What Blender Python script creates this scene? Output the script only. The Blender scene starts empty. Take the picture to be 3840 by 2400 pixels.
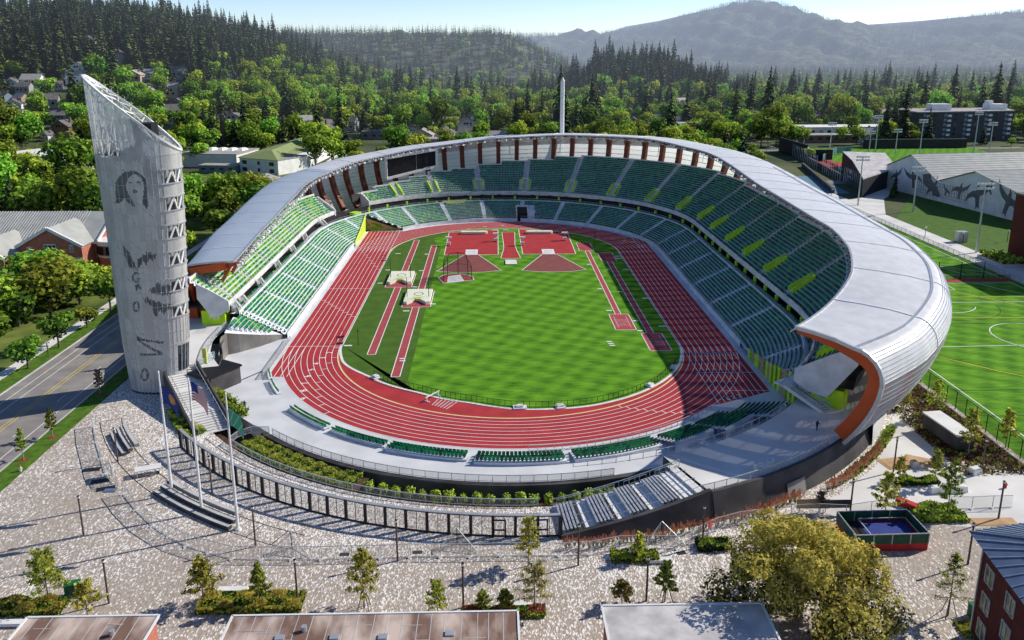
import bpy, math, random
from math import sin, cos, pi, radians, atan2, hypot, exp, sqrt
import numpy as np
from mathutils import Vector, Matrix
random.seed(7); RND = random.Random(11); NP = np.random.default_rng(5)
C = bpy.context.scene.collection
# ------------------------------------------------------------------ materials
def _n(nt, t, **k):
    n = nt.nodes.new(t)
    for a, b in k.items(): setattr(n, a, b)
    return n
def mat(name, col, rough=.8, var=.18, scale=1.0, metal=0, col2=None, detail=4, rnd=0, transl=0, alpha=1, haze=0, spec=.3, emit=0, stretch=None, lo=.35, hi=.65):
    m = bpy.data.materials.new(name); m.use_nodes = True; nt = m.node_tree; L = nt.links
    b = nt.nodes['Principled BSDF']; out = nt.nodes['Material Output']
    b.inputs['Roughness'].default_value = rough; b.inputs['Metallic'].default_value = metal
    b.inputs['Specular IOR Level'].default_value = spec
    geo = _n(nt, 'ShaderNodeNewGeometry')
    src = geo.outputs['Position']
    if stretch:
        mp = _n(nt, 'ShaderNodeMapping'); mp.inputs['Scale'].default_value = stretch[:3]
        if len(stretch) > 3: mp.inputs['Rotation'].default_value[2] = stretch[3]
        L.new(src, mp.inputs['Vector']); src = mp.outputs['Vector']
    nz = _n(nt, 'ShaderNodeTexNoise'); nz.inputs['Scale'].default_value = scale; nz.inputs['Detail'].default_value = detail
    L.new(src, nz.inputs['Vector'])
    cr = _n(nt, 'ShaderNodeValToRGB')
    c2 = col2 if col2 else tuple(c * (1 - var) for c in col); c1 = col if col2 else tuple(min(1, c * (1 + var)) for c in col)
    cr.color_ramp.elements[0].position = lo; cr.color_ramp.elements[1].position = hi
    cr.color_ramp.elements[0].color = (*c2, 1); cr.color_ramp.elements[1].color = (*c1, 1)
    L.new(nz.outputs['Fac'], cr.inputs['Fac']); colout = cr.outputs['Color']
    if rnd:
        oi = _n(nt, 'ShaderNodeObjectInfo'); hs = _n(nt, 'ShaderNodeHueSaturation')
        m1 = _n(nt, 'ShaderNodeMapRange'); m1.inputs[3].default_value = .5 - .045 * rnd; m1.inputs[4].default_value = .5 + .035 * rnd
        m2 = _n(nt, 'ShaderNodeMath', operation='MULTIPLY'); m2.inputs[1].default_value = 7.13
        m3 = _n(nt, 'ShaderNodeMath', operation='FRACT'); m4 = _n(nt, 'ShaderNodeMapRange'); m4.inputs[3].default_value = 1 - .4 * rnd; m4.inputs[4].default_value = 1 + .4 * rnd
        L.new(oi.outputs['Random'], m1.inputs[0]); L.new(oi.outputs['Random'], m2.inputs[0]); L.new(m2.outputs[0], m3.inputs[0]); L.new(m3.outputs[0], m4.inputs[0])
        L.new(m1.outputs[0], hs.inputs['Hue']); L.new(m4.outputs[0], hs.inputs['Value']); L.new(colout, hs.inputs['Color']); colout = hs.outputs['Color']
    L.new(colout, b.inputs['Base Color'])
    sh = b.outputs['BSDF']
    if transl:
        t = _n(nt, 'ShaderNodeBsdfTranslucent'); mx = _n(nt, 'ShaderNodeMixShader'); mx.inputs[0].default_value = transl
        L.new(colout, t.inputs['Color']); L.new(sh, mx.inputs[1]); L.new(t.outputs[0], mx.inputs[2]); sh = mx.outputs[0]
    if alpha < 1:
        t = _n(nt, 'ShaderNodeBsdfTransparent'); mx = _n(nt, 'ShaderNodeMixShader'); mx.inputs[0].default_value = alpha
        L.new(t.outputs[0], mx.inputs[1]); L.new(sh, mx.inputs[2]); sh = mx.outputs[0]
    if emit:
        b.inputs['Emission Color'].default_value = (*col, 1); b.inputs['Emission Strength'].default_value = emit
    if haze:   # aerial haze painted in as emission: grows with the distance south of the stadium (world position only)
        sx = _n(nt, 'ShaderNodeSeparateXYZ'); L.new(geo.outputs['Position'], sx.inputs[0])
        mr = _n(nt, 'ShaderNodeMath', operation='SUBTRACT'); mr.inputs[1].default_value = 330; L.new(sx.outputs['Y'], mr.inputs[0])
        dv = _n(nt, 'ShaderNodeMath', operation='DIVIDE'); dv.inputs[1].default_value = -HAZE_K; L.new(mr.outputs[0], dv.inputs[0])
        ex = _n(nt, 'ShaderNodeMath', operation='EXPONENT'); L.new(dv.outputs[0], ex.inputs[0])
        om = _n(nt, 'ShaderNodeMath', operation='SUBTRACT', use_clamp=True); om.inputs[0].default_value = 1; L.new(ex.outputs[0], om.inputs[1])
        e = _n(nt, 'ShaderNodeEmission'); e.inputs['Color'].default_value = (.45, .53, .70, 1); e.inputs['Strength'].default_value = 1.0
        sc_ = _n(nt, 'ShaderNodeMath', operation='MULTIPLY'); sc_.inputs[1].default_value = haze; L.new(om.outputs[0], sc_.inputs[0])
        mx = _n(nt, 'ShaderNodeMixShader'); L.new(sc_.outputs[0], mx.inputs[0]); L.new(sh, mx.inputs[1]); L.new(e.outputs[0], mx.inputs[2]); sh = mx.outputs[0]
    L.new(sh, out.inputs['Surface'])
    return m
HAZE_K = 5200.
M = {}
def dm(k, *a, **kw): M[k] = mat(k, *a, **kw)
dm('track', (.42, .035, .042), .9, .12, .35, detail=8)
dm('runway', (.40, .07, .075), .9, .1, .5, detail=8)
dm('landing', (.24, .075, .07), .95, .12, .5, detail=8)
dm('line_white', (.82, .82, .82), .8, .04)
dm('line_yellow', (.75, .55, .06), .8, .05)
dm('line_black', (.02, .02, .03), .8, .05)
dm('apron', (.64, .65, .68), .9, .10, .18, detail=8)
dm('slab', (.70, .69, .67), .9, .13, .12, detail=8)
dm('concrete', (.52, .52, .52), .9, .12, .3, detail=8)
dm('deck', (.74, .77, .82), .9, .12, .4)
dm('deck_dark', (.30, .36, .42), .9, .15, .4)
dm('white', (.78, .78, .77), .6, .06, .5)
dm('dirty_white', (.72, .72, .73), .6, .12, .5)
dm('dark', (.025, .026, .03), .6, .2, .5)
dm('dark_wall', (.075, .072, .075), .9, .35, .25, detail=8)
dm('wall_concrete', (.22, .21, .20), .9, .3, .22, detail=9)
dm('steel', (.55, .57, .6), .4, .08, metal=.5)
dm('rail', (.50, .55, .58), .5, .08, metal=.3)
dm('black', (.012, .012, .014), .5, .1)
dm('lime', (.52, .82, .02), .6, .1, .6)
dm('lime_dark', (.22, .36, .02), .6, .4, .25)
dm('pink_tan', (.45, .30, .22), .7, .1)
dm('rust', (.24, .07, .04), .6, .12, .4)
dm('orange_rib', (.55, .09, .02), .5, .12, .3)
dm('seat_a', (.006, .24, .09), .45, .1)
dm('seat_b', (.004, .09, .055), .45, .1)
dm('seat_c', (.05, .36, .08), .45, .1)
dm('seat_d', (.24, .50, .05), .45, .1)
dm('asphalt', (.27, .25, .235), .95, .18, .25, detail=9)
dm('grass', (.10, .20, .012), .95, scale=.7, col2=(.05, .115, .008), detail=9)
dm('turf_stand', (.075, .16, .012), .95, scale=.35, col2=(.05, .12, .008), detail=9)
dm('lawn_dry', (.20, .24, .05), .95, scale=.12, col2=(.045, .09, .015), detail=9)
dm('soil', (.085, .05, .03), .95, .4, .8, detail=8)
dm('mulch', (.22, .07, .03), .95, .3, 2)
dm('bark', (.13, .10, .08), .9, .3, 3)
dm('pale_bark', (.30, .26, .22), .9, .2, 3)
dm('brick', (.46, .17, .12), .9, .14, 1.2, detail=8)
dm('brick_dark', (.12, .025, .02), .9, .2, 1.5, detail=8)
dm('metal_roof', (.42, .43, .40), .5, .1, .3)
dm('glass', (.02, .03, .04), .08, .2, spec=.8)
dm('glass_lit', (.30, .34, .14), .25, scale=.8, col2=(.02, .03, .02), spec=.7)
dm('rail_glass', (.6, .75, .75), .1, .1, alpha=.22)
dm('net', (.10, .05, .05), .8, .2, alpha=.28)
dm('mesh', (.35, .35, .34), .8, .1, alpha=.33)
dm('fence_fabric', (.62, .62, .60), .8, .1, alpha=.22)
dm('navy', (.02, .045, .24), .7, .15)
dm('red', (.50, .03, .03), .6, .15)
dm('orange', (.6, .2, .05), .7, .2)
dm('teal', (.05, .38, .28), .6, .1)
dm('blue_car', (.03, .12, .42), .25, .1, spec=.6)
dm('gold', (.6, .28, .04), .6, .2)
dm('plywood', (.50, .32, .17), .8, .15, .5)
dm('green_box', (.01, .14, .055), .6, .15)
dm('container_green', (.025, .10, .06), .6, .2)
dm('tennis', (.12, .24, .30), .9, .08)
dm('mat_white', (.80, .82, .66), .7, .05)
dm('mat_lime', (.62, .66, .10), .7, .1)
dm('bronze', (.05, .045, .04), .5, .2)
dm('skin_tower', (.80, .80, .78), .45, .08, .35, metal=.1, transl=.35)
dm('skin_alt', (.68, .68, .67), .4, .10, .35, metal=.2, transl=.3)
dm('skin_mid', (.42, .43, .435), .5, .15, .5, metal=.25)
dm('skin_dark', (.13, .135, .14), .5, .25, .6, metal=.2)
dm('skin_open', (.78, .80, .81), .45, .1, .5, metal=.2, alpha=.55)
dm('roof_panel', (.84, .85, .87), .38, .07, .5, detail=8, spec=.5, transl=.05, alpha=.90)
dm('wall_panel', (.92, .93, .95), .4, .04, .15, spec=.4, transl=.75, alpha=.88)
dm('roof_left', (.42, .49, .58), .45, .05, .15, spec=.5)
dm('roof_seam', (.86, .87, .89), .4, .03)
dm('flat_roof_brown', (.62, .50, .43), .9, scale=.28, col2=(.20, .12, .09), detail=12, stretch=(1, .45, 1), lo=.42, hi=.60)
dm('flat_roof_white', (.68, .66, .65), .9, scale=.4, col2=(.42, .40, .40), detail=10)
dm('blue_roof', (.12, .17, .28), .5, .1)
# foliage
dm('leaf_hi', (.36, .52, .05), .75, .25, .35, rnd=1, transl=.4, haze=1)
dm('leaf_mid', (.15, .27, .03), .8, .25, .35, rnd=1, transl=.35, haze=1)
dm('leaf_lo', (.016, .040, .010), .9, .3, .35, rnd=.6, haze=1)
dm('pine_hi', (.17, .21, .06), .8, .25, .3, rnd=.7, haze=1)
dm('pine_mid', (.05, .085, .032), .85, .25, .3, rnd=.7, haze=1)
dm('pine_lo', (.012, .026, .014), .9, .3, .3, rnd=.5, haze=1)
dm('gold_hi', (.66, .56, .12), .75, .25, 1.2, transl=.4)
dm('gold_mid', (.36, .33, .06), .8, .25, 1.2, transl=.35)
dm('gold_lo', (.05, .06, .015), .9, .3, 1.2)
dm('young_hi', (.70, .66, .12), .75, .25, 2, rnd=.6, transl=.5)
dm('young_mid', (.36, .42, .06), .8, .25, 2, rnd=.6, transl=.45)
dm('young_dk', (.04, .07, .015), .9, .25, 2, rnd=.6)
dm('shrub_hi', (.32, .46, .04), .8, .3, 2, rnd=.5)
dm('shrub_lo', (.025, .06, .012), .9, .3, 2, rnd=.5)
dm('plume', (.62, .27, .17), .9, .3, 2, rnd=.5)
dm('plume_stem', (.16, .22, .03), .9, .3, 2)
dm('autumn', (.30, .10, .05), .85, .3, 1, rnd=.6)
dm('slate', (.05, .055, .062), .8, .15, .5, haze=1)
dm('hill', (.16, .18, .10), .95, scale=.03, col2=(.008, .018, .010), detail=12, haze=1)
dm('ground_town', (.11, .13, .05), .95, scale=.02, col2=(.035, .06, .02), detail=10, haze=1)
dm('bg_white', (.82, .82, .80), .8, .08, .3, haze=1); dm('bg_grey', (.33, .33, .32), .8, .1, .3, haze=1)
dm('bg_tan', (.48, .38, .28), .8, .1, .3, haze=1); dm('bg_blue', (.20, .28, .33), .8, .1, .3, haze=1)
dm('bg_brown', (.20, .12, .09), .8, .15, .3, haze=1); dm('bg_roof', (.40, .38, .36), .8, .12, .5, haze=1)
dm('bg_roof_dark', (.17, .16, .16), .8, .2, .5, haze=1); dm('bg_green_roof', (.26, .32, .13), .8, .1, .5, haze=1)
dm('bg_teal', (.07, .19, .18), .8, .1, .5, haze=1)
def pavers():
    m = bpy.data.materials.new('paving'); m.use_nodes = True; nt = m.node_tree; L = nt.links; b = nt.nodes['Principled BSDF']; b.inputs['Roughness'].default_value = .9
    g = _n(nt, 'ShaderNodeNewGeometry'); mp = _n(nt, 'ShaderNodeMapping'); mp.inputs['Scale'].default_value = (8, 3.4, 1); mp.inputs['Rotation'].default_value[2] = radians(-8)
    L.new(g.outputs['Position'], mp.inputs[0]); v = _n(nt, 'ShaderNodeTexVoronoi'); v.inputs['Scale'].default_value = 1.0; L.new(mp.outputs[0], v.inputs['Vector'])
    hs = _n(nt, 'ShaderNodeSeparateColor'); L.new(v.outputs['Color'], hs.inputs[0])
    n = _n(nt, 'ShaderNodeTexNoise'); n.inputs['Scale'].default_value = .055; n.inputs['Detail'].default_value = 7; L.new(g.outputs['Position'], n.inputs['Vector'])
    # pale pavers are sprinkled, densest near the fence and thinning outwards
    mr = _n(nt, 'ShaderNodeMapRange'); mr.inputs[1].default_value = .38; mr.inputs[2].default_value = .66; mr.inputs[3].default_value = .66; mr.inputs[4].default_value = .88; L.new(n.outputs['Fac'], mr.inputs[0])
    ds = _n(nt, 'ShaderNodeVectorMath', operation='DISTANCE'); L.new(g.outputs['Position'], ds.inputs[0]); ds.inputs[1].default_value = (0, -42.2, 0)
    mq = _n(nt, 'ShaderNodeMapRange'); mq.inputs[1].default_value = 68; mq.inputs[2].default_value = 90; mq.inputs[3].default_value = -.16; mq.inputs[4].default_value = .10; L.new(ds.outputs['Value'], mq.inputs[0])
    aq = _n(nt, 'ShaderNodeMath', operation='ADD'); L.new(mr.outputs[0], aq.inputs[0]); L.new(mq.outputs[0], aq.inputs[1])
    gt = _n(nt, 'ShaderNodeMath', operation='GREATER_THAN'); L.new(hs.outputs[0], gt.inputs[0]); L.new(aq.outputs[0], gt.inputs[1])
    cr = _n(nt, 'ShaderNodeValToRGB'); cr.color_ramp.elements[0].color = (.29, .24, .20, 1); cr.color_ramp.elements[1].color = (.52, .45, .385, 1); L.new(hs.outputs[1], cr.inputs[0])
    mx = _n(nt, 'ShaderNodeMix', data_type='RGBA'); L.new(gt.outputs[0], mx.inputs[0]); L.new(cr.outputs[0], mx.inputs[6]); mx.inputs[7].default_value = (.88, .86, .84, 1)
    L.new(mx.outputs[2], b.inputs['Base Color']); return m
M['paving'] = pavers()
def mown():
    m = bpy.data.materials.new('mown_grass'); m.use_nodes = True; nt = m.node_tree; L = nt.links; b = nt.nodes['Principled BSDF']; b.inputs['Roughness'].default_value = .95; b.inputs['Specular IOR Level'].default_value = .1
    g = _n(nt, 'ShaderNodeNewGeometry')
    def band(rot, sc):
        mp = _n(nt, 'ShaderNodeMapping'); mp.inputs['Rotation'].default_value[2] = rot; L.new(g.outputs['Position'], mp.inputs[0])
        nz = _n(nt, 'ShaderNodeTexNoise'); nz.inputs['Scale'].default_value = .25; nz.inputs['Detail'].default_value = 6; L.new(mp.outputs[0], nz.inputs[0])
        w = _n(nt, 'ShaderNodeTexWave'); w.inputs['Scale'].default_value = sc; w.inputs['Distortion'].default_value = 2.0; w.inputs['Detail'].default_value = 3; w.inputs['Detail Scale'].default_value = 2.2; L.new(mp.outputs[0], w.inputs[0]); return w.outputs['Fac']
    a = band(radians(30), .068); c = band(radians(-60), .068)
    mul = _n(nt, 'ShaderNodeMath', operation='ADD'); L.new(a, mul.inputs[0]); L.new(c, mul.inputs[1])
    n = _n(nt, 'ShaderNodeTexNoise'); n.inputs['Scale'].default_value = 1.0; n.inputs['Detail'].default_value = 10; n.inputs['Roughness'].default_value = .7
    mp2 = _n(nt, 'ShaderNodeMapping'); mp2.inputs['Rotation'].default_value[2] = radians(-20); mp2.inputs['Scale'].default_value = (.35, 1.6, 1); L.new(g.outputs['Position'], mp2.inputs[0]); L.new(mp2.outputs[0], n.inputs[0])
    ad = _n(nt, 'ShaderNodeMath', operation='MULTIPLY_ADD'); L.new(n.outputs['Fac'], ad.inputs[0]); ad.inputs[1].default_value = 1.15; sc5 = _n(nt, 'ShaderNodeMath', operation='MULTIPLY_ADD'); sc5.inputs[1].default_value = .17; sc5.inputs[2].default_value = -.02; L.new(mul.outputs[0], sc5.inputs[0]); L.new(sc5.outputs[0], ad.inputs[2])
    cr = _n(nt, 'ShaderNodeValToRGB'); e = cr.color_ramp.elements; e[0].position = .40; e[0].color = (.028, .125, .006, 1); e[1].position = 1.25; e[1].position = 1.0; e[1].color = (.17, .40, .025, 1)
    L.new(ad.outputs[0], cr.inputs[0]); L.new(cr.outputs[0], b.inputs['Base Color']); return m
M['mown'] = mown()
# ------------------------------------------------------------------ mesh builder
class MB:
    def __init__(s): s.v = []; s.f = []; s.m = []
    def quad(s, a, b, c, d, m=0):
        i = len(s.v); s.v += [tuple(a), tuple(b), tuple(c), tuple(d)]; s.f.append((i, i+1, i+2, i+3)); s.m.append(m)
    def poly(s, pts, m=0):
        i = len(s.v); s.v += [tuple(p) for p in pts]; s.f.append(tuple(range(i, i+len(pts)))); s.m.append(m)
    def box(s, x, y, z, sx, sy, sz, rz=0, m=0, top=None):   # x,y centre, z bottom
        i = len(s.v); c, n = cos(rz), sin(rz)
        for k, (zz, q) in enumerate(((z, 1), (z+sz, 1 if top is None else top))):
            for a, b in ((-1, -1), (1, -1), (1, 1), (-1, 1)):
                dx, dy = a*sx/2*q, b*sy/2*q; s.v.append((x+dx*c-dy*n, y+dx*n+dy*c, zz))
        for f in ((0, 3, 2, 1), (4, 5, 6, 7), (0, 1, 5, 4), (1, 2, 6, 5), (2, 3, 7, 6), (3, 0, 4, 7)): s.f.append(tuple(i+k for k in f)); s.m.append(m)
    def bar(s, p, q, w, h=None, m=0):                        # rectangular bar between two points
        p, q = Vector(p), Vector(q); h = h or w; d = (q-p)
        if d.length < 1e-6: return
        d.normalize(); u = d.cross(Vector((0, 0, 1)))
        if u.length < 1e-3: u = Vector((1, 0, 0))
        u.normalize(); t = u.cross(d); i = len(s.v)
        for o in (p, q):
            for a, b in ((-1, -1), (1, -1), (1, 1), (-1, 1)): s.v.append(tuple(o+u*a*w/2+t*b*h/2))
        for f in ((0, 3, 2, 1), (4, 5, 6, 7), (0, 1, 5, 4), (1, 2, 6, 5), (2, 3, 7, 6), (3, 0, 4, 7)): s.f.append(tuple(i+k for k in f)); s.m.append(m)
    def cone(s, p, q, r0, r1, n=8, m=0):
        p, q = Vector(p), Vector(q); d = (q-p).normalized(); u = d.cross(Vector((0, 0, 1)))
        if u.length < 1e-3: u = Vector((1, 0, 0))
        u.normalize(); t = u.cross(d); i = len(s.v)
        for o, r in ((p, r0), (q, r1)):
            for k in range(n): a = 2*pi*k/n; s.v.append(tuple(o+u*r*cos(a)+t*r*sin(a)))
        for k in range(n): s.f.append((i+k, i+(k+1) % n, i+n+(k+1) % n, i+n+k)); s.m.append(m)
        s.f.append(tuple(i+n+k for k in range(n))); s.m.append(m); s.f.append(tuple(i+k for k in reversed(range(n)))); s.m.append(m)
    def prism(s, pts, z0, z1, m=0, mtop=None):
        n = len(pts); i = len(s.v); s.v += [(x, y, z0) for x, y in pts]+[(x, y, z1) for x, y in pts]
        for k in range(n): s.f.append((i+k, i+(k+1) % n, i+n+(k+1) % n, i+n+k)); s.m.append(m)
        s.f.append(tuple(i+n+k for k in range(n))); s.m.append(m if mtop is None else mtop); s.f.append(tuple(i+k for k in reversed(range(n)))); s.m.append(m)
    def grid(s, rows, m=0, closed=False):                    # rows of points
        i = len(s.v); w = len(rows[0])
        for r in rows: s.v += [tuple(p) for p in r]
        for a in range(len(rows)-1):
            for b in range(w-1 if not closed else w):
                b2 = (b+1) % w; s.f.append((i+a*w+b, i+a*w+b2, i+(a+1)*w+b2, i+(a+1)*w+b)); s.m.append(m if not callable(m) else m(a, b))
    def add(s, o, mtx=None, moff=0):
        i = len(s.v); s.v += [tuple(mtx @ Vector(p)) for p in o.v] if mtx else o.v
        s.f += [tuple(k+i for k in f) for f in o.f]; s.m += [k+moff for k in o.m]
    def mesh(s, name, mats, smooth=False):
        me = bpy.data.meshes.new(name); me.from_pydata(s.v, [], s.f)
        for k in (mats if isinstance(mats, (list, tuple)) else [mats]): me.materials.append(M[k])
        me.polygons.foreach_set('material_index', s.m)
        if smooth: me.polygons.foreach_set('use_smooth', [True]*len(s.f))
        me.update(); return me
    def build(s, name, mats, parent=None, smooth=False, **kw):
        o = bpy.data.objects.new(name, s.mesh(name, mats, smooth)); C.objects.link(o)
        if parent is not None: o.parent = parent
        tag(o, **kw); return o
def tag(o, label=None, cat=None, group=None, kind=None):
    if label: o['label'] = label
    if cat: o['category'] = cat
    if group: o['group'] = group
    if kind: o['kind'] = kind
    return o
def thing(name, label, cat, loc=(0, 0, 0), rz=0, group=None, sc=1):
    o = bpy.data.objects.new(name, None); C.objects.link(o); o.location = loc; o.rotation_euler = (0, 0, rz); o.scale = (sc, sc, sc) if not isinstance(sc, tuple) else sc
    o.empty_display_size = .2
    return tag(o, label, cat, group)
def dup(root, name=None, loc=None, rz=0, label=None, group=None, sc=1):
    r = root.copy(); C.objects.link(r); r.location = loc; r.rotation_euler = (0, 0, rz); r.scale = (sc, sc, sc) if not isinstance(sc, tuple) else sc
    if label: r['label'] = label
    if group: r['group'] = group
    for ch in list(root.children):
        c = ch.copy(); C.objects.link(c); c.parent = r
        for g in list(ch.children):
            d = g.copy(); C.objects.link(d); d.parent = c
    return r
def text(txt, size, loc, rz, m, parent, name='lettering', rx=0, ext=.0, label=None):
    cu = bpy.data.curves.new(name, 'FONT'); cu.body = txt; cu.size = size; cu.extrude = ext; cu.align_x = 'CENTER'; cu.align_y = 'CENTER'; cu.materials.append(M[m]); cu.resolution_u = 3
    cu.offset = size*.02
    o = bpy.data.objects.new(name, cu); C.objects.link(o); me = bpy.data.meshes.new_from_object(o); bpy.data.objects.remove(o)
    if not me.materials: me.materials.append(M[m])
    o = bpy.data.objects.new(name, me); C.objects.link(o); o.location = loc; o.rotation_euler = (rx, 0, rz)
    if parent is not None: o.parent = parent
    if label: o['label'] = label
    return o
# ------------------------------------------------------------------ stadium curve: s along the oval, D away from its axis
SA = 84.4; HB = 42.2; RR = 55.; SB = pi*RR
def P(s, D, z=0):
    if s < 0: a = s/RR; return (D*cos(a), -HB+D*sin(a), z)
    if s <= SA: return (D, -HB+s, z)
    if s <= SA+SB: a = (s-SA)/RR; return (D*cos(a), HB+D*sin(a), z)
    if s <= 2*SA+SB: return (-D, HB-(s-SA-SB), z)
    a = pi+(s-2*SA-SB)/RR; return (D*cos(a), -HB+D*sin(a), z)
LOOP = 2*SA+2*SB
def nb(deg): return radians(deg)*RR           # s of an angle in the near bend (deg<0, from +x)
def fb(deg): return SA+radians(deg)*RR
def ls(y): return SA+SB+(HB-y)
def srange(a, b, step=2.2):
    ks = [a]; cuts = [c for c in (0, SA, SA+SB, 2*SA+SB) if a < c < b]+[b]
    for c in cuts:
        n = max(1, int(math.ceil((c-ks[-1])/step))); st = ks[-1]
        ks += [st+(c-st)*i/n for i in range(1, n+1)]
    return ks
def ring(mb, a, b, prof, m=0, step=2.2):      # prof: [(D,z)..] or function of s
    mb.grid([[P(s, D, z) for D, z in (prof(s) if callable(prof) else prof)] for s in srange(a, b, step)], m)
def interp(tab, s):
    if s <= tab[0][0]: return tab[0][1:]
    for p, q in zip(tab, tab[1:]):
        if s <= q[0]:
            t = (s-p[0])/(q[0]-p[0]); t2 = t*t*(3-2*t)*.35+t*.65
            return tuple(u+(w-u)*t2 for u, w in zip(p[1:], q[1:]))
    return tab[-1][1:]
def SS(t): t = max(0., min(1., t)); return t*t*(3-2*t)
RIDGE = [(-3000, 120), (235, 165), (631, 168), (1025, 232), (1286, 308), (1430, 345), (1573, 378), (1700, 350), (1817, 296), (2091, 215), (2360, 205), (2627, 225), (2890, 271), (3338, 317), (6000, 300)]
def hz(x, y):
    a = 92*SS((y-240)/540.)*SS((-x-40)/430.)
    b = 100*SS((y-1000)/700.)*SS((270-x)/270.)
    k = 36*exp(-((x-195)/85.)**4-((y-930)/170.)**2)
    r = 0
    if y > 2600:
        for (p, q), (u, w) in zip(RIDGE, RIDGE[1:]):
            if p <= x <= u:
                r = (q+(w-q)*(x-p)/(u-p))*SS((y-2900)/2000.)*(1+.05*sin(x*.011+y*.004)*(1-SS((y-2900)/2000.))); break
    return max(a, b, r)+k
# ------------------------------------------------------------------ terrain, one sheet
def axis_d(x, y): return hypot(x, max(0, abs(y)-HB))
def terrain():
    xs = sorted(set([-9000, -6500, -5000, -4000, -3300, -2700, -2200, -1800, -1500, -1250]+[-1100+i*27 for i in range(26)]+[-400+i*9 for i in range(90)]+[410+i*27 for i in range(60)]+[2030+i*45 for i in range(45)]+[4200, 4800, 5600, 7000, 9500]))
    ys = sorted(set([-900, -500, -300]+[-220+i*9 for i in range(70)]+[410+i*26 for i in range(100)]+[3000+i*60 for i in range(40)]+[5500, 6200, 7500, 9500]))
    mb = MB(); rows = []
    for y in ys:
        r = []
        for x in xs:
            z = hz(x, y)-.15
            if y > 2600: z += (z > 8)*min(1, z/80.)*(30*sin(x*.010+1.2*sin(y*.004))*sin(y*.0035+x*.002)+16*sin(x*.027+y*.011)+9*sin(x*.05-y*.02))*(1 if y < 4700 else .25)
            if axis_d(x, y) < 74: z = -3.2
            r.append((x, y, z))
        rows.append(r)
    mb.grid(rows, lambda a, b: 1 if (ys[a] > 640 or (xs[b] < -230 and ys[a] > 480)) else 0)
    mb.build('terrain', ['ground_town', 'hill'], smooth=True, kind='structure')
terrain()
def sheet(name, pts, z, m, kind='structure', z0=None, **kw):
    mb = MB()
    if z0 is None: mb.poly([(x, y, z) for x, y in pts])
    else: mb.prism(pts, z0, z)
    return mb.build(name, m, kind=kind, **kw)
# road, kerbs, verges, footpaths west... all run straight along x = const
sheet('road', [(-94.4, -200), (-78.1, -200), (-78.1, 420), (-94.4, 420)], -.06, 'asphalt')
mb = MB()
for x in (-86.6, -85.9): mb.box(x, 100, -.055, .13, 640, .006)
mb.build('yellow_centre_line', 'line_yellow', kind='structure')
mb = MB()
for x in (-92.2, -90.2, -80.3): mb.box(x, 100, -.055, .13, 640, .006)
for y in range(-180, 400, 14): mb.box(-82.6, y, -.055, .13, 3, .006)
mb.build('white_lane_line', 'line_white', kind='structure')
mb = MB()
for x in (-94.55, -77.95): mb.box(x, 100, -.3, .32, 640, .37)
mb.build('kerb', 'concrete', kind='structure')
mb = MB(); mb.box(-96.6, 100, -.3, 3.8, 640, .33); mb.build('verge_lawn', 'grass', kind='structure')
mb = MB(); mb.box(-99.7, 100, -.3, 2.4, 640, .36); mb.build('footpath', 'slab', kind='structure')
mb = MB(); mb.box(-127, 20, -.3, 52, 480, .31); mb.build('campus_lawn', 'lawn_dry', kind='structure')
mb = MB(); mb.prism([(-77.8, -200), (-74.5, -200), (-74.4, -57), (-74.4, 380), (-77.8, 380)], -.3, .03); mb.build('verge', 'grass', kind='structure')
mb = MB(); mb.prism([(-74.6, -40), (-74.6, 360), (-62, 360), (-62, 140), (-79+3, 60), (-74, -40)], -.3, .02); mb.build('side_lawn', 'lawn_dry', kind='structure')
# cross street and car park beyond the stadium
for nm, pts, m in (('cross_street', [(-78, 150), (400, 205), (400, 216), (-78, 161)], 'asphalt'), ('car_park', [(-78, 163), (-40, 166), (-30, 250), (-78, 250)], 'asphalt'),
                   ('yard', [(-110, 190), (-97, 190), (-97, 250), (-135, 250)], 'soil'), ('south_street', [(-400, 330), (-96, 300), (420, 330), (420, 338), (-96, 309), (-400, 339)], 'asphalt'),
                   ('gravel_lot', [(-14, 300), (14, 300), (14, 350), (-14, 350)], 'slab')):
    sheet(nm, pts, -.04, m)
# ------------------------------------------------------------------ plaza
inner = [P(nb(d), 64.7)[:2] for d in range(-26, -152, -2)]
mb = MB(); mb.poly([(x, y, 0) for x, y in inner]+[(-52, -80, 0), (-46, -76, 0), (-44.5, -70, 0), (-52, -56, 0), (-60, -40, 0), (-74.4, -40, 0), (-74.4, -200, 0), (110, -200, 0), (110, -99, 0), (79, -97, 0), (79, -62, 0)])
mb.grid([[(x, y, -3) for x, y in inner], [(x, y, 0) for x, y in inner]])
mb.build('plaza', 'paving', kind='structure')
# pale band of smooth slabs, thin joint lines in the paving
mb = MB()
for D in (79.5, 76.2):
    for a in srange(nb(-170), nb(-110), 3): pass
    ks = srange(nb(-153), nb(-112), 2)
    mb.grid([[P(s, D, .012) for s in ks], [P(s, D+.13, .012) for s in ks]])
for d in range(-153, -112, 3): mb.grid([[P(nb(d), 76.2, .012), P(nb(d), 79.5, .012)], [P(nb(d)+.1, 76.2, .012), P(nb(d)+.1, 79.5, .012)]])
ks = srange(nb(-140), nb(-88), 2); mb.grid([[P(s, 66.3, .012) for s in ks], [P(s, 66.42, .012) for s in ks]])
mb.build('paving_joints', 'line_black', kind='structure')
sheet('concrete_walk', [(38, -107.5), (45, -105), (54, -97), (60.5, -88), (66, -78), (72, -66), (76, -66), (70.5, -80), (67, -90), (76, -97), (74, -112), (60, -113.5), (53, -112.3), (43, -110.6)], .012, 'slab')
sheet('sunk_bed_floor', [P(nb(d), 58)[:2] for d in range(-60, -152, -3)]+[P(nb(d), 64.7)[:2] for d in range(-150, -58, 3)], -2.4, 'soil')
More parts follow.
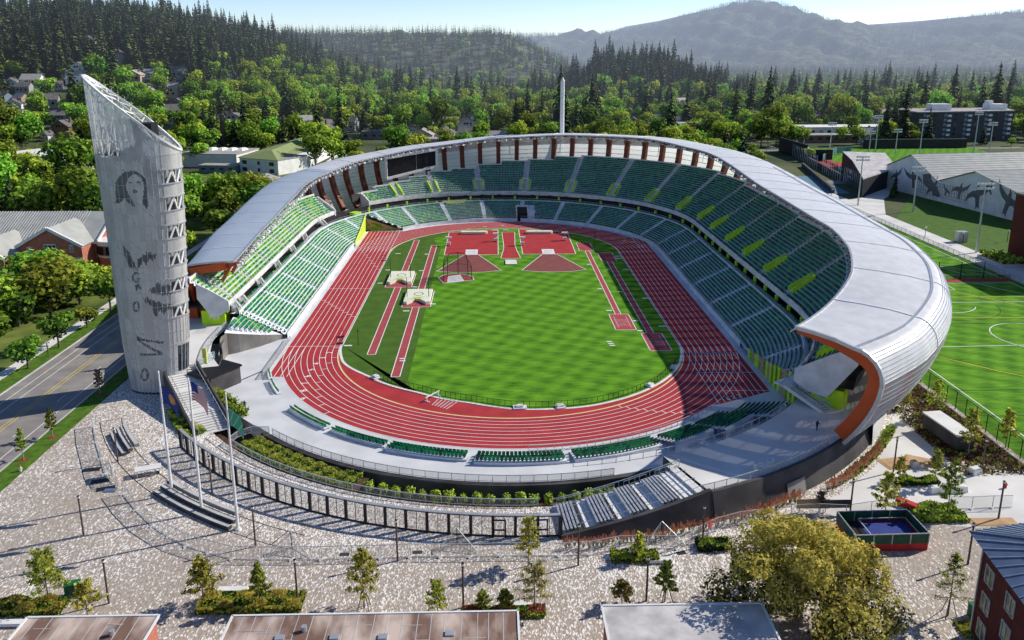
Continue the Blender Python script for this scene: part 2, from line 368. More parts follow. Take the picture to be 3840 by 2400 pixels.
# ------------------------------------------------------------------ field of play
W = 1.23; R0 = 36.5
def oval(mb, D0, D1, z, a=0, b=LOOP, m=0, step=2.2): ring(mb, a, b, [(D0, z), (D1, z)], m, step)
mb = MB(); oval(mb, 30, 58, -.004, nb(-180), SA+SB+SA); mb.grid([[P(s, 58, -.004) for s in srange(nb(-180), nb(-60))], [P(s, 58.2, -2.5) for s in srange(nb(-180), nb(-60))]])
mb.poly([(-60, -42.2, .003), (-60, -62, .003), (-54.5, -67.3, .003), (-48.2, -76.3, .003), (-44.5, -80, .003), (-41.5, -82, .003), (-36, -72, .003), (-40, -60, .003), (-46, -42.2, .003)])
mb.build('apron', 'apron', kind='structure')
mb = MB(); oval(mb, 30, R0+9*W+.1, .010, nb(-180), SA+SB+SA)
mb.poly([(47.7, -HB, .008), (47.7, -68.4, .008), (36.3, -74, .008), (28, -70, .008), (30, -HB, .008)])
mb.poly([(-47.7, -HB, .008), (-47.7, -59.2, .008), (-44, -59.2, .008), (-30, -HB, .008)])
mb.poly([(-47.7, HB, .008), (-47.7, 74.6, .008), (-35.8, 74.6, .008), (-25, 68, .008), (-30, HB, .008)])
mb.poly([(47.7, HB, .008), (47.7, 60.8, .008), (44, 61, .008), (30, HB, .008)])
mb.build('running_track', 'track', kind='structure')
GT = [(nb(-180), 36.2), (nb(-165), 35.4), (nb(-147), 32.4), (nb(-125), 30.5), (nb(-105), 30.8), (nb(-88), 32.7), (nb(-65), 34.4), (nb(-45), 35), (nb(-20), 35.7), (0, 36.2), (SA+SB+SA, 36.2)]
ks = srange(nb(-180), SA+SB+SA-.01, 2.2)
mb = MB(); mb.poly([P(s, interp(GT, s)[0], .02) for s in ks]); mb.build('infield_grass', 'mown', kind='structure')
mb = MB(); mb.poly([P(s, D, .024) for s, D in [(SA+SB+1, 36)]+[(SA+SB+SA*k/6, 36) for k in range(1, 7)]]+[P(nb(-180), 36, .024)]+[P(s, interp(GT, s)[0]-.1, .024) for s in srange(nb(-178), nb(-126), 4)]+[(-20.2, -66, .024), (-20.5, 48, .024), (-24, 62, .024)]+[P(fb(a), 36, .024) for a in (118, 130, 142, 154, 166)]); mb.build('side_grass', 'turf_stand', kind='structure')
mb = MB()
for i in range(10):
    D = R0+W*i; w = .15 if i else .2
    w = w*.8; oval(mb, D-.0, D+w, .026, nb(-180), SA+SB+SA)
for i in range(10):
    x = R0+W*i+.07
    y0 = -68.4-(47.7-x)*.48
    mb.box(x, (y0-HB)/2, .026, .14, -HB-y0, .004)
    mb.box(-x, (HB+74.6)/2, .026, .14, 74.6-HB, .004)
    if i > 5: mb.box(-x, (-HB-59)/2, .026, .14, 59-HB, .004); mb.box(x, (HB+60.8)/2, .026, .14, 60.8-HB, .004)
for x0, x1, y in ((-47.6, -36.6, -42.2), (36.6, 47.7, 42), (36, 47.7, -59.2), (38.5, 47.7, -68), (-47.6, -44.6, -59.2), (-47.6, -36, 74.6), (-47.6, -36.6, 2), (38, 47.7, -48.5)):
    mb.box((x0+x1)/2, y, .026, x1-x0, .16, .005)
for k in range(9):                                   # stagger marks
    for s in (nb(-180)+10+k*4.2, nb(-60)+k*1.3, fb(35)-k*3, fb(10)+2*k, ls(22)-k*3.5, ls(-22)-1.7*k): mb.grid([[P(s, R0+W*k, .03), P(s, R0+W*(k+1), .03)], [P(s+.2, R0+W*k, .03), P(s+.2, R0+W*(k+1), .03)]])
mb.build('lane_lines', 'line_white', kind='structure')
mb = MB(); ks = srange(nb(-180), nb(-0), 2); mb.grid([[P(s, R0-.16, .033) for s in ks], [P(s, R0+.02, .033) for s in ks]])
ks = srange(SA, SA+SB, 2); mb.grid([[P(s, R0-.16, .033) for s in ks], [P(s, R0+.0, .033) for s in ks]])
mb.build('yellow_lane_line', 'line_yellow', kind='structure')
mb = MB(); ks = srange(nb(-180), nb(-0), 2)
mb.grid([[P(s, interp(GT, s)[0]-.05, .05) for s in ks], [P(s, interp(GT, s)[0]+.5, .05) for s in ks], [P(s, interp(GT, s)[0]+.5, .0) for s in ks]])
ks = srange(0, SA+SB+SA, 2.5); mb.grid([[P(s, 36.1, .05) for s in ks], [P(s, 36.32, .05) for s in ks]])
mb.build('infield_kerb', 'white', kind='structure')
trk = bpy.data.objects['running_track']
for i in range(9):
    s = nb(-180)+1.6+i*4.05+ (0 if i < 1 else 0); p = P(s, R0+W*(i+.5), .035)
    text(str(i+1), 1.9, p, (s-nb(-180))/RR+pi+pi/2+pi/2-pi/2+pi, 'line_white', trk, 'lane_number', label='white painted lane number %d on the near left bend' % (i+1))
    s = fb(118)-i*9.; p = P(s, R0+W*(i+.5), .035)
    text(str(i+1), 1.7, p, radians((s-SA)/RR*57.3), 'line_white', trk, 'lane_number', label='white painted lane number %d on the far bend' % (i+1))
for i in range(3): text(str(i+1), 1.9, (38.7+i*1.25, -71.6+i*.5, .035), radians(5), 'line_white', trk, 'lane_number', label='white painted number %d at the end of the sprint chute' % (i+1))
def framed(name, x0, y0, x1, y1, m, w=.18, z=.030, **kw):   # rubber area with white border
    mb = MB(); mb.poly([(x0, y0, z), (x1, y0, z), (x1, y1, z), (x0, y1, z)], 0)
    for a, b, c, d in ((x0, y0, x1, y0+w), (x0, y1-w, x1, y1), (x0, y0, x0+w, y1), (x1-w, y0, x1, y1)): mb.poly([(a, b, z+.008), (c, b, z+.008), (c, d, z+.008), (a, d, z+.008)], 1)
    return mb.build(name, [m, 'line_white'], **kw)
K = dict(kind='structure')
framed('pole_vault_runway', -30.2, -47.6, -28.3, 60.1, 'runway', **K); framed('pole_vault_runway', -23.8, -59.8, -21.9, 52.1, 'runway', z=.031, **K)
framed('landing_bed_base', -32.9, 2.8, -25.6, 17.5, 'runway', z=.045, **K); framed('landing_bed_base', -26.5, -15.1, -19.2, -.6, 'runway', z=.046, **K)
framed('long_jump_runway', 25.6, -22.6, 27.15, 43, 'runway', z=.032, **K); framed('long_jump_runway', 30.7, -36.3, 32.4, 29.8, 'runway', z=.033, **K)
for i, (a, b, c, d) in enumerate(((23.9, 43, 28.7, 54.3), (24, -33.5, 28.9, -21.8), (29.2, 29.6, 34, 40.4), (29.3, -47, 34.1, -35.6))):
    framed('jump_pit_cover', a, b, c, d, 'runway', z=.045+.001*i, **K)
    mb = MB()
    if b < 0:
        for k in range(6): mb.box((a+c)/2, b+3+k*.9, .056, 3.1, .07, .004)
        for x in (a+1, c-1): mb.box(x, (b+d)/2, .056, .07, 8, .004)
        mb.build('pit_marks', 'line_white', **K)
for nm, pts in (('high_jump_area', [(-18.9, 38.9), (-2.0, 38.9), (-1.8, 76.4), (-19, 71.6)]), ('high_jump_area', [(5.7, 39.2), (22.4, 39.2), (22.6, 69.7), (14, 74.5), (5.6, 76.5)])):
    mb = MB(); mb.poly([(x, y, .034) for x, y in pts]); n = len(pts)
    for k in range(n): a, b = pts[k], pts[(k+1) % n]; mb.bar((*a, .04), (*b, .04), .22, .02, 1)
    mb.build(nm, ['track', 'line_white'], **K)
for nm, pts in (('javelin_runway', [(-.4, 71.9), (4.1, 71.9), (3.6, 52), (4.0, 44), (4.9, 34), (-1.3, 34), (-.2, 46), (-.1, 52)]), ('shot_put_sector', [(-12.6, 38.8), (-19.9, 19.4), (-15, 17.9), (-10.8, 17.5), (-6.2, 18), (-1.2, 19.7), (-8.2, 38.8)]), ('shot_put_sector', [(11.8, 39), (4.7, 19.6), (9.4, 18), (14, 17.5), (18.7, 18), (23.4, 19.8), (16.4, 39)])):
    mb = MB(); mb.poly([(x, y, .036) for x, y in pts]); n = len(pts)
    for k in range(n): a, b = pts[k], pts[(k+1) % n]; mb.bar((*a, .042), (*b, .042), .2, .02, 1)
    mb.build(nm, ['landing' if 'shot' in nm else 'track', 'line_white'], **K)
for x in (-10.4, 13.9):
    mb = MB(); mb.box(x, 42.4, .04, 3.9, 6.6, .03); a = [(x+1.07*cos(k*pi/12), 42.2+1.07*sin(k*pi/12)) for k in range(24)]
    for k in range(24): mb.bar((*a[k], .08), (*a[(k+1) % 24], .08), .1, .03, 1)
    for k in range(8): t = -1.1+k*.3; mb.bar((x-1.2, 43.4+t*.3, .08), (x+1.2, 43.6+t*.2, .08), .05, .02, 1) if k < 2 else None
    mb.build('throwing_circle_pad', ['white', 'steel'], **K)
mb = MB(); mb.box(1.75, 28.6, .04, 3.4, 5.2, .25); mb.build('take_off_lid', 'white', label='white square cover lying in the grass between the two shot put sectors', cat='cover')
# kerb-side cover plates of the pits: small white drain plates beside runways
plates = [(35.2, 36, 1.8), (35.0, 33, 1.8), (34.9, 20, 1.6), (35.4, -9, 1.6), (35.2, -31, 1.8), (24.9, 26, 1.2), (24.8, 0, 1.2), (24.6, -19, 1.4), (30, 20, 1.2), (29.8, -3, 1.2), (29.7, -27, 1.3), (29.5, -34, 1.3), (-33.5, 41, 1.6), (-34.2, 21, 1.4), (-34.6, 7, 1.4), (-24.5, 40, 1.2), (-24.5, 20, 1.2), (-24.8, 3, 1.2), (-25, -18, 1.6), (-18.8, -12.5, 1.5), (-35, -42, 1.7), (-3, 75.5, 2.2), (1, 75.6, 2.2), (20, 69, 1.8)]
mb = MB()
for x, y, w in plates: mb.box(x, y, .03, w, .7, .03)
mb.build('drain_covers', 'white', **K)
mb = MB()
for x, y in ((-22.5, -50.0), (21.5, -41)):
    for k in range(3 if x > 0 else 2): mb.box(x+.15*k, y-1.2*k, .03, 1.2, .5, .03)
mb.build('marker_plates', 'white', **K)
# pole vault beds
def vault_bed(x, y, lab):
    t = thing('pole_vault_bed', lab, 'landing mat', (x, y, .06), group='pole vault landing beds')
    mb = MB(); mb.box(0, 5.2, 0, 6.6, 8.6, .8)
    mb.build('landing_mat', 'mat_white', t)
    for sx in (-1, 1):
        q = MB(); q.prism([(sx*3.3, .9), (sx*3.3, -1.4), (sx*2.4, -1.9), (sx*.5, .9)] if sx > 0 else [(sx*.5, .9), (sx*2.4, -1.9), (sx*3.3, -1.4), (sx*3.3, .9)], 0, .78); q.build('front_wing', 'mat_white', t)
    q = MB(); q.poly([(-1.6, 2.4, .815), (1.4, 2.4, .815), (.4, .4, .815), (-.2, .4, .815)]); q.poly([(-2.8, -1.2, .79), (-.6, .8, .79), (-1.0, .9, .79), (-3.1, -1.0, .79)]); q.build('lime_panel', 'mat_lime', t)
    q = MB()
    for k in range(20):
        a, b = 2*pi*k/20, 2*pi*(k+1)/20; q.bar((1.15*cos(a), 4.9+1.5*sin(a), .82), (1.15*cos(b), 4.9+1.5*sin(b), .82), .16, .03)
    q.build('ring_emblem', 'seat_b', t)
    q = MB(); q.box(0, 5.2, -.05, 6.9, 8.9, .12); q.build('dark_base', 'black', t)
    for sx in (-1, 1):
        p = thing('vault_standard', 'black upright %s of the %s' % ('left' if sx < 0 else 'right', lab.split(' at')[0]+lab[lab.find(' at'):] if ' at' in lab else lab), 'standard', (x+sx*2.75, y+2.6, .0), group='pole vault standards')
        q = MB(); q.cone((0, 0, 0), (0, 0, 6.1), .09, .06, 8); q.build('post', 'black', p)
        q = MB(); q.box(-.2*sx, -.1, 0, .8, 1.2, .18); q.build('foot', 'black', p)
vault_bed(-29.3, 7.2, 'cream pole vault bed at the far runway'); vault_bed(-22.9, -11.2, 'cream pole vault bed at the near runway')
for x, l in ((-10.2, 'left'), (12.6, 'right')):
    t = thing('high_jump_mat', 'long white landing mat at the back of the %s high jump area' % l, 'landing mat', (x, 69.6, .04), group='high jump mats')
    q = MB(); n = 9; pts = [(-3.6+.0, -1)]
    pts = [(3.6+1.1*cos(a), 1.1*sin(a)) for a in [(-pi/2+k*pi/8) for k in range(9)]]+[(-3.6+1.1*cos(a), 1.1*sin(a)) for a in [(pi/2+k*pi/8) for k in range(9)]]
    q.prism(pts, .12, .85); q.build('mat_body', 'mat_white', t)
    q = MB(); q.prism([(a*.96, b*.9) for a, b in pts], 0, .13); q.build('underframe', 'black', t)
    q = MB()
    for xx in (-.9, -.5, .9, 1.2): q.box(xx, .1, .85, .25, .5, .02)
    q.build('printed_mark', 'steel', t)
for i, (x, y) in enumerate(((-18.2, 52.2), (-2.6, 57.8), (6.0, 51.6), (20.6, 58.6))):
    t = thing('umpire_table', ('white scoreboard stand with its box at the %s' % ['left corner of the left high jump area', 'right edge of the left high jump area', 'left edge of the right high jump area', 'right corner of the right high jump area'][i]), 'scoreboard', (x, y, .03))
    q = MB(); q.box(0, 0, 0, .12, .12, 2.5); q.build('post', 'steel', t)
    q = MB(); q.box(0, 0, 2.3, 2.0, 1.0, .5); q.build('display', 'white', t)
    q = MB(); q.box(0, -.5, .3, 1.3, 1, .7); q.box(.3, -.6, 1.0, .6, .6, .25); q.build('equipment_box', 'white', t)
# hammer cage
t = thing('hammer_cage', 'netted throwing cage with curved black posts left of the shot put sector', 'cage', (-14, 11.5, 0))
q = MB(); pad = [(-17.2, 6.1), (-9.0, 9.3), (-9.3, 12), (-10.8, 14.4), (-13, 15.8), (-15.6, 16), (-17.6, 15), (-19.1, 12.1)]
q.poly([(x+14, y-11.5, .04) for x, y in pad]); n = len(pad)
for k in range(n): a, b = pad[k], pad[(k+1) % n]; q.bar((a[0]+14, a[1]-11.5, .1), (b[0]+14, b[1]-11.5, .1), .2, .12, 1)
q.build('pad', ['runway', 'line_white'], t)
q = MB(); q.prism([(x+14, y-11.5) for x, y in ((-16.3, 6.6), (-11.6, 8.4), (-13.0, 15.2), (-16.4, 13.6))], .05, .09); q.build('circle_panel', 'white', t)
cp = [(-17.3, 6.8), (-17.5, 10.2), (-16.5, 13.6), (-13.6, 15.6), (-10.8, 14), (-9.6, 10.2)]
hts = [5.9, 6.8, 6.9, 6.8, 6.6, 5.4]; tp = []
for (x, y), h in zip(cp, hts):
    q = MB(); pr = (x+14, y-11.5, 0)
    for k in range(7):
        f = k/6.; nx = (x+14+(-(x+13.6))*.28*f**3, y-11.5+(-(y-11.3))*.28*f**3, h*sin(f*pi/2)); q.cone(pr, nx, .09, .08, 6) if k else None; pr = nx
    tp.append(pr); q.build('cage_post', 'black', t)
q = MB()
for k in range(5):
    a, b = cp[k], cp[k+1]; A = (a[0]+14, a[1]-11.5); B = (b[0]+14, b[1]-11.5)
    q.quad((*A, .1), (*B, .1), (*B, hts[k+1]*.7), (*A, hts[k]*.7)); q.quad((*A, hts[k]*.7), (*B, hts[k+1]*.7), tp[k+1], tp[k])
q.build('net', 'net', t)
q = MB()
for k in range(5):
    q.bar(tp[k], tp[k+1], .08); a, b = cp[k], cp[k+1]; q.bar((a[0]+14, a[1]-11.5, 3.3), (b[0]+14, b[1]-11.5, 3.3), .06)
q.build('top_rail', 'black', t)
# water jump, hedge, barrier, infield rail, timing pole, hurdles
t = thing('steeplechase_barrier', 'white steeplechase barrier beside the water jump on the near bend', 'barrier', (-14.9, -70.1, .02), radians(55))
q = MB(); q.box(0, 0, .75, 3.9, .14, .16); q.build('rail_beam', 'white', t)
for sx in (-1, 1): q = MB(); q.box(sx*1.6, 0, 0, .14, .14, .76); q.box(sx*1.6, 0, 0, .2, 1.2, .1); q.build('leg', 'white', t)
mb = MB(); mb.poly([(-14.8, -73, .034), (-12.2, -74.8, .034), (-10.1, -71.3, .034), (-13.5, -69.6, .034)])
for k in range(6): f = k/5; mb.bar((-14.8+2.6*f, -73-1.8*f, .045), (-13.5+3.4*f, -69.6-1.7*f, .045), .1, .01, 1)
mb.build('water_jump_pit', ['runway', 'line_white'], **K)
mb = MB(); ks = srange(nb(-148), nb(-60), 1.9)
for s in ks: mb.bar(P(s, interp(GT, s)[0]-.6, 0), P(s, interp(GT, s)[0]-.6, 1.15), .07)
for z in (.1, 1.15):
    for a, b in zip(ks, ks[1:]): mb.bar(P(a, interp(GT, a)[0]-.6, z), P(b, interp(GT, b)[0]-.6, z), .06)
ks = srange(nb(-60), nb(-20), 1.9)
for s in ks: mb.bar(P(s, interp(GT, s)[0]-.6, 0), P(s, interp(GT, s)[0]-.6, 1.15), .07)
for z in (.1, 1.15):
    for a, b in zip(ks, ks[1:]): mb.bar(P(a, interp(GT, a)[0]-.6, z), P(b, interp(GT, b)[0]-.6, z), .06)
mb.build('infield_railing', 'black', label='low black railing around the near end of the infield grass', cat='railing')
for i, d in enumerate((-146, -88.5, -76, -42, -24)):
    p = P(nb(d), interp(GT, nb(d))[0]-.3); mb = MB(); mb.box(0, 0, 0, 2.4 if i == 1 else 1.7, 1.5, .25); mb.box(0, .1, .25, 1.2, .9, .3); o = mb.build('camera_plinth', 'white', label='white plinth %s on the near infield kerb' % ['at the left end of the railing', 'at the bottom middle of the bend', 'right of the bottom middle', 'on the right curve of the railing', 'highest up the right curve'][i], cat='plinth'); o.location = p; o.rotation_euler = (0, 0, radians(d+90))
t = thing('timing_post', 'thin dark timing post on the grass by the finish line', 'post', (-32.8, -41.9, 0)); q = MB(); q.cone((0, 0, 0), (0, 0, 3.4), .07, .05); q.build('pole', 'black', t); q = MB(); q.box(0, 0, 3.2, .3, .3, .3); q.build('sensor', 'black', t)
t = thing('timing_post', 'thin dark post on the shaded grass inside the far right bend', 'post', (29.6, 50, 0)); q = MB(); q.cone((0, 0, 0), (0, 0, 4.4), .08, .06); q.build('pole', 'black', t); q = MB(); q.box(0, 0, 4.2, .3, .3, .3); q.build('sensor', 'black', t)
for i, (x, y, r) in enumerate(((-37.4, -36.5, .9), (-37, -40.7, 0), (-36.8, 32, .4))):
    t = thing('finish_camera_stand', ['red frame stand nearest the finish line bend', 'small dark stand on the finish line', 'dark stand at the top of the left straight'][i], 'stand', (x, y, 0), r)
    q = MB(); q.bar((-.6, 0, 0), (-.6, 0, 1.7), .1); q.bar((.6, 0, 0), (.6, 0, 1.7), .1); q.bar((-.6, 0, 1.7), (.6, 0, 1.7), .1); q.build('frame', 'red' if i == 0 else 'black', t)
    q = MB(); q.box(0, 0, .0, 1.4, .7, .15); q.build('foot', 'black', t)
# ------------------------------------------------------------------ grandstand
ZC = 3.7
seats = []            # (x, y, z, angle)  angle: direction the seat's back points (outwards)
def seat_row(s0, s1, D, z, spacing=.56):
    n = 0
    for a, b in zip([s0]+[c for c in (0, SA, SA+SB, 2*SA+SB) if s0 < c < s1], [c for c in (0, SA, SA+SB, 2*SA+SB) if s0 < c < s1]+[s1]):
        mid = (a+b)/2; bend = mid < 0 or SA < mid < SA+SB or mid > 2*SA+SB
        k = D/RR if bend else 1; cnt = int((b-a)*k/spacing)
        for i in range(cnt):
            s = a+(i+.5)*(b-a)/cnt; x, y, _ = P(s, D); x2, y2, _ = P(s, D+1)
            seats.append((x, y, z, atan2(y2-y, x2-x)))
st = thing('grandstand', 'grey and green stadium grandstand wrapping the red running track under a white roof', 'grandstand')
AIS_L = [nb(-38), nb(-29.5), nb(-17.5), 7, 24.5, 41.5, 58.3, 74.7, fb(5.2), fb(20.6), fb(36), fb(51.4), fb(66.8), fb(82.2), fb(97.6), fb(113), fb(128.6), fb(141), fb(156), fb(170), ls(31), ls(15.2), ls(-2.2), ls(-19), ls(-34.7), ls(-38.5)]
ZU_ = 8.4; lower = MB(); ais = MB(); NL = 12; TR, RI = .8, .40
DL0, ZL0 = 49.6, .9
def clipok(x, y):      # the sprint chutes cut into the bowl
    if x > 0 and y < -HB: return x > 49.0
    if x < 0 and y > HB: return not (x > -48.6 and y < 76)
    if x < 0 and y < -HB: return False
    return True
def lring(mb, a, b, prof, m=0):
    for s0, s1 in zip(srange(a, b, 1.5), srange(a, b, 1.5)[1:]):
        for (d0, z0), (d1, z1) in zip(prof, prof[1:]):
            c = P((s0+s1)/2, (d0+d1)/2)
            if clipok(c[0], c[1]) or (c[1] < -HB and c[0] < 0 and c[1] > -50): mb.quad(P(s0, d0, z0), P(s1, d0, z0), P(s1, d1, z1), P(s0, d1, z1), m)
lprof = [(DL0-.5, 0), (DL0-.5, ZL0+.3), (DL0-.35, ZL0+.3), (DL0-.35, ZL0)]
for i in range(NL): z = ZL0+i*RI; lprof += [(DL0+i*TR, z), (DL0+i*TR, z+RI)] if i else [(DL0, z)]
DT = DL0+NL*TR; ZT = ZL0+(NL-1)*RI
lprof += [(DT, ZT), (DT, ZT+1.1), (DT+.25, ZT+1.1), (DT+.25, ZT+.55), (DT+2.0, ZT+.5)]
lprof_b = [(DT+2.0, ZT+.5), (DT+3.6, ZT+.5), (DT+3.6, ZU_-1)]
lring(lower, AIS_L[0]-4, ls(-37), lprof)
lower.build('lower_bowl', 'deck', st)
lb_ = MB(); lring(lb_, AIS_L[0]-4, ls(-37), lprof_b); lb_.build('rear_aisle', 'dark', st)
for k, (a, b) in enumerate(zip(AIS_L, AIS_L[1:])):
    a2, b2 = a+.75, b-.75
    for i in range(NL):
        D = DL0+i*TR+.35; z = ZL0+i*RI
        aa, bb = a2, b2
        if k == len(AIS_L)-2: bb = min(b2, ls(-36.5)); 
        n0 = len(seats); seat_row(aa, bb, D, z)
        seats[n0:] = [q for q in seats[n0:] if clipok(q[0]-.3*cos(q[3]), q[1]) and not (80 < q[1] and 4.5 < q[0]-.03*q[1] < 9.5 and q[1] < 98)]
    if b < ls(-36):
        for i in range(1): seat_row(a2, b2, DT+1.1, ZT+.55) if not (SA+SB*.75 < a < SA+SB) else None
    # aisle stairs (lighter) with rail
for a in AIS_L[1:-1]:
    for i in range(NL*2-1):
        D = DL0+i*TR/2; z = ZL0+i*RI/2+.02
        c = P(a, D)
        if clipok(c[0], c[1]): ais.quad(P(a-.6, D, z), P(a+.6, D, z), P(a+.6, D+TR/2, z), P(a-.6, D+TR/2, z)); ais.quad(P(a-.6, D, z-RI/2), P(a+.6, D, z-RI/2), P(a+.6, D, z), P(a-.6, D, z))
ais.build('lower_aisle_stairs', 'concrete', st)
rl = MB()
for a in AIS_L[1:-1]:
    for i in range(0, NL, 2):
        D = DL0+i*TR; z = ZL0+i*RI
        if clipok(*P(a, D)[:2]): rl.bar(P(a, D, z), P(a, D, z+1), .07); rl.bar(P(a, D, z+1), P(a, D+TR, z+1+RI), .07)
ks = srange(AIS_L[0]-4, ls(-37), 1.6)
for a, b in zip(ks, ks[1:]):
    if clipok(*P(a, DL0-.45)[:2]) and clipok(*P(b, DL0-.45)[:2]):
        rl.bar(P(a, DL0-.45, ZL0+1.15), P(b, DL0-.45, ZL0+1.15), .07); rl.bar(P(a, DL0-.45, ZL0+.2), P(a, DL0-.45, ZL0+1.15), .06)
    rl.bar(P(a, DT+.1, ZT+1.75), P(b, DT+.1, ZT+1.75), .07); rl.bar(P(a, DT+.1, ZT+1), P(a, DT+.1, ZT+1.75), .06)
rl.build('lower_railing', 'rail', st)
# mural walls where the chutes cut the bowl, end wall of the left bowl
def topz(D): return ZL0+max(0, min(NL-1, (D-DL0)/TR))*RI+.9
mu = MB(); n = 26
for k in range(n):
    y0, y1 = -50.5-k*28/n, -50.5-(k+1)*28/n; f = lambda y: topz(hypot(49, y+HB))
    mu.quad((48.95, y0, 0), (48.95, y1, 0), (48.95, y1, f(y1)), (48.95, y0, f(y0)), int(2.2+1.3*sin(k*1.1)+1.1*sin(k*.53+1)) % 3)
for k in range(n):
    y0, y1 = 52+k*24/n, 52+(k+1)*24/n; f = lambda y: topz(hypot(48.6, y-HB))
    mu.quad((-48.6, y0, 0), (-48.6, y1, 0), (-48.6, y1, f(y1)), (-48.6, y0, f(y0)), 0 if k % 7 < 4 else 3)
    x0, x1 = -48.6+k*12/n, -48.6+(k+1)*12/n; f = lambda x: topz(hypot(x, 75.9-HB))*1.0
    zz0, zz1 = f(x0), f(x1); h = lambda x: .3+(1-(x+48.6)/12)*4.2
    c0 = 1 if (k*7 % 26) < 15 else 2
    for j in range(5): mu.quad((x0, 75.9, h(x0)*j/5), (x1, 75.9, h(x1)*j/5), (x1, 75.9, h(x1)*(j+1)/5), (x0, 75.9, h(x0)*(j+1)/5), 2 if (abs((k/26.*2.2+abs(j-2)/5.*1.0) % 1-.35) < .17 or j == 4) else 1)
mu.build('mural_wall', ['lime', 'lime_dark', 'pink_tan', 'mat_lime'], st, label='lime green wall with a painted pattern beside the track')
ew = MB(); pA = (-50.2, -37.2); pts = [(-50.2, -37.2), (-53.5, -41.6), (-57.0, -45.4), (-59.0, -46.8), (-59.4, -49), (-58.9, -51.5), (-57.6, -54.2)]
for k in range(len(pts)-1):
    a, b = pts[k], pts[k+1]; za = 1.0+min(1, k/2.6)*4.0 if k < 3 else 4.8; zb = 1.0+min(1, (k+1)/2.6)*4.0 if k+1 < 3 else 4.8
    ew.quad((*a, 0), (*b, 0), (*b, zb), (*a, za))
ew.build('end_wall', 'wall_concrete', st, label='rough grey end wall of the left lower bowl')
q = MB(); q.poly([(-50.2, -37.2, 1.0), (-53.5, -41.6, 2.5), (-57, -45.4, 4.1), (-59.4, -47, 4.85), (-60.5, -37, 5.2)]); q.build('end_platform', 'deck', st)
for s in range(int(ls(-37.2)*10), int(ls(-46)*10), 8):    # rows wrap on to the end platform
    pass
for i in range(3, NL):
    D = DL0+i*TR+.3; y1 = -37.2-(i*TR)*.85
    x = -D; y = -37.6
    while y > y1+.2: seats.append((x, y, ZL0+i*RI-.1, pi)); y -= .56
q = MB()
for i in range(4, NL): D = DL0+i*TR; y1 = -37.2-i*TR*.85; q.prism([(-D, -37), (-D-TR, -37), (-D-TR, y1), (-D, y1)], ZL0+i*RI-.6, ZL0+i*RI-.12)
q.build('end_rows', 'deck', st)
# upper decks -----------------------------------------------------------------
UF = [(nb(-39), 61.0), (0, 61.4), (SA, 61.6), (fb(20), 62.8), (fb(40), 64), (fb(90), 64.8), (fb(140), 64.6), (fb(160), 63), (SA+SB, 61.8), (ls(-39), 61.3)]
def uf(s): return interp(UF, s)[0]
ZU = 8.4; UT, UR = .82, .60
NU = [(nb(-39), 11), (nb(-20), 14), (0, 17), (SA*.5, 18.5), (SA, 19), (fb(20), 20.5), (fb(45), 21.5), (fb(62), 21), (fb(75), 19), (fb(90), 16), (fb(105), 12.5), (fb(118), 9.5), (fb(130), 6.5), (fb(140), 4), (fb(141), 9), (SA+SB, 9), (ls(-39), 8)]
AIS_U = [nb(-38.8), nb(-31), nb(-17.5), 7, 24.5, 41.5, 58.3, 74.7, fb(5.2), fb(20.6), fb(36), fb(51.4), fb(66.8), fb(82.2), fb(97.6), fb(113), fb(126), fb(139)]
AIS_V = [fb(157), fb(170), ls(31), ls(15.2), ls(-2.2), ls(-19), ls(-33.5), ls(-38.5)]
def upper(A, left=False):
    ud = MB(); led = MB(); ua = MB(); ur = MB()
    for j, (a, b) in enumerate(zip(A, A[1:])):
        for h0, h1 in ((a, (a+b)/2), ((a+b)/2, b)):
            n = int(round(interp(NU, (h0+h1)/2)[0])) if not left else 9
            for i in range(n):
                ring(ud, h0, h1, lambda s: [(uf(s)+i*UT, ZU+(i-1)*UR if i else ZU-.1), (uf(s)+i*UT, ZU+i*UR), (uf(s)+(i+1)*UT, ZU+i*UR)])
                D = uf((h0+h1)/2)+i*UT+.4
                aa = h0+(.8 if h0 == a else 0); bb = h1-(.8 if h1 == b else 0)
                # keep clear of the entrance boxes
                if not left and 1 <= i <= 6 and A is AIS_U:
                    if h0 == a and j > 0: aa += 1.1
                    if h1 == b and j < len(A)-2: bb -= 1.1
                # follow the varying front edge
                m_ = (aa+bb)/2
                seat_row(aa, m_, uf((aa+m_)/2)+i*UT+.4, ZU+i*UR); seat_row(m_, bb, uf((bb+m_)/2)+i*UT+.4, ZU+i*UR)
            top = lambda s: uf(s)+n*UT
            ring(led, h0, h1, lambda s: [(uf(s)+n*UT, ZU+(n-1)*UR), (uf(s)+n*UT, ZU+(n-1)*UR+1.2), (uf(s)+n*UT+.2, ZU+(n-1)*UR+1.2), (uf(s)+n*UT+.2, ZU+(n-1)*UR+.5), (uf(s)+n*UT+2.4, ZU+(n-1)*UR+.5)])
    for a in A[1:-1]:
        n = int(round(interp(NU, a)[0])) if not left else 9
        for i in range(n*2):
            D = uf(a)+i*UT/2; z = ZU+i*UR/2+.03
            ua.quad(P(a-.6, D, z), P(a+.6, D, z), P(a+.6, D+UT/2, z), P(a-.6, D+UT/2, z)); ua.quad(P(a-.6, D, z-UR/2), P(a+.6, D, z-UR/2), P(a+.6, D, z), P(a-.6, D, z))
        for i in range(0, n, 2):
            D = uf(a)+i*UT; z = ZU+i*UR; ur.bar(P(a, D, z), P(a, D, z+1), .06); ur.bar(P(a, D, z+1), P(a, D+UT, z+1+UR), .06)
    ud.build('upper_deck', 'deck', st); led.build('upper_parapet', 'dirty_white', st); ua.build('upper_aisle_stairs', 'concrete', st); ur.build('upper_railing', 'rail', st)
upper(AIS_U); upper(AIS_V, True)
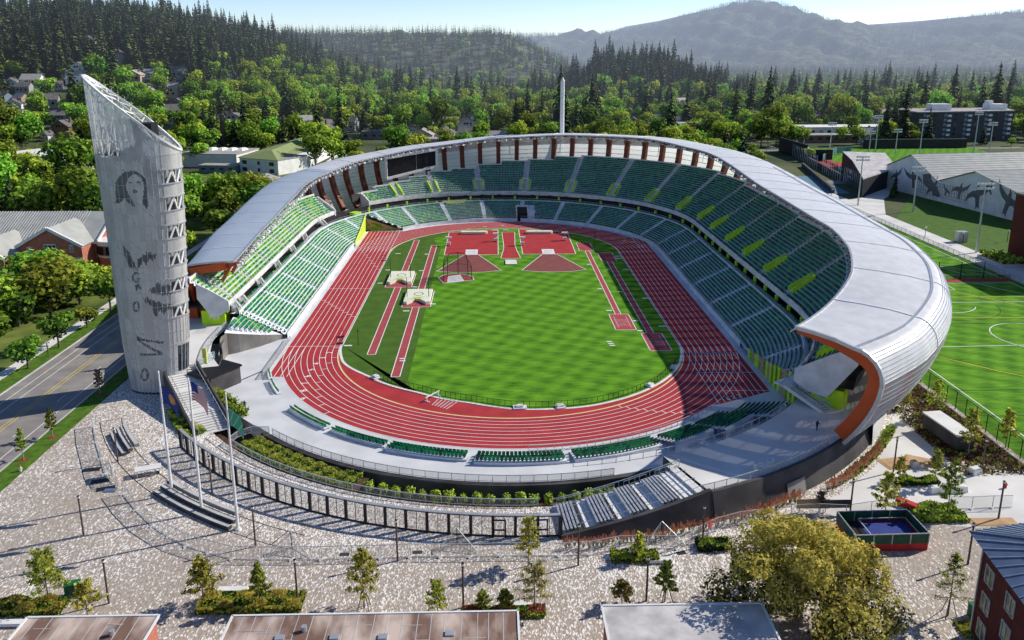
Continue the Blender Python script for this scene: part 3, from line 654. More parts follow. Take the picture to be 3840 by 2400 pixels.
# entrance boxes through the upper deck (lime walls, white front)
for a in AIS_U[1:-1]:
    q = MB(); Df = uf(a)+1.2; Db = Df+4.9
    dn = min(1, max(0, (a-fb(15))/20))
    for sgn in (-1, 1):
        w = 1.05*sgn
        q.grid([[P(a+w, Df, ZU+.2), P(a+w, Db, ZU+3.5)], [P(a+w, Df, ZU+2.0), P(a+w, Db, ZU+5.0)], [P(a+w*1.28, Df, ZU+2.0), P(a+w*1.28, Db, ZU+5.0)], [P(a+w*1.28, Df, ZU+.2), P(a+w*1.28, Db, ZU+3.5)]])
        q.quad(P(a+w, Df, ZU+.2), P(a+w*1.28, Df, ZU+.2), P(a+w*1.28, Df, ZU+2), P(a+w, Df, ZU+2))
    q.quad(P(a-1.1, Db, ZU+1.2), P(a+1.1, Db, ZU+1.2), P(a+1.1, Db, ZU+5.0), P(a-1.1, Db, ZU+5.0))
    q.quad(P(a-1.1, Df, ZU+.35), P(a+1.1, Df, ZU+.35), P(a+1.1, Db, ZU+1.4), P(a-1.1, Db, ZU+1.4))
    o = q.build('entrance_box', 'lime', st)
    if a > fb(30):
        q = MB(); q.quad(P(a-.95, Db-.05, ZU+1.5), P(a+.95, Db-.05, ZU+1.5), P(a+.95, Db-.05, ZU+4.9), P(a-.95, Db-.05, ZU+4.9)); q.build('back_panel', 'white', o)
        q = MB()   # dark figure graphic on the panel
        q.poly([P(a-.3, Db-.09, ZU+2.3), P(a+.4, Db-.09, ZU+2.2), P(a+.2, Db-.09, ZU+3.2), P(a+.5, Db-.09, ZU+3.6), P(a+.1, Db-.09, ZU+4.4), P(a-.3, Db-.09, ZU+4.3), P(a-.2, Db-.09, ZU+3.5), P(a-.5, Db-.09, ZU+3.0)]); q.build('figure_graphic', 'dark', o)
# fascia, soffit, lime posts, suites
fa = MB(); so = MB()
for A in (AIS_U, AIS_V):
    ring(fa, A[0], A[-1], lambda s: [(uf(s)-.5, ZU-.75), (uf(s)-.5, ZU+.6), (uf(s)-.2, ZU+.6), (uf(s)-.2, ZU-.2), (uf(s)+.1, ZU-.1)])
    ring(so, A[0], A[-1], lambda s: [(uf(s)-.5, ZU-.75), (uf(s)+9, ZU-.7), (uf(s)+9.5, ZU+2.0)])
fa.build('fascia', 'dirty_white', st); so.build('soffit', 'dark_wall', st)
for A in (AIS_V,):
    for a in A[1:]:      # boxes between white fascia pieces and stairs down to the cross aisle
        q = MB(); D1, D0 = uf(a)-.3, DT+.4
        for k in range(10): f = k/10.; D = D1+(D0-D1)*0; s = a-1.2-f*3.6; q.quad(P(s, D1-1.5, ZU-.2-f*3.0), P(s, D1-.1, ZU-.2-f*3.0), P(s+.36, D1-.1, ZU-.2-f*3.0), P(s+.36, D1-1.5, ZU-.2-f*3.0))
        for D in (D1-1.5, D1-.1): q.bar(P(a-1.0, D, ZU+.5), P(a-4.8, D, ZU-2.4), .12, .5)
        q.build('link_stairs', 'concrete', st)
        q = MB(); q.grid([[P(a-1, D1-1.7, ZU-.6), P(a+3, D1-1.7, ZU-.6)], [P(a-1, D1-1.7, ZU+1), P(a+3, D1-1.7, ZU+1)]]); q.build('glass_screen', 'rail_glass', st)
for k, s in enumerate(np.arange(nb(-30), fb(150), 7.8)):
    q = MB(); q.box(0, 0, 0, .6, .6, ZU-.75-(ZT+.4)); o = q.build('support_post', 'lime', st); o.location = P(s, DT+1.6, ZT+.4); o.rotation_euler = (0, 0, atan2(P(s, 2)[1]-P(s, 1)[1], P(s, 2)[0]-P(s, 1)[0]))
q = MB(); ring(q, nb(-34), ls(-36), [(DT+5.4, ZC), (DT+5.4, ZU-1)]); q.build('suite_front', 'dark', st)
# end walls of the upper decks (white panels)
def endwall(s, n, name, lab):
    q = MB(); d = uf(s); hh = n*UT; zt = ZU+hh*UR/UT
    pts = [(d-.5, ZU-1.3), (d-.5, ZU+.8), (d+hh*.55, ZU+.8+hh*.55*UR/UT), (d+hh, zt+.2), (d+hh, zt-3.2), (d+hh*.55, ZU-2.9), (d+1.8, ZU-2.6)]
    q.poly([P(s, a, b) for a, b in pts]); e = .35 if s < SA else -.35
    q.poly([P(s+e, a, b) for a, b in pts])
    for k in range(len(pts)): a, b = pts[k], pts[(k+1) % len(pts)]; q.quad(P(s, *a), P(s, *b), P(s+e, *b), P(s+e, *a))
    return q.build(name, 'dirty_white', st, label=lab)
endwall(nb(-39), 11.5, 'deck_end_wall', 'white panelled end wall of the right upper deck'); endwall(ls(-38.6), 7.5, 'deck_end_wall', 'white end wall of the left upper deck')
endwall(fb(139.2), 5, 'deck_end_wall', 'white end of the far upper deck by the gap'); endwall(fb(156.7), 8, 'deck_end_wall', 'white end of the left upper deck by the gap')
for s, d0, tx in ((nb(-37), 66, None), (ls(-36.5), 64.5, '105'), (fb(148), 62.5, None), (fb(136), 66, None)):
    q = MB(); x, y, _ = P(s, d0); x2, y2, _ = P(s, d0+1); q.box(0, 0, 0, 5, 3.4, 3.2); o = q.build('lime_core', 'lime', st); o.location = (x, y, ZC); o.rotation_euler = (0, 0, atan2(y2-y, x2-x))
    if tx: text(tx, 1.6, (x+.2, y-1.76, ZC+1.8), 0, 'mat_white', st, 'section_number', rx=pi/2)
# players' tunnel in the far bowl
tn = MB(); tx0, tx1 = 5.6, 9.4
yf = sqrt(49.2**2-7.5**2)+HB
tn.quad((tx0, yf, 0), (tx1, yf, 0), (tx1, yf, 3.2), (tx0, yf, 3.2)); tn.quad((tx0, yf, 3.2), (tx1, yf, 3.2), (tx1, yf+6, 4.4), (tx0, yf+6, 4.4)); tn.build('tunnel_mouth', 'black', st)  # black sheets paint the darkness of the opening
tn = MB()
for x in (tx0-.2, tx1+.2): tn.bar((x, yf-.1, 1.9), (x, yf+6, 3.4), .35, 3.4)
tn.bar((tx0-.3, yf+5, 5.0), (tx1+.3, yf+5, 5.0), .3, .6); tn.build('tunnel_wall', 'white', st)
# concourse ring
q = MB(); ring(q, nb(-70), ls(-38), [(61.2, -.2), (61.2, ZC), (72.3, ZC)])
q.grid([[P(s, 72.3, ZC) for s in srange(nb(-40), ls(-36))], [P(s, 74, ZC) for s in srange(nb(-40), ls(-36))], [P(s, 74.2, -.2) for s in srange(nb(-40), ls(-36))]])
q.poly([(-60.9, -38, ZC), (-61.5, -48, ZC), (-60, -54, ZC), (-57.6, -59, ZC), (-55.6, -62.4, ZC), (-59.3, -63.4, ZC), (-64.5, -65.4, ZC), (-71, -64, ZC), (-76, -52, ZC), (-76, -38, ZC)])
q.build('concourse', 'slab', kind='structure')
# ------------------------------------------------------------------ roof
RT = [(nb(-48), 64.0, 19.9, 73.2, 19.0, 77.8, 14.5, 73.2), (nb(-38), 64.3, 20.6, 76.5, 20.0, 80.3, 15.6, 74), (nb(-24), 66.0, 23.0, 79, 21.6, 82.5, 17.2, 75.5), (nb(-12), 66.5, 24.6, 80.3, 22.8, 84, 18.6, 76.5), (0, 66.7, 25.7, 81, 23.8, 85.3, 19.8, 77),
      (HB, 67, 27, 82.5, 25.2, 88, 20.8, 78), (SA, 69, 28.3, 84, 26.6, 90, 21.6, 80), (fb(25), 72, 29.2, 86, 28.6, 92, 24, 81), (fb(45), 75, 30.4, 88, 29.9, 93, 25.5, 82), (fb(70), 76, 30.0, 88.5, 29.6, 92.5, 25, 82), (fb(90), 77, 28.4, 88.5, 28.3, 91.5, 23.5, 82),
      (fb(110), 75, 25.9, 86, 26.0, 89, 21, 81), (fb(135), 71, 23.3, 83, 23.3, 86, 18.5, 79), (fb(155), 67.5, 21.0, 80, 20.9, 82.5, 16.5, 77), (SA+SB, 64.2, 19.0, 77, 18.4, 79, 14.3, 75), (ls(0), 62.6, 17.5, 74.6, 16.9, 76.3, 13, 72.5), (ls(-33), 60.8, 16.5, 71.3, 15.6, 72.2, 11, 70.2)]
def roof_prof(s, off=0.):
    Di, zi, Dr, zr, Db, zb, Df = interp(RT, s)
    pts = [(Di, zi), (Di*.66+Dr*.34, zi*.64+zr*.36+.25), (Di*.3+Dr*.7, zi*.28+zr*.72+.3), (Dr, zr)]
    # quarter curves ridge > bulge > foot
    for k in range(1, 7): a = k/6*pi/2; pts.append((Dr+(Db-Dr)*sin(a), zb+(zr-zb)*cos(a)))
    for k in range(1, 7): a = k/6; pts.append((Df+(Db-Df)*(1-a**1.7), zb-(zb-ZC)*a))
    if off:
        out = []
        for i, (d, z) in enumerate(pts):
            a, b = pts[max(0, i-1)], pts[min(len(pts)-1, i+1)]; tx, tz = b[0]-a[0], b[1]-a[1]; L = hypot(tx, tz) or 1
            out.append((d+off*tz/L, z-off*tx/L))      # towards the inside of the shell
        return out
    return pts
rf = thing('stadium_roof', 'curved white ribbed stadium roof sweeping over the seats', 'roof')
SR0, SR1 = nb(-48), ls(-33)
def roofm(s): return 1 if s > fb(128) else 0
q = MB(); ks = srange(SR0, SR1, 1.5)
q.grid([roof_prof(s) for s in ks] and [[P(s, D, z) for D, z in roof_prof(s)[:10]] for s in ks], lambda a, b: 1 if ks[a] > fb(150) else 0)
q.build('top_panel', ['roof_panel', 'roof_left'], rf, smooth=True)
q = MB(); q.grid([[P(s, D, z) for D, z in roof_prof(s)[9:]] for s in ks]); q.build('side_panel', 'wall_panel', rf, smooth=True)
# raised seams across and along, gutter along the ridge
q = MB()
NS = 30
for k in range(NS+1):
    s = SR0+(SR1-SR0)*k/NS; pr = roof_prof(s, -.05)[:11]
    for a, b in zip(pr, pr[1:]): q.bar(P(s, *a), P(s, *b), .22, .10)
q.build('panel_seam', 'roof_seam', rf)
q = MB()
for j in [5, 6, 7, 8, 9, 10, 11, 12, 13, 14]:
    for f in (0, .5):
        pts = []
        for s in srange(SR0, ls(-33), 3):
            pr = roof_prof(s, -.03); a, b = pr[j], pr[min(j+1, 15)]; pts.append(P(s, a[0]+(b[0]-a[0])*f, a[1]+(b[1]-a[1])*f))
        for a, b in zip(pts, pts[1:]): q.bar(a, b, .10, .10)
q.build('wall_batten', 'steel', rf)
q = MB()
for a, b in zip(ks, ks[1:]):
    if a < SA: q.bar(P(a, *roof_prof(a, -.05)[3]), P(b, *roof_prof(b, -.05)[3]), .45, .2)
q.build('ridge_gutter', 'steel', rf)
# rim truss along the inner edge
q = MB(); kk = srange(SR0, SR1, 2.0)
for i, (a, b) in enumerate(zip(kk, kk[1:])):
    pa, pb = roof_prof(a), roof_prof(b)
    A, B = P(a, *pa[0]), P(b, *pb[0]); q.bar(A, B, .35, .35)
    A2, B2 = P(a, pa[0][0]-.8, pa[0][1]-.9), P(b, pb[0][0]-.8, pb[0][1]-.9); q.bar(A2, B2, .16); q.bar(A, B2, .10); q.bar(A, A2, .12)
q.build('rim_truss', 'steel', rf)
q = MB()
for i, s in enumerate(srange(fb(45), SR1, 2.1)):
    p = roof_prof(s)[0]; q.box(*P(s, p[0]-1.1, p[1]-1.2), .8, .5, .6, rz=i)
q.build('rim_lights', 'white', rf)
# ribs
NR = 80
for k in range(NR+1):
    s = SR0+.7+(SR1-SR0-1.4)*k/NR; end = k in (0, NR)
    a_ = roof_prof(s, .35); b_ = roof_prof(s, 2.1 if not end else 2.4)
    n = len(a_); q = MB(); w = .52 if not end else .35
    seq = list(range(n))
    tp = [min(1, .35+i*.16) for i in seq]
    b_ = [(x+(u-x)*t, y+(v-y)*t) for (x, y), (u, v), t in zip(a_, b_, tp)]
    for i in range(n-1):
        for side in (-1, 1): q.quad(P(s+side*w, *a_[i]), P(s+side*w, *a_[i+1]), P(s+side*w, *b_[i+1]), P(s+side*w, *b_[i]))
        q.quad(P(s-w, *b_[i]), P(s+w, *b_[i]), P(s+w, *b_[i+1]), P(s-w, *b_[i+1])); q.quad(P(s-w, *a_[i]), P(s+w, *a_[i]), P(s+w, *a_[i+1]), P(s-w, *a_[i+1]))
    q.build('rib', 'orange_rib' if k in (0, 1, NR, NR-1) else 'rust', rf, label='broad orange end rib of the roof' if end else None)
# purlins and cross braces inside
q = MB()
for j in (1, 2, 4, 6, 8, 10, 12):
    pts = [P(s, *roof_prof(s, .25)[j]) for s in srange(SR0, SR1, 3.2)]
    for a, b in zip(pts, pts[1:]): q.bar(a, b, .13)
for k in range(NR):
    s0 = SR0+.7+(SR1-SR0-1.4)*k/NR; s1 = SR0+.7+(SR1-SR0-1.4)*(k+1)/NR
    q.bar(P(s0, *roof_prof(s0, .9)[3]), P(s1, *roof_prof(s1, .9)[9]), .26)
q.build('bracing', 'steel', rf)
# glass band at the ends: silver edge trim on the near right arch
q = MB(); pr = roof_prof(SR0)
for a, b in zip(pr, pr[1:]): q.bar(P(SR0, *a), P(SR0, *b), .5, .55)
pr = roof_prof(SR1)
for a, b in zip(pr, pr[1:]): q.bar(P(SR1, *a), P(SR1, *b), .4, .4)
q.build('edge_trim', 'steel', rf)
# V struts behind the left end
q = MB()
for s in (ls(-31), ls(-24), ls(-16)):
    q.bar(P(s, 69, ZC), P(s-3, 62.5, 15.5), .9, .6); 
q.build('raking_column', 'orange_rib', rf)
q = MB(); s = ls(-32.9); n_ = 12
for f0, f1 in ((0, .5), (.5, 1)):
    q.bar((-70.6-1.0*f0, -33.1, ZC+11*f0), (-70.6-1.0*f1, -33.1, ZC+11*f1), 1.0, 2.4)
q.bar((-71.6, -33.1, 14.3), (-62.5, -33.1, 15.6), 1.0, 1.7); q.bar((-68, -30, ZC), (-66.5, -31.5, 12), .9, .9); q.bar((-73, -29.6, ZC), (-71, -32, 14), .9, .9)
q.build('end_frame', 'orange_rib', rf, label='broad orange frame under the left end of the roof')
# screen
t = thing('video_screen', 'big black video screen in a white frame under the left far roof', 'screen')
A, B = Vector((-44.2, 101.5, 0)), Vector((-25.6, 113.0, 0)); A1, B1 = 14.8, 18.0; A2, B2 = 22.6, 24.6
q = MB(); q.quad((*A.xy, A1), (*B.xy, B1), (*B.xy, B2), (*A.xy, A2)); q.build('display', 'black', t)
d = (B-A).normalized(); nrm = Vector((d.y, -d.x, 0))
q = MB()
for (p, z), (r, w) in (((A, A1), (B, B1)), ((A, A2), (B, B2)), ((A, A1), (A, A2)), ((B, B1), (B, B2))): q.bar((*(p+nrm*.1).xy, z), (*(r+nrm*.1).xy, w), .9, .9)
q.build('frame', 'dirty_white', t)
q = MB(); m_ = (A+B)/2+d*2+nrm*.05; q.bar((m_.x, m_.y, 16.9), (m_.x, m_.y, 23.6), .08); q.build('panel_joint', 'steel', t)
# mast
t = thing('mast', 'tall slender white mast with a pointed tip behind the far roof', 'mast', (25.6, 133, 0)); q = MB(); q.cone((0, 0, 0), (0, 0, 50.3), 1.0, .85, 12); q.build('shaft', 'white', t); q = MB(); q.cone((0, 0, 50.3), (0, 0, 51.9), .85, .1, 12); q.build('tip', 'white', t)
# end stair on the right
t = thing('access_stair', 'concrete stair with glass sides dropping from the right end of the bowl to the concourse', 'staircase')
q = MB(); top = Vector((46.6, -79.2, 5.9)); bot = Vector((51.0, -85.2, ZC)); dd = (bot-top); n = Vector((dd.y, -dd.x, 0)).normalized()
q.prism([(44.6, -78), (48.6, -75.4), (50, -78.2), (46, -80.6)], 5.7, 6.0); q.build('landing', 'dirty_white', t)
q = MB()
for k in range(14): f = k/14; p = top+dd*f; q.bar(p-n*1.1, p+n*1.1, .5, .16)
q.build('steps', 'concrete', t)
q = MB()
for sd in (-1, 1): q.bar(top+n*1.2*sd, bot+n*1.2*sd, .15, .5)
q.build('stringer', 'white', t)
q = MB()
for sd in (-1, 1): q.quad(top+n*1.2*sd, bot+n*1.2*sd, bot+n*1.2*sd+Vector((0, 0, 1.1)), top+n*1.2*sd+Vector((0, 0, 1.1)))
q.build('glass_side', 'rail_glass', t)
q = MB()
for sd in (-1, 1): q.bar(top+n*1.2*sd+Vector((0, 0, 1.1)), bot+n*1.2*sd+Vector((0, 0, 1.1)), .08)
q.build('handrail', 'steel', t)
# ------------------------------------------------------------------ tower
TRAD = [(0, 5.2), (3.7, 5.5), (9, 5.95), (14, 6.15), (23, 6.5), (35, 6.95), (45, 7.3), (62, 7.8)]
def trad(z): return interp1(TRAD, z)
def interp1(t, z):
    for (a, b), (c, d) in zip(t, t[1:]):
        if z <= c: return b+(d-b)*(z-a)/(c-a)
    return t[-1][1]
TY = -63.4; TK = .66
def tp(deg, z, off=0):
    a = radians(deg); r = trad(max(z, 0)); c = -66.5+.75*min(1, z/35)
    return (c+(r+off)*cos(a), TY+(r*TK+off)*sin(a), z)
def tcut(x, y=TY): return 57.4-(x+73.6)*.845-.2*(y-TY)
POL = {
'hair':[(-114,37.7),(-111,39.5),(-104,40.6),(-94,41.4),(-83,41.6),(-74,41.0),(-68,40.0),(-67,38.7),(-69,37.0),(-70,34.6),(-73,35.1),(-77,36.0),(-73,37.7),(-72,39.1),(-74,40.2),(-81,41.0),(-88,40.7),(-93,39.9),(-96,38.8),(-95,37.8),(-91,36.9),(-86,35.1),(-96,36.0),(-101,36.9),(-107,36.0),(-115,35.9)],
'eyeR':[(-81,39.6),(-79,39.75),(-75,39.6),(-75,39.3),(-80,39.3)],'eyeL':[(-92,39.5),(-90,39.75),(-87,39.6),(-88,39.3),(-92,39.3)],
'mouth':[(-88,38.1),(-85,38.3),(-81,38.1),(-82,37.7),(-87,37.6)],'nose':[(-87,38.7),(-86,38.6),(-83,38.6),(-86,38.45)],
'a':[(-113,28.4),(-103,27.3),(-98,25.5),(-94,24.1),(-106,24.5),(-112,26.4)],
'b':[(-92,25.8),(-77,27.1),(-62,26.6),(-65,25.8),(-74,25.7),(-79,24.9),(-84,25.5),(-91,24.3),(-94,23.9)],
'c':[(-80,20.2),(-72,20.6),(-64,21.5),(-58,20.9),(-52,21.0),(-41,20.5),(-41,18.9),(-56,19.1),(-73,19.5)],
'd':[(-89,18.6),(-81,18.8),(-78,18.3),(-38,16.8),(-40,15.8),(-49,16.3),(-59,15.6),(-65,16.2),(-73,14.9),(-76,16.6),(-79,17.6),(-85,17.7)],
'N1':[(-109,11.7),(-99,11.1),(-59,10.2),(-67,9.8),(-79,10.3),(-108,10.7)],'N2':[(-107,10.6),(-99,10.5),(-65,8.2),(-67,7.7),(-76,8.2)],'N3':[(-106,8.2),(-66,8.0),(-67,7.6),(-105,7.8)],
'O':[(-96,17.1),(-97,16.6),(-100,16.2),(-103,16.0),(-106,16.1),(-108,16.5),(-108,17.0),(-107,17.6),(-104,18.0),(-100,18.2),(-98,18.0),(-96,17.7)],
'G':[(-90,23.2),(-94,23.6),(-100,23.4),(-104,22.7),(-103,21.9),(-98,21.5),(-92,21.7),(-90,22.4),(-95,22.5),(-96,22.2),(-93,22.1),(-95,21.9),(-99,22.0),(-101,22.5),(-99,23.0),(-95,23.3),(-93,23.0)],
'G2':[(-100,21.1),(-92,21.5),(-89,20.2),(-93,20.2),(-95,20.8),(-98,20.0),(-101,20.2)],
'O2':[(-93,4.0),(-95,3.3),(-99,2.8),(-104,2.6),(-109,2.7),(-112,3.1),(-112,3.8),(-109,4.5),(-104,5.0),(-100,5.3),(-96,5.1),(-94,4.6)]}
HOLE = {'O':[(-99,17.1),(-99,16.7),(-101,16.5),(-103,16.4),(-104,16.4),(-105,16.7),(-105,17.1),(-104,17.4),(-102,17.7),(-101,17.8),(-99,17.7)],'O2':[(-98,4.0),(-99,3.5),(-101,3.2),(-103,3.1),(-106,3.2),(-107,3.4),(-107,3.9),(-105,4.3),(-103,4.7),(-100,4.8)]}
MID = {'mtn':[(-85,51.3),(-72,50.7),(-69,48.4),(-69,44.6),(-73,42.8),(-81,43.3),(-86,42.6),(-95,43.3),(-105,43.3),(-117,43.8),(-117,44.4),(-92,45.2),(-77,46),(-78,49.4)],
'mid':[(-68,44.6),(-41,40.1),(-10,39.3),(-48,38.1),(-62,36.9),(-69,37.7),(-65,39.4),(-71,40.9)],'e':[(-60,32.0),(-52,31.2),(-46,29.4),(-52,29.0),(-60,30.5)],'f':[(-44,21.8),(-20,22.2),(-6,20.5),(-24,19),(-40,19.2)]}
def inside(p, poly):
    x, y = p; c = False; j = len(poly)-1
    for i in range(len(poly)):
        a, b = poly[i], poly[j]
        if (a[1] > y) != (b[1] > y) and x < (b[0]-a[0])*(y-a[1])/(b[1]-a[1])+a[0]: c = not c
        j = i
    return c
WIN = [(41.5, 39.0), (36.7, 34.2), (31.7, 29.2), (26.8, 24.3), (21.9, 19.5), (16.9, 14.6)]
tw = thing('tower', 'tall tapered silver tower with a slanted open top and a grey portrait on its skin', 'tower')
q = MB(); dA, dz = 1.5, .22; nA = int(360/dA); nz_ = int(61/dz)
idx = {}
def vid(i, j):
    k = (i % nA, j)
    if k not in idx:
        d = -180+k[0]*dA; z = j*dz-.2; p = tp(d, z); zc = tcut(p[0], p[1])
        if z > zc: p = (p[0], p[1], zc)
        idx[k] = len(q.v); q.v.append(p)
    return idx[k]
rr_ = random.Random(3); jag = [rr_.uniform(-.45, .45) for _ in range(400)]
for j in range(nz_):
    for i in range(nA):
        d = -180+(i+.5)*dA; z = (j+.5)*dz-.2; x = tp(d, z)[0]; zc = tcut(x, tp(d, z)[1])
        if z-dz*.5 > zc: continue
        win = any(lo < z < hi and -42 < d < 62 for hi, lo in WIN) or (44.1 < z < 46.3 and (d < -99 and d > -150)) or (3.9 < z < 9.1 and -37 < d < 40)
        if win: continue
        zj = z+jag[i % 400]*(.5 if z > 14 else .1)
        k = 0
        pd = (d, z); pj = (d, zj)
        for n_, po in POL.items():
            if inside(pj if n_ in 'abcd' else pd, po) and not (n_ in HOLE and inside(pd, HOLE[n_])): k = 2; break
        if k == 0:
            for po in MID.values():
                if inside(pj, po): k = 1; break
            if k == 0 and ((z*7.3+d*.9) % 31 < .6): k = 1
        if zc-z < 12 and z > 46.6 and k == 0: k = 3
        if k == 0 and (int((d+180)//8)*7+int(z//4.85)*13+int((d+180)//8)*int(z//4.85)*5) % 10 < 4: k = 4
        q.f.append((vid(i, j), vid(i+1, j), vid(i+1, j+1), vid(i, j+1))); q.m.append(k)
q.build('perforated_skin', ['skin_tower', 'skin_mid', 'skin_dark', 'skin_open', 'skin_alt'], tw, smooth=True)
q = MB()   # vertical panel joints and floor rings
for d in range(-180, 180, 8):
    z = 0.
    while z < 56:
        z2 = min(z+4.85, tcut(tp(d, z)[0]), 57)
        if z2 <= z+.2: break
        if not (-42 < d < 62 and z > 12) and not (-40 < d < 42 and z < 9): q.bar(tp(d, z, .03), tp(d, z2, .03), .07, .05)
        z = z2
for z in [9.4, 11.9]+[w[0] for w in WIN]+[w[1] for w in WIN]+[46.4, 44, 50, 53]+[2.4*k-.4 for k in range(1, 4)]:
    for d in range(-180, 180, 6):
        if tcut(tp(d, z)[0]) > z and not (z < 9 and -38 < d < 42) and not (z > 43 and False): q.bar(tp(d, z, .05), tp(d+6, z, .05), *((.07, .05) if z < 13 or z > 43 or not (-50 < d < 66) else (.20, .22)))
q.build('panel_frame', 'steel', tw)
q = MB()   # inner core with floors
q.grid([[((tp(d, z)[0]+67)*.62-67, (tp(d, z)[1]-TY)*.62+TY, z) for d in range(-180, 181, 12)] for z in (0, 44)])
for z in [w[1]-.1 for w in WIN]+[43.9, 9.2]: q.poly([((tp(d, z)[0]+67)*.97-67, (tp(d, z)[1]-TY)*.97+TY, z) for d in range(-180, 180, 10)])
q.build('core', 'dark', tw)
q = MB()
for hi, lo in WIN:
    q = MB()
    for k, d in enumerate(range(-38, 62, 22)): q.bar(tp(d, lo, -.25), tp(d+13, hi, -.25), .34); q.bar(tp(d+20, lo, -.3), tp(d+13, hi, -.3), .2)
    q.build('diagonal_brace', 'white', tw)
q = MB()
for d in (-146, -130, -114): q.bar(tp(d, 44.1, -.2), tp(d+14, 46.3, -.2), .2)
q.build('diagonal_brace', 'white', tw)
q = MB(); q.grid([[tp(d, z, -.15) for d in range(-37, 41, 6)] for z in (3.7, 9.2)]); q.build('entrance_glass', 'glass', tw)
q = MB()
for d in range(-37, 41, 11): q.bar(tp(d, 3.7, -.1), tp(d, 9.2, -.1), .1)
q.build('entrance_mullion', 'steel', tw)
q = MB(); ring_ = []
for d in range(-180, 184, 4):
    x = tp(d, 50)[0]; z = tcut(x); p = tp(d, min(z, 60)); ring_.append((p[0], p[1], tcut(p[0], p[1])))
for a, b in zip(ring_, ring_[1:]): q.bar(a, b, .38, .38)
inr = [((x+67)*.86-67, (y-TY)*.74+TY, z-.8) for x, y, z in ring_]
for a, b in zip(inr, inr[1:]): q.bar(a, b, .2)
for i in range(0, len(inr)-1, 4): q.bar(ring_[i], inr[i], .18); q.bar(ring_[i], inr[min(i+4, len(inr)-1)], .14)
for i in range(3): q.bar(inr[8+i*6], inr[-8-i*6], .2)
q.build('top_truss', 'white', tw)
q = MB()
for d in range(-180, 180, 15):
    z0 = 44
    zt = tcut(tp(d, 50)[0])-1.5
    if zt > z0: q.bar(tp(d, z0, -.4), tp(d, zt, -.5), .16); q.bar(tp(d, z0, -.4), tp(d+15, min(zt, z0+7), -.5), .13)
q.build('inner_frame', 'white', tw)
q = MB(); q.box(-64.0, -62.6, 43.8, 2.4, 3, 5.4); q.build('lift_housing', 'black', tw)
q = MB(); q.grid([[((tp(d, z)[0]+67)*1.005-67, (tp(d, z)[1]-TY)*1.005+TY, z) for d in range(-180, 181, 10)] for z in (-.2, .35)]); q.build('plinth', 'dark', tw)
# ------------------------------------------------------------------ left forecourt: stairs, kiosk, walls, flag poles
t = thing('entrance_stair', 'wide flight of pale concrete steps beside the tower with dark side walls', 'staircase')
T0, T1 = Vector((-61.8, -64.6, ZC)), Vector((-50.2, -82.6, 0)); dv = T1-T0; dh = Vector((dv.x, dv.y, 0)).normalized(); nn = Vector((dh.y, -dh.x, 0))
q = MB(); NSt = 24
for k in range(NSt):
    f = k/NSt; L_ = dv.length; run = [0]
    land = (0 if k < 8 else (1.6 if k < 16 else 3.2)); tot = Vector((dv.x, dv.y, 0)).length
    a = (k*(tot-3.2)/NSt)+land; b = a+(tot-3.2)/NSt+(1.6 if k in (7, 15) else 0); z = ZC-(k+1)*ZC/NSt
    p0 = Vector((T0.x, T0.y, 0))+dh*a; p1 = Vector((T0.x, T0.y, 0))+dh*b
    q.prism([(p0-nn*2.6).xy, (p1-nn*2.6).xy, (p1+nn*2.6).xy, (p0+nn*2.6).xy], -.1, z+.001, 0)
    c_ = p0; q.bar(c_-nn*2.6+Vector((0, 0, z+.155)), c_+nn*2.6+Vector((0, 0, z+.155)), .08, .02, 1)
q.build('steps', ['slab', 'concrete'], t)
for sd, nm in ((1, 'left'), (-1, 'right')):
    q = MB(); a, b = Vector((T0.x, T0.y, 0))+nn*2.9*sd-dh*1, Vector((T1.x, T1.y, 0))+nn*2.9*sd
    h0, h1 = ZC+1.0, 1.0
    for o in (0, .35*sd): q.quad(a+nn*o+Vector((0, 0, -.1)), b+nn*o+Vector((0, 0, -.1)), b+nn*o+Vector((0, 0, h1)), a+nn*o+Vector((0, 0, h0)))
    q.quad(a+Vector((0, 0, h0)), b+Vector((0, 0, h1)), b+nn*.35*sd+Vector((0, 0, h1)), a+nn*.35*sd+Vector((0, 0, h0)))
    q.build('side_wall', 'dark_wall', t)
q = MB()
for sd in (-2.4, 2.4):
    q.bar(T0+nn*sd+Vector((0, 0, 1.0)), Vector((T1.x, T1.y, 1.0))+nn*sd, .09)
    for k in range(0, 13): p = T0.lerp(T1, k/12)+nn*sd; q.bar(p, p+Vector((0, 0, 1.0)), .06)
q.build('handrail', 'steel', t)
mb = MB()
path = [P(nb(d), 59.4)[:2] for d in (-178, -174, -170, -166)]+[(-56.4, -58), (-55.6, -62.2)]
for a, b in zip(path, path[1:]): mb.quad((*a, 0), (*b, 0), (*b, ZC+.1), (*a, ZC+.1))
mb.build('concourse_wall', 'wall_concrete', kind='structure')
t = thing('concourse_doors', 'dark doors in the curved grey wall below the concourse', 'door', (0, 0, 0)); q = MB(); q.quad((-57.9, -54.4, 0), (-56.25, -58.8, 0), (-56.25, -58.8, 2.9), (-57.9, -54.4, 2.9)); q.build('leaf', 'black', t)
q = MB()
for f in (0, .33, .66, 1): a = Vector((-57.9, -54.4, 0)).lerp(Vector((-56.25, -58.8, 0)), f); q.bar(a+Vector((.1, 0, 0)), a+Vector((.1, 0, 2.9)), .1)
q.build('frame', 'steel', t)
t = thing('kiosk', 'black flat roofed kiosk with a glass front beside the steps', 'kiosk', (-56.0, -63.6, 0), radians(-32)+pi/2*0)
q = MB(); q.box(0, 0, 3.3, 5.4, 8.2, .35); q.build('roof', 'black', t)
q = MB(); q.box(0, .4, 0, 4.9, 6.8, 3.3); q.build('wall', 'dark_wall', t)
q = MB(); q.box(.1, -3.1, .3, 4.2, .3, 2.7); q.build('window', 'glass', t)
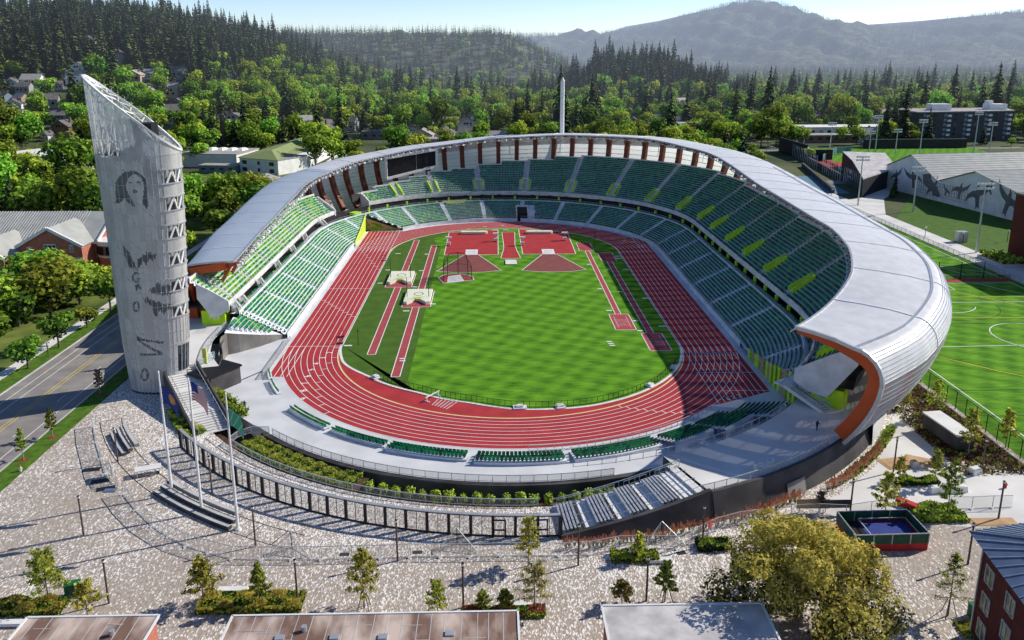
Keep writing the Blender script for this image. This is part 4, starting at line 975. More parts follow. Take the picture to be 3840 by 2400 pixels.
q = MB(); q.box(-.9, -3.3, .8, 1.3, .1, .9); q.build('lit_display', 'plywood', t)
q = MB()
cp_ = [P(nb(d), 61.6)[:2] for d in (-183, -178, -174, -170, -166, -163)]+[(-58, -57.6), (-57.6, -59.2), (-59.2, -62.4)]
for a, b in zip(cp_, cp_[1:]):
    q.bar((*a, ZC+1.1), (*b, ZC+1.1), .1); q.bar((*a, ZC+.1), (*b, ZC+.1), .1); q.quad((*a, ZC), (*b, ZC), (*b, ZC+1.1), (*a, ZC+1.1), 1)
    for f in (0, .5): x, y = a[0]+(b[0]-a[0])*f, a[1]+(b[1]-a[1])*f; q.bar((x, y, ZC), (x, y, ZC+1.1), .07)
q.build('concourse_railing', ['rail', 'rail_glass'], label='pale railing along the curved concourse edge beside the tower', cat='railing')
t = thing('marker_pylon', 'slim bright yellow pylon on the concourse right of the tower', 'pylon', (-58.6, -61.0, ZC)); q = MB(); q.box(0, 0, 0, .75, .35, 3.1); q.build('panel', 'mat_lime', t); q = MB(); q.box(0, 0, 0, 1.0, .6, .08); q.build('foot', 'steel', t)
def person(name, loc, rz, label, cloth='bronze', skin='bronze', walk=.18):
    t = thing(name, label, 'statue' if name == 'statue' else 'person', loc, rz)
    J = {'pel': (0, 0, .98, .15), 'sp': (0, .01, 1.22, .15), 'ch': (0, 0, 1.42, .18), 'nk': (0, .0, 1.56, .065), 'hd': (0, .02, 1.66, .095), 'hd2': (0, .03, 1.78, .085)}
    ed = [('pel', 'sp'), ('sp', 'ch'), ('ch', 'nk'), ('nk', 'hd'), ('hd', 'hd2')]
    for sx, n in ((-1, 'l'), (1, 'r')):
        J.update({n+'hip': (sx*.1, 0, .92, .105), n+'kn': (sx*.11, sx*walk*.6, .5, .065), n+'an': (sx*.11, sx*walk*.2-.02, .09, .045), n+'toe': (sx*.12, sx*walk*.2+.17, .04, .04),
                  n+'sh': (sx*.2, 0, 1.43, .07), n+'el': (sx*.3, .02-.05*sx, 1.17, .048), n+'wr': (sx*.26, .22, 1.05+.12*(sx > 0), .036), n+'ha': (sx*.24, .3, 1.07+.14*(sx > 0), .04)})
        ed += [('pel', n+'hip'), (n+'hip', n+'kn'), (n+'kn', n+'an'), (n+'an', n+'toe'), ('ch', n+'sh'), (n+'sh', n+'el'), (n+'el', n+'wr'), (n+'wr', n+'ha')]
    names = list(J); me = bpy.data.meshes.new('body'); me.from_pydata([J[k][:3] for k in names], [(names.index(a), names.index(b)) for a, b in ed], [])
    me.materials.append(M[skin]); o = bpy.data.objects.new('body', me); C.objects.link(o); o.parent = t
    sk = o.modifiers.new('skin', 'SKIN'); sv = me.skin_vertices.new() if not me.skin_vertices else me.skin_vertices[0]
    for k, n in enumerate(names): me.skin_vertices[0].data[k].radius = (J[n][3], J[n][3])
    me.skin_vertices[0].data[0].use_root = True
    ss = o.modifiers.new('sub', 'SUBSURF'); ss.levels = 1; ss.render_levels = 1
    if cloth != skin:
        q = MB(); q.cone((0, 0, .86), (0, 0, 1.5), .17, .21, 12); q.build('jacket', cloth, t)
    return t
person('statue', (-47.6, -74, 0), radians(200), 'dark bronze standing figure with raised arm on the grey apron')
q = MB(); q.cone((0, 0, 0), (0, 0, .08), .7, .7, 16); o = q.build('statue_plate', 'dark', label='round dark ground plate under the bronze figure', cat='plate'); o.location = (-47.6, -74, 0)
person('person', (46.6, -92.2, ZC), radians(190), 'person in dark clothes standing on the concourse below the orange rib', 'navy', 'dark')
person('person', (13.0, -119.2, 0), radians(120), 'person in light clothes walking on the plaza by the square planter', 'white', 'bronze', .35)
# flagpoles with flags
def flagpole(x, y, h, lab, flag):
    t = thing('flagpole', lab, 'flagpole', (x, y, 0)); q = MB(); q.cone((0, 0, 0), (0, 0, h), .22, .1, 10); q.build('pole', 'white', t)
    q = MB(); q.cone((0, 0, h), (0, 0, h+.25), .14, .02, 8); q.build('finial', 'white', t); q = MB(); q.cone((0, 0, 0), (0, 0, .25), .45, .4, 12); q.build('base', 'white', t)
    if flag:
        f = thing('flag', flag[0], 'flag', (x+.1, y, flag[1])); q = MB(); nx, nz = 26, 13; Wd, Hd = flag[2:4]
        rows = []
        for i in range(nx+1):
            u = i/nx; r = []
            for j in range(nz+1):
                v = j/nz; r.append((.1+Wd*u*.62+.08*sin(v*3), -.25*sin(u*7+v)*u-.3*u, -Hd*v-Wd*.62*u*u+.1*sin(u*9)))
            rows.append(r)
        def mm(a, b):
            if flag[4] == 'us': return 2 if (a < nx*.4 and b < 7) else (0 if b % 2 == 0 else 1)
            if flag[4] == 'state': return 1 if ((a-nx*.55)/5.)**2+((b-6)/3.4)**2 < 1 else 0
            return 0 if (a+b) % 9 else 1
        q.grid(rows, mm); q.build('cloth', {'us': ['red', 'white', 'navy'], 'state': ['navy', 'gold'], 'g': ['teal', 'mat_lime']}[flag[4]], f)
flagpole(-49.6, -102.3, 18.6, 'tall white flagpole nearest the tower, flying a blue flag', ('dark blue flag with a gold emblem hanging from the flagpole nearest the tower', 16.6, 3.4, 2.6, 'state'))
flagpole(-43.7, -107.2, 19.6, 'tall white flagpole in the middle of the three', ('red and white striped flag with blue canton drooping from the middle flagpole', 19.2, 3.4, 2.6, 'us'))
flagpole(-37.6, -111.3, 19.2, 'tall white flagpole standing farthest right of the three', ('pale green flag hanging low on the rightmost tall flagpole', 17.2, 2.8, 2.4, 'g'))
# ------------------------------------------------------------------ near bend rails, sunk bed, seating steps
def railing(name, pts, h=1.1, glass=True, lab='', step=1, m='rail'):
    q = MB()
    for a, b in zip(pts, pts[1:]):
        a, b = Vector(a), Vector(b); u = Vector((0, 0, h))
        q.bar(a+u, b+u, .09); q.bar(a+u*.12, b+u*.12, .06); q.bar(a, a+u, .08)
        if glass: q.quad(a, b, b+u, a+u, 1)
    q.bar(pts[-1], Vector(pts[-1])+Vector((0, 0, h)), .08)
    return q.build(name, [m, 'mesh'], label=lab, cat='railing')
D_ = lambda d, r, z=0: P(nb(d), r, z)
railing('apron_railing', [D_(d, 57.9, 0) for d in np.arange(-134, -74.5, -1*-2.0)], lab='long pale railing on the grey apron edge above the sunk planting bed')
railing('bed_railing', [D_(d, 64.4, 0) for d in np.arange(-136, -86, 2.0)], lab='pale railing on the paved strip outside the sunk planting bed')
railing('bed_railing', [D_(-136, 64.4), D_(-137, 62.5), D_(-137, 60), D_(-135, 57.9)], lab='short pale railing closing the left end of the sunk planting bed')
mb = MB(); ks = srange(nb(-136), nb(-84), 2); mb.grid([[P(s, 58.0, .02) for s in ks], [P(s, 58.9, -.02) for s in ks], [P(s, 58.9, -2.4) for s in ks]])
ks = srange(nb(-84), nb(-70), 2); mb.grid([[P(s, 58.0, .02) for s in ks], [P(s, 58.9, -.02) for s in ks], [P(s, 58.9, -2.4) for s in ks]])
mb.build('retaining_wall', 'dark_wall', kind='structure')
# raised planting at the left end of the bed
mb = MB(); ks = srange(nb(-136), nb(-112), 2); mb.grid([[P(s, 59.4, -.6-.0*k) for s in ks] for k in (0,)]+[[P(s, 63.6, -.6) for s in ks]]); mb.build('planting_soil', 'soil', kind='structure')
# seating steps to the right of the bed, rising to the concourse
t = thing('seating_steps', 'grey seating steps with white stair flights climbing right to the concourse', 'steps')
NSt = 24; A0, A1 = -86.2, -69.6; q = MB(); qb = MB(); qs = MB(); qr = MB()
ra, rb_ = 64.9, 71.9
for k in range(NSt):
    d0 = A0+(A1-A0)*k/NSt; d1 = A0+(A1-A0)*(k+1)/NSt; z = (k+1)*ZC/NSt
    # leaning flights: rows run across the slope
    ks = [nb(d0), nb(d1)]
    q.grid([[P(s, ra, z) for s in ks], [P(s, rb_, z) for s in ks]]); q.quad(P(ks[0], ra, z-.16), P(ks[0], rb_, z-.16), P(ks[0], rb_, z), P(ks[0], ra, z))
    q.quad(P(ks[0], rb_, -.1), P(ks[1], rb_, -.1), P(ks[1], rb_, z), P(ks[0], rb_, z), 1); q.quad(P(ks[0], ra, -2.4), P(ks[1], ra, -2.4), P(ks[1], ra, z), P(ks[0], ra, z), 1)
q.build('stair_flight', ['white', 'dark_wall'], t)
for k in range(4):     # four blocks of dark benches
    b0 = 2+k*5.2-1.4
    for r in range(6):
        if r == 5: continue
        kk = b0+r*.58; d = A0+(A1-A0)*kk/NSt; z = (kk+1)*ZC/NSt
        for side in (0,):
            a, b = P(nb(d), ra+.3, z+.28), P(nb(d+.0), rb_-.3, z+.28); o = MB(); o.bar(a, b, .30, .26); o.build('bench_row', 'steel', t)
        qs.quad(P(nb(d+.22), ra+.3, z+.14), P(nb(d+.22), rb_-.3, z+.14), P(nb(d+.55), rb_-.3, z+.15), P(nb(d+.55), ra+.3, z+.15))
qs.build('shadow_gap', 'dark', t)  # dark sheets stand in for the shade between bench rows
for dd_ in (A0+.4, A0+4.6, A0+8.8, A0+13):
    for D in (ra+.2, ra+2.4, ra+4.7, rb_-.2):
        z = (dd_-A0)/(A1-A0)*ZC; a, b = P(nb(dd_), D, z+1.1), P(nb(dd_+3), D, z+1.1+3/16.6*ZC); qr.bar(a, b, .06)
        for f in (0, .5, 1): p = Vector(a).lerp(Vector(b), f); qr.bar(p, p-Vector((0, 0, 1.1)), .05)
qr.build('handrail', 'rail', t)
railing('stair_railing', [P(nb(A0+(A1-A0)*k/12), ra-.2, ZC*k/12) for k in range(13)], lab='pale railing climbing beside the sunk bed and the seating steps', glass=False)
# concourse outer wall (battered) and its railing
mb = MB(); ks = srange(nb(-69.6), nb(-26), 1.5)
mb.grid([[P(s, 72.2, ZC+.25) for s in ks], [P(s, 72.7, ZC+.25) for s in ks], [P(s, 73.9, -.2) for s in ks]]); mb.grid([[P(s, 72.2, ZC+.25) for s in ks], [P(s, 72.2, ZC-.2) for s in ks]])
k2 = srange(nb(-86.2), nb(-69.6), 1.5)
w = mb; w.grid([[P(s, 71.95, (s/RR*57.2958-A0)/(A1-A0)*ZC+.45) for s in k2], [P(s, 72.6, (s/RR*57.2958-A0)/(A1-A0)*ZC+.45) for s in k2], [P(s, 72.6+1.2*(s/RR*57.2958-A0)/(A1-A0), -.2) for s in k2]])
o = mb.build('concourse_outer_wall', 'dark_wall', label='dark sloping wall below the right concourse and the seating steps', cat='wall')
q = MB()
for d0, d1 in ((-59.5, -56.5),): 
    ks = srange(nb(d0), nb(d1), 1.5); q.grid([[P(s, 73.45, 2.2) for s in ks], [P(s, 74.0, .1) for s in ks]])
q.build('wall_door', 'wall_concrete', o, label='grey flush door in the dark wall')
mb = MB(); mb.grid([[P(s, 72.2, ZC-.02) for s in srange(nb(-71), nb(-26))], [P(s, 64, ZC-.02) for s in srange(nb(-71), nb(-26))]]); mb.build('concourse_edge', 'slab', kind='structure')
railing('concourse_railing', [D_(d, 71.9, ZC) for d in np.arange(-70.5, -49, 1.6)], lab='pale railing along the outer edge of the right concourse')
railing('ramp_railing', [D_(d, 61.0, ZC) for d in np.arange(-83, -39, 2)] , lab='double pale railing between the apron and the right concourse', glass=False)
bpy.data.objects['ramp_railing'].location = (0, 0, 0)
railing('field_seat_railing', [D_(d, 48.5, 0) for d in np.arange(-88, -44, 1.6)], h=1.0, glass=False, lab='low railing between the red track and the near right seats')
railing('field_seat_railing', [(-48.3, y, 0) for y in np.arange(-60, -37, 2)], h=1.0, glass=True, lab='low railing beside the grey strip at the left end of the home straight')
mb = MB(); mb.box(-56.5+1, -58, -.0, .25, .1, .02)
for i in range(2):
    b = thing('litter_bin', ['left of the two pale bins on the right concourse edge', 'right of the two pale bins on the right concourse edge'][i], 'bin', (33.3+i*2.2, -104.2+i*.9, ZC)); q = MB(); q.cone((0, 0, 0), (0, 0, 1.1), .42, .5, 10); q.build('bin_body', 'white', b); q = MB(); q.cone((0, 0, 1.1), (0, 0, 1.3), .5, .35, 10); q.build('lid', 'steel', b)
mb = MB(); mb.bar((-53.5, -62.5, .01), (-49.5, -56.0, .01), .35, .03); mb.build('slot_drain', 'dark_wall', kind='structure')
# near bend seat blocks
blocks = [(-168+4, -159, 1, 49.3), (-157.5, -150, 1, 49.3), (-141, -128.5, 2, 49.3), (-127, -114.5, 2, 49.3), (-113.5, -99, 3, 49.2), (-97.3, -82.2, 4, 49.2), (-80.5, -64.5, 4, 49.2), (-63, -54.5, 6, 49.4), (-53.5, -45.5, 8, 49.6), (-44.5, -38.5, 9, 51.5)]
near_seats = []; q = MB()
for bi, (d0, d1, n, D0) in enumerate(blocks):
    for i in range(n):
        D = D0+.9+i*.85; z = .12+i*(.12 if n < 5 else .26)
        ring(q, nb(d0)-.2, nb(d1)+.2, [(D-.5, z-.3 if i == 0 else z-.2), (D-.5, z), (D+.4, z), (D+.4, 0)])
        n0 = len(seats); seat_row(nb(d0), nb(d1), D, z, .62)
        for s_ in seats[n0:]:
            if not (s_[0] > 36 and s_[0] < 48 and s_[1] > -69-(48-s_[0])*.45 and hypot(s_[0], s_[1]+HB) < 56): near_seats.append((*s_, bi))
        del seats[n0:]
q.build('seat_platform', 'deck', label='low pale platforms carrying the green seats around the near bend', cat='platform')
def seat_geo(mb, x, y, z, a, m, w=.46):
    c, s = cos(a), sin(a)
    def T(u, v, h): return (x+u*c-v*s, y+u*s+v*c, z+h)
    i = len(mb.v)
    mb.v += [T(-.20, -w/2, .62), T(-.20, w/2, .62), T(-.02, w/2, .60), T(-.02, -w/2, .60), T(-.22, -w/2, .28), T(-.22, w/2, .28), T(.06, w/2, .80), T(.06, -w/2, .80), T(.11, w/2, .79), T(.11, -w/2, .79), T(.02, w/2, .28), T(.02, -w/2, .28)]
    for f in ((0, 3, 2, 1), (0, 1, 5, 4), (3, 7, 6, 2), (7, 9, 8, 6), (9, 11, 10, 8), (4, 5, 10, 11), (0, 4, 11, 3), (1, 2, 10, 5)): mb.f.append(tuple(i+k for k in f)); mb.m.append(m)
    return mb
proto = []
for k, m in enumerate(('seat_a', 'seat_b')):
    q = seat_geo(MB(), 0, 0, 0, 0, 0, .5); q.box(-.15, 0, 0, .08, .3, .32, m=0); proto.append(q.mesh('folding_seat', m))
near_seats.sort(key=lambda s: hypot(s[0]+4, s[1]+207))
blab = ['green folding seats in the single curved row at the lower left of the track', 'green folding seats in the second short row at the lower left', 'green folding seats in the first two row block left of the near bend', 'green folding seats in the long two row block left of the bottom', 'green folding seats in the three row block left of bottom centre', 'green folding seats in the four row block at bottom centre', 'green folding seats in the four row block right of bottom centre', 'green folding seats in the six row block on the near right bend', 'green folding seats in the shaded tall block on the near right bend', 'green folding seats in the last block under the right bowl']
print('near seats', len(near_seats), 'stand seats', len(seats))
rs = random.Random(2)
for i, (x, y, z, a, b) in enumerate(near_seats):
    if i < 300:
        o = bpy.data.objects.new('stadium_seat', proto[0 if rs.random() < .7 else 1]); C.objects.link(o); o.location = (x, y, z); o.rotation_euler = (0, 0, a)
        tag(o, blab[b].replace('seats', 'seat', 1), 'seat', blab[b])
    else: seats.append((x, y, z, a))
q = MB()
for x, y, z, a in seats:
    r = rs.random(); left = x < -20 and y < 90
    m = (0 if r < .62 else 2 if r < .80 else 3 if r < .9 else 1) if left else (0 if r < .48 else 1 if r < .95 else 2)  # brighter greens paint the sunlit left stand, darker greens the shaded rest
    if left and z > 8 and r > .45: m = 3
    if -36 < x < -14 and 97 < y < 108 and 5 < z < 7.2: m = 4
    seat_geo(q, x, y, z, a, m)
q.build('stadium_seat', ['seat_a', 'seat_b', 'seat_c', 'seat_d', 'mat_lime'], kind='stuff', label='thousands of green folding seats filling the stands', cat='seats', group='seats in the stands')
# ------------------------------------------------------------------ perimeter fence of framed mesh panels
t = thing('perimeter_fence', 'tall dark framed mesh fence curving around the paved forecourt', 'fence')
fp = [-139.6+i*2.32 for i in range(24)]
for a, b in zip(fp, fp[1:]):
    R_ = 70.4+1.5*((a+140)/55)
    A, B = Vector(P(nb(a), R_)), Vector(P(nb(b), R_+.06)); u = Vector((0, 0, 3.0))
    q = MB(); q.quad(A, B, B+u, A+u, 1)
    for p, r, w in ((A+u*.03, B+u*.03, .16), (A+u, B+u, .22), (A, A+u, .2), (A*.5+B*.5, A*.5+B*.5+u, .08)): q.bar(p, r, w, w, 0)
    q.build('fence_panel', ['black', 'mesh'], t)
    q = MB(); q.bar(A, A+u, .38, .5); q.build('post', 'dark', t)
    q = MB(); n_ = Vector((A.x, A.y+HB, 0)).normalized(); q.bar(A+u*1.03-n_*.1, B+u*1.03-n_*.1, .45, .12); q.build('capping', 'steel', t)
A = Vector(P(nb(fp[-1]), 71.9)); q = MB(); q.bar(A, A+Vector((0, 0, 3.1)), .5, .9); q.build('post', 'dark', t)
for d in (-93.2, -88.9):
    q = MB(); A, B = Vector(P(nb(d), 71.95)), Vector(P(nb(d+1.3), 71.95)); 
    for a, b in ((A, A+Vector((0, 0, 2.5))), (B, B+Vector((0, 0, 2.5))), (A+Vector((0, 0, 2.5)), B+Vector((0, 0, 2.5))), (A+Vector((0, 0, 1.1)), B+Vector((0, 0, 1.1)))): q.bar(a, b, .16)
    q.build('gate', 'black', t)
# ------------------------------------------------------------------ vegetation prototypes
def leaves(mb, n, lobes, size, rnd, up=.55, mats=(0, 1, 2), shell=.55):
    tot = sum(l[3]*l[4] for l in lobes)
    zs = [l[2] for l in lobes]; z0, z1 = min(l[2]-l[4] for l in lobes), max(l[2]+l[4] for l in lobes)
    for (cx, cy, cz, rx, rz) in lobes:
        k = int(n*rx*rz/tot)
        for _ in range(k):
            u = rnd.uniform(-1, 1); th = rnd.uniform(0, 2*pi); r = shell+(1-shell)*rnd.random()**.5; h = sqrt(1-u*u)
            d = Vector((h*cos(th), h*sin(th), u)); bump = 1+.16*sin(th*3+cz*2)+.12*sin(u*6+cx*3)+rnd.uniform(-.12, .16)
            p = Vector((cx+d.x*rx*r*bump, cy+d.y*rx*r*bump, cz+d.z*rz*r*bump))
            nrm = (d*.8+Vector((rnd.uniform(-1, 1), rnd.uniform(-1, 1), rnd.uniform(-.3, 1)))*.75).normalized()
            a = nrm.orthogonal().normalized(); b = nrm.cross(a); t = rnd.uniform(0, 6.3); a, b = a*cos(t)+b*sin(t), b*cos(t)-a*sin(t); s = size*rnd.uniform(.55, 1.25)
            f = (p.z-z0)/(z1-z0)*.5+r*.4+rnd.uniform(-.28, .28); m = mats[0] if f > .66 else mats[1] if f > .42 else mats[2]  # light put into the colours: pale leaves high and outside, dark inside
            mb.poly([p-a*s, p-b*s*.6+a*s*.2, p+a*s, p+b*s*.7], m)
def decid(seed, h=12, w=5.2, n=900, size=.62, lob=7):
    r = random.Random(seed); q = MB(); L_ = [(0, 0, h*.62, w*.62, h*.30)]
    for k in range(lob):
        a = 2*pi*k/lob+r.uniform(-.3, .3); d = w*r.uniform(.38, .62); L_.append((d*cos(a), d*sin(a), h*r.uniform(.40, .80), w*r.uniform(.30, .46), h*r.uniform(.12, .2)))
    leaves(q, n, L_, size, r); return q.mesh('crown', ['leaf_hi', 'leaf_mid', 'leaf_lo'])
def conif(seed, h=22, w=4.2, lv=22, per=11):
    r = random.Random(seed); q = MB()
    for i in range(lv):
        f = i/lv; z = h*(.10+.90*f); R = w*(1-f)**.82*r.uniform(.8, 1.12)+.15
        n = max(5, int(per*(1-f*.5)))
        for k in range(n):
            a = 2*pi*(k+r.random()*.9)/n; RR_ = R*r.uniform(.62, 1.2); wd = max(.3, R*.42); dz = -RR_*r.uniform(.18, .42); zb = z+r.uniform(-.5, .5)*h/lv
            c, s = cos(a), sin(a); m = 0 if r.random() < .34 else 1 if r.random() < .6 else 2
            q.poly([(0, 0, zb+.25), (c*RR_*.55+s*wd, s*RR_*.55-c*wd, zb+dz*.45), (c*RR_, s*RR_, zb+dz), (c*RR_*.55-s*wd, s*RR_*.55+c*wd, zb+dz*.45)], m)
            if r.random() < .5: q.poly([(c*RR_*.3, s*RR_*.3, zb+.6), (c*RR_*.8+s*wd*.6, s*RR_*.8-c*wd*.6, zb+dz*.3), (c*RR_*.9, s*RR_*.9, zb+dz-.5), (c*RR_*.6-s*wd*.5, s*RR_*.6+c*wd*.5, zb+dz*.4)], min(2, m+1))
    q.poly([(-.15, 0, h*.95), (.15, 0, h*.95), (0, .05, h*1.03)], 1)
    return q.mesh('crown', ['pine_hi', 'pine_mid', 'pine_lo'])
def trunk(h, r0, m='bark', limbs=0, seed=1, sp=1.0):
    r = random.Random(seed); q = MB(); q.cone((0, 0, -.5), (0, 0, h*.5), r0, r0*.7, 7); q.cone((0, 0, h*.5), (.1, 0, h), r0*.7, r0*.2, 6)
    for k in range(limbs):
        a = r.uniform(0, 6.3); z = h*r.uniform(.35, .85); L_ = sp*r.uniform(.5, 1)*(1.15-z/h); q.cone((0, 0, z), (cos(a)*L_, sin(a)*L_, z+L_*.7), r0*.32, r0*.08, 5)
    return q.mesh('trunk', m)
DEC = [decid(s, *a) for s, a in ((1, (12, 5.4)), (2, (14, 5.2)), (3, (10, 4.8)), (4, (16, 5.4, 1100)))]
CON = [conif(s, *a) for s, a in ((5, (22, 4.4)), (6, (27, 4.6, 26)), (7, (18, 4.2, 18)))]
TR_D = trunk(7, .35, limbs=4, seed=3, sp=4); TR_C = trunk(14, .4)
FAR_D = [decid(21, 10, 5.0, 130, 1.3, 4), decid(22, 12, 5, 130, 1.3, 5)]
FAR_C = [conif(23, 23, 4.4, 9, 7), conif(24, 26, 4.2, 9, 6)]
FAR_T = [conif(25, 23, 4.6, 5, 5), conif(26, 26, 4.2, 4, 5)]
def tree(kind, x, y, z, sc, rz, label, group=None, cr=None, trk=None, sz=1):
    name = {'d': 'broadleaf_tree', 'c': 'conifer_tree', 'y': 'young_tree'}[kind]
    t = thing(name, label, 'tree', (x, y, z), rz, group, (sc*sz, sc*sz, sc))
    for n, me in (('crown', cr), ('trunk', trk)):
        o = bpy.data.objects.new(n, me); C.objects.link(o); o.parent = t
    return t
# young plaza trees
def ytree(seed, h, w, n, mats, size=.2, conic=False, stakes=0, bark='pale_bark'):
    r = random.Random(seed); q = MB(); br = MB(); br.cone((0, 0, 0), (r.uniform(-.1, .1), 0, h*.95), .09, .02, 6)
    tips = []
    for k in range(26):
        f = k/26; z = h*(.28+.68*f); a = k*2.4+r.uniform(-.4, .4); L_ = w*(1-f*.72 if not conic else (1-f)*1.1+.06)*r.uniform(.6, 1.05)
        e = Vector((cos(a)*L_, sin(a)*L_, z+L_*.35)); br.cone((0, 0, z), e, .035, .01, 4); tips.append((Vector((0, 0, z)), e))
    for _ in range(n):
        a, b = r.choice(tips); p = a.lerp(b, r.uniform(.3, 1.08))+Vector((r.gauss(0, .16), r.gauss(0, .16), r.gauss(0, .14)))*w*.45; s = size*r.uniform(.6, 1.3)
        u = Vector((r.gauss(0, 1), r.gauss(0, 1), r.gauss(0, 1))).normalized(); v = u.orthogonal().normalized(); m = r.choice((0, 0, 1, 1, 2)); q.poly([p-u*s, p-v*s*.6, p+u*s, p+v*s*.6], m)
    for k in range(stakes):
        a = 2*pi*k/stakes+.5; br.cone((cos(a)*.9, sin(a)*.9, 0), (cos(a)*.25, sin(a)*.25, 2.2), .05, .05, 5)
    return q.mesh('crown', mats), br.mesh('trunk', bark)
Y = ('young_hi', 'young_mid', 'young_dk')
ylist = [
 (-54.6, -125.7, 6.4, 2.5, 1300, 'pale yellow green young tree in the hedge planter by the green box', 0, 0),
 (-36.9, -126.4, 5.6, 2.2, 1300, 'broad airy young tree at the left end of the rectangular hedge planter', 0, 0),
 (-30.4, -126.9, 5.4, 1.3, 1100, 'narrow dark green young tree in the middle of the rectangular hedge planter', 1, 2),
 (-48.8, -128.6, 4.6, 1.8, 700, 'sparse leafy sapling right of the green box', 0, 0),
 (-65.5, -122.6, 5.2, 1.7, 700, 'young tree cut by the left edge of the photograph', 1, 0),
 (-18.6, -127.4, 6.9, 2.3, 1500, 'tall yellowing young tree held by wooden stakes left of centre', 0, 4),
 (-10.2, -129.5, 4.6, 1.5, 500, 'thin sparse sapling behind the middle flat roof', 0, 0),
 (-5.2, -128.6, 2.6, 1.0, 450, 'small dark bush like tree left of the two bushes by the flat roof', 0, 0),
 (-2.7, -128.8, 2.8, 1.2, 500, 'small olive bush beside the wide young tree', 0, 0),
 (.3, -120.1, 6.3, 1.7, 900, 'slim young tree standing alone in front of the fence end', 0, 0),
 (.6, -128.7, 6.0, 2.3, 1500, 'wide bright young tree in the small planter right of the middle flat roof', 0, 0),
 (14.0, -119.2, 3.4, 1.0, 500, 'short young tree in the square hedge planter', 0, 0),
 (15.6, -127.2, 5.0, 1.3, 900, 'olive young tree with three stakes above the right flat roof', 0, 3),
 (10.6, -127.6, 2.9, 1.5, 700, 'rust and green bush beside the lamp post above the right flat roof', 0, 0),
 (48.4, -111.6, 6.9, 1.9, 900, 'tall airy tree behind the red and green tank', 0, 0),
 (57.5, -110.6, 7.6, 1.9, 1200, 'tall yellow green tree rising from the dark shrub bed right of the tank', 0, 0),
 (46.6, -130.4, 7.6, 2.0, 1100, 'dark narrow tree on three stakes beside the brick corner building', 1, 3),
 (40.6, -109.3, 3.0, 1.1, 350, 'small brown bare tree behind the notice board', 0, 0),
 (55.6, -101.2, 3.6, 1.2, 350, 'small pale sapling on the concrete walk by the plywood sheets', 0, 0),
 (60.0, -102.6, 5.4, 1.4, 900, 'young tree with orange lower leaves right of the concrete walk', 0, 0),
 (70.0, -94.0, 7.5, 1.9, 1000, 'bright yellow green tree right of the white trailer', 0, 0),
 (72.3, -80.0, 6.5, 1.7, 900, 'bright young tree in the bark bed beside the sports field', 0, 0),
 (68.6, -76.5, 4.0, 1.4, 600, 'rust tinged sapling in the bark bed below the roof', 0, 0),
 (77.5, -91.5, 6.2, 1.6, 900, 'yellow green tree by the corner of the sports field fence', 0, 0),
 (-75.9, -83.9, 5.0, 1.2, 800, 'bright green conical street tree nearest the tower shadow', 1, 0),
 (-76.3, -66.5, 4.6, 1.2, 350, 'bare grey street tree casting a shadow on the road', 0, 0),
 (-76.3, -52.0, 6.0, 1.1, 450, 'sparse street tree left of the tower base', 1, 0),
 (-76.4, -91.5, 5.2, 1.0, 500, 'thin olive street tree below the bright conical one', 1, 0),
 (-76.3, -101.5, 5.6, 1.1, 120, 'leafless street tree nearest the bottom of the verge', 0, 0)]
for i, (x, y, h, w, n, lab, con, stk) in enumerate(ylist):
    ms = Y
    if 'rust and' in lab: ms = ('autumn', 'young_mid', 'young_dk')
    if 'dark' in lab or 'olive' in lab: ms = ('young_mid', 'young_mid', 'young_dk')
    if 'bare' in lab or 'leafless' in lab: ms = ('autumn', 'young_dk', 'pale_bark')
    if 'bright green' in lab: ms = ('leaf_hi', 'leaf_mid', 'young_dk')
    cr, trk = ytree(100+i, h*1.08, w*1.12, int(n*1.5), ms, .17, con, stk, 'bark' if n > 1000 or stk else 'pale_bark'); tree('y', x, y, 0, 1, i, lab, cr=cr, trk=trk)
q = MB()
for x, y in [(a[0], a[1]) for a in ylist if a[0] < -75]: q.poly([(x+.8*cos(k*pi/6), y+.8*sin(k*pi/6), .05) for k in range(12)])
q.build('mulch_rings', 'mulch', kind='structure')
# big golden tree bottom right
r_ = random.Random(77); q = MB()
L_ = [(0, 0, 7.4, 5.6, 3.6)]+[(r_.uniform(4.4, 6.6)*cos(a), r_.uniform(4.0, 6.2)*sin(a), r_.uniform(3.4, 9.2), r_.uniform(1.7, 2.9), r_.uniform(1.3, 2.2)) for a in [k*.52 for k in range(12)]]+[(r_.uniform(-4, 4), r_.uniform(-4, 4), r_.uniform(8.6, 11), 2.0, 1.5) for k in range(7)]
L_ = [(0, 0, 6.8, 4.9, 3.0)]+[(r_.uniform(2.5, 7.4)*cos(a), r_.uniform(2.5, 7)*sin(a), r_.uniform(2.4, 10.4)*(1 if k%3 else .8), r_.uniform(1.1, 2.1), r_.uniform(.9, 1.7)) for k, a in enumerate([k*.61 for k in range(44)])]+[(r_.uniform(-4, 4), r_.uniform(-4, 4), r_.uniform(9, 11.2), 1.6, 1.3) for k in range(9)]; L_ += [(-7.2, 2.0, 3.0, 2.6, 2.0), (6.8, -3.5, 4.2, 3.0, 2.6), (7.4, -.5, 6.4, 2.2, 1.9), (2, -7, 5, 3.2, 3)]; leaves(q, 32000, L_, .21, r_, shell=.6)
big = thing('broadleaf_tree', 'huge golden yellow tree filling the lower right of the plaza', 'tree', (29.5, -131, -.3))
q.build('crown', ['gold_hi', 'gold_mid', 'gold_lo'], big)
q = MB(); q.cone((0, 0, -1), (0, 0, 4), .6, .45, 10)
for k in range(26): a = k*.77; L2 = r_.uniform(3.5, 6.8); z0 = r_.uniform(2.5, 6); e = (cos(a)*L2, sin(a)*L2, z0+r_.uniform(1.5, 5)); q.cone((0, 0, z0), e, .2, .04, 6)
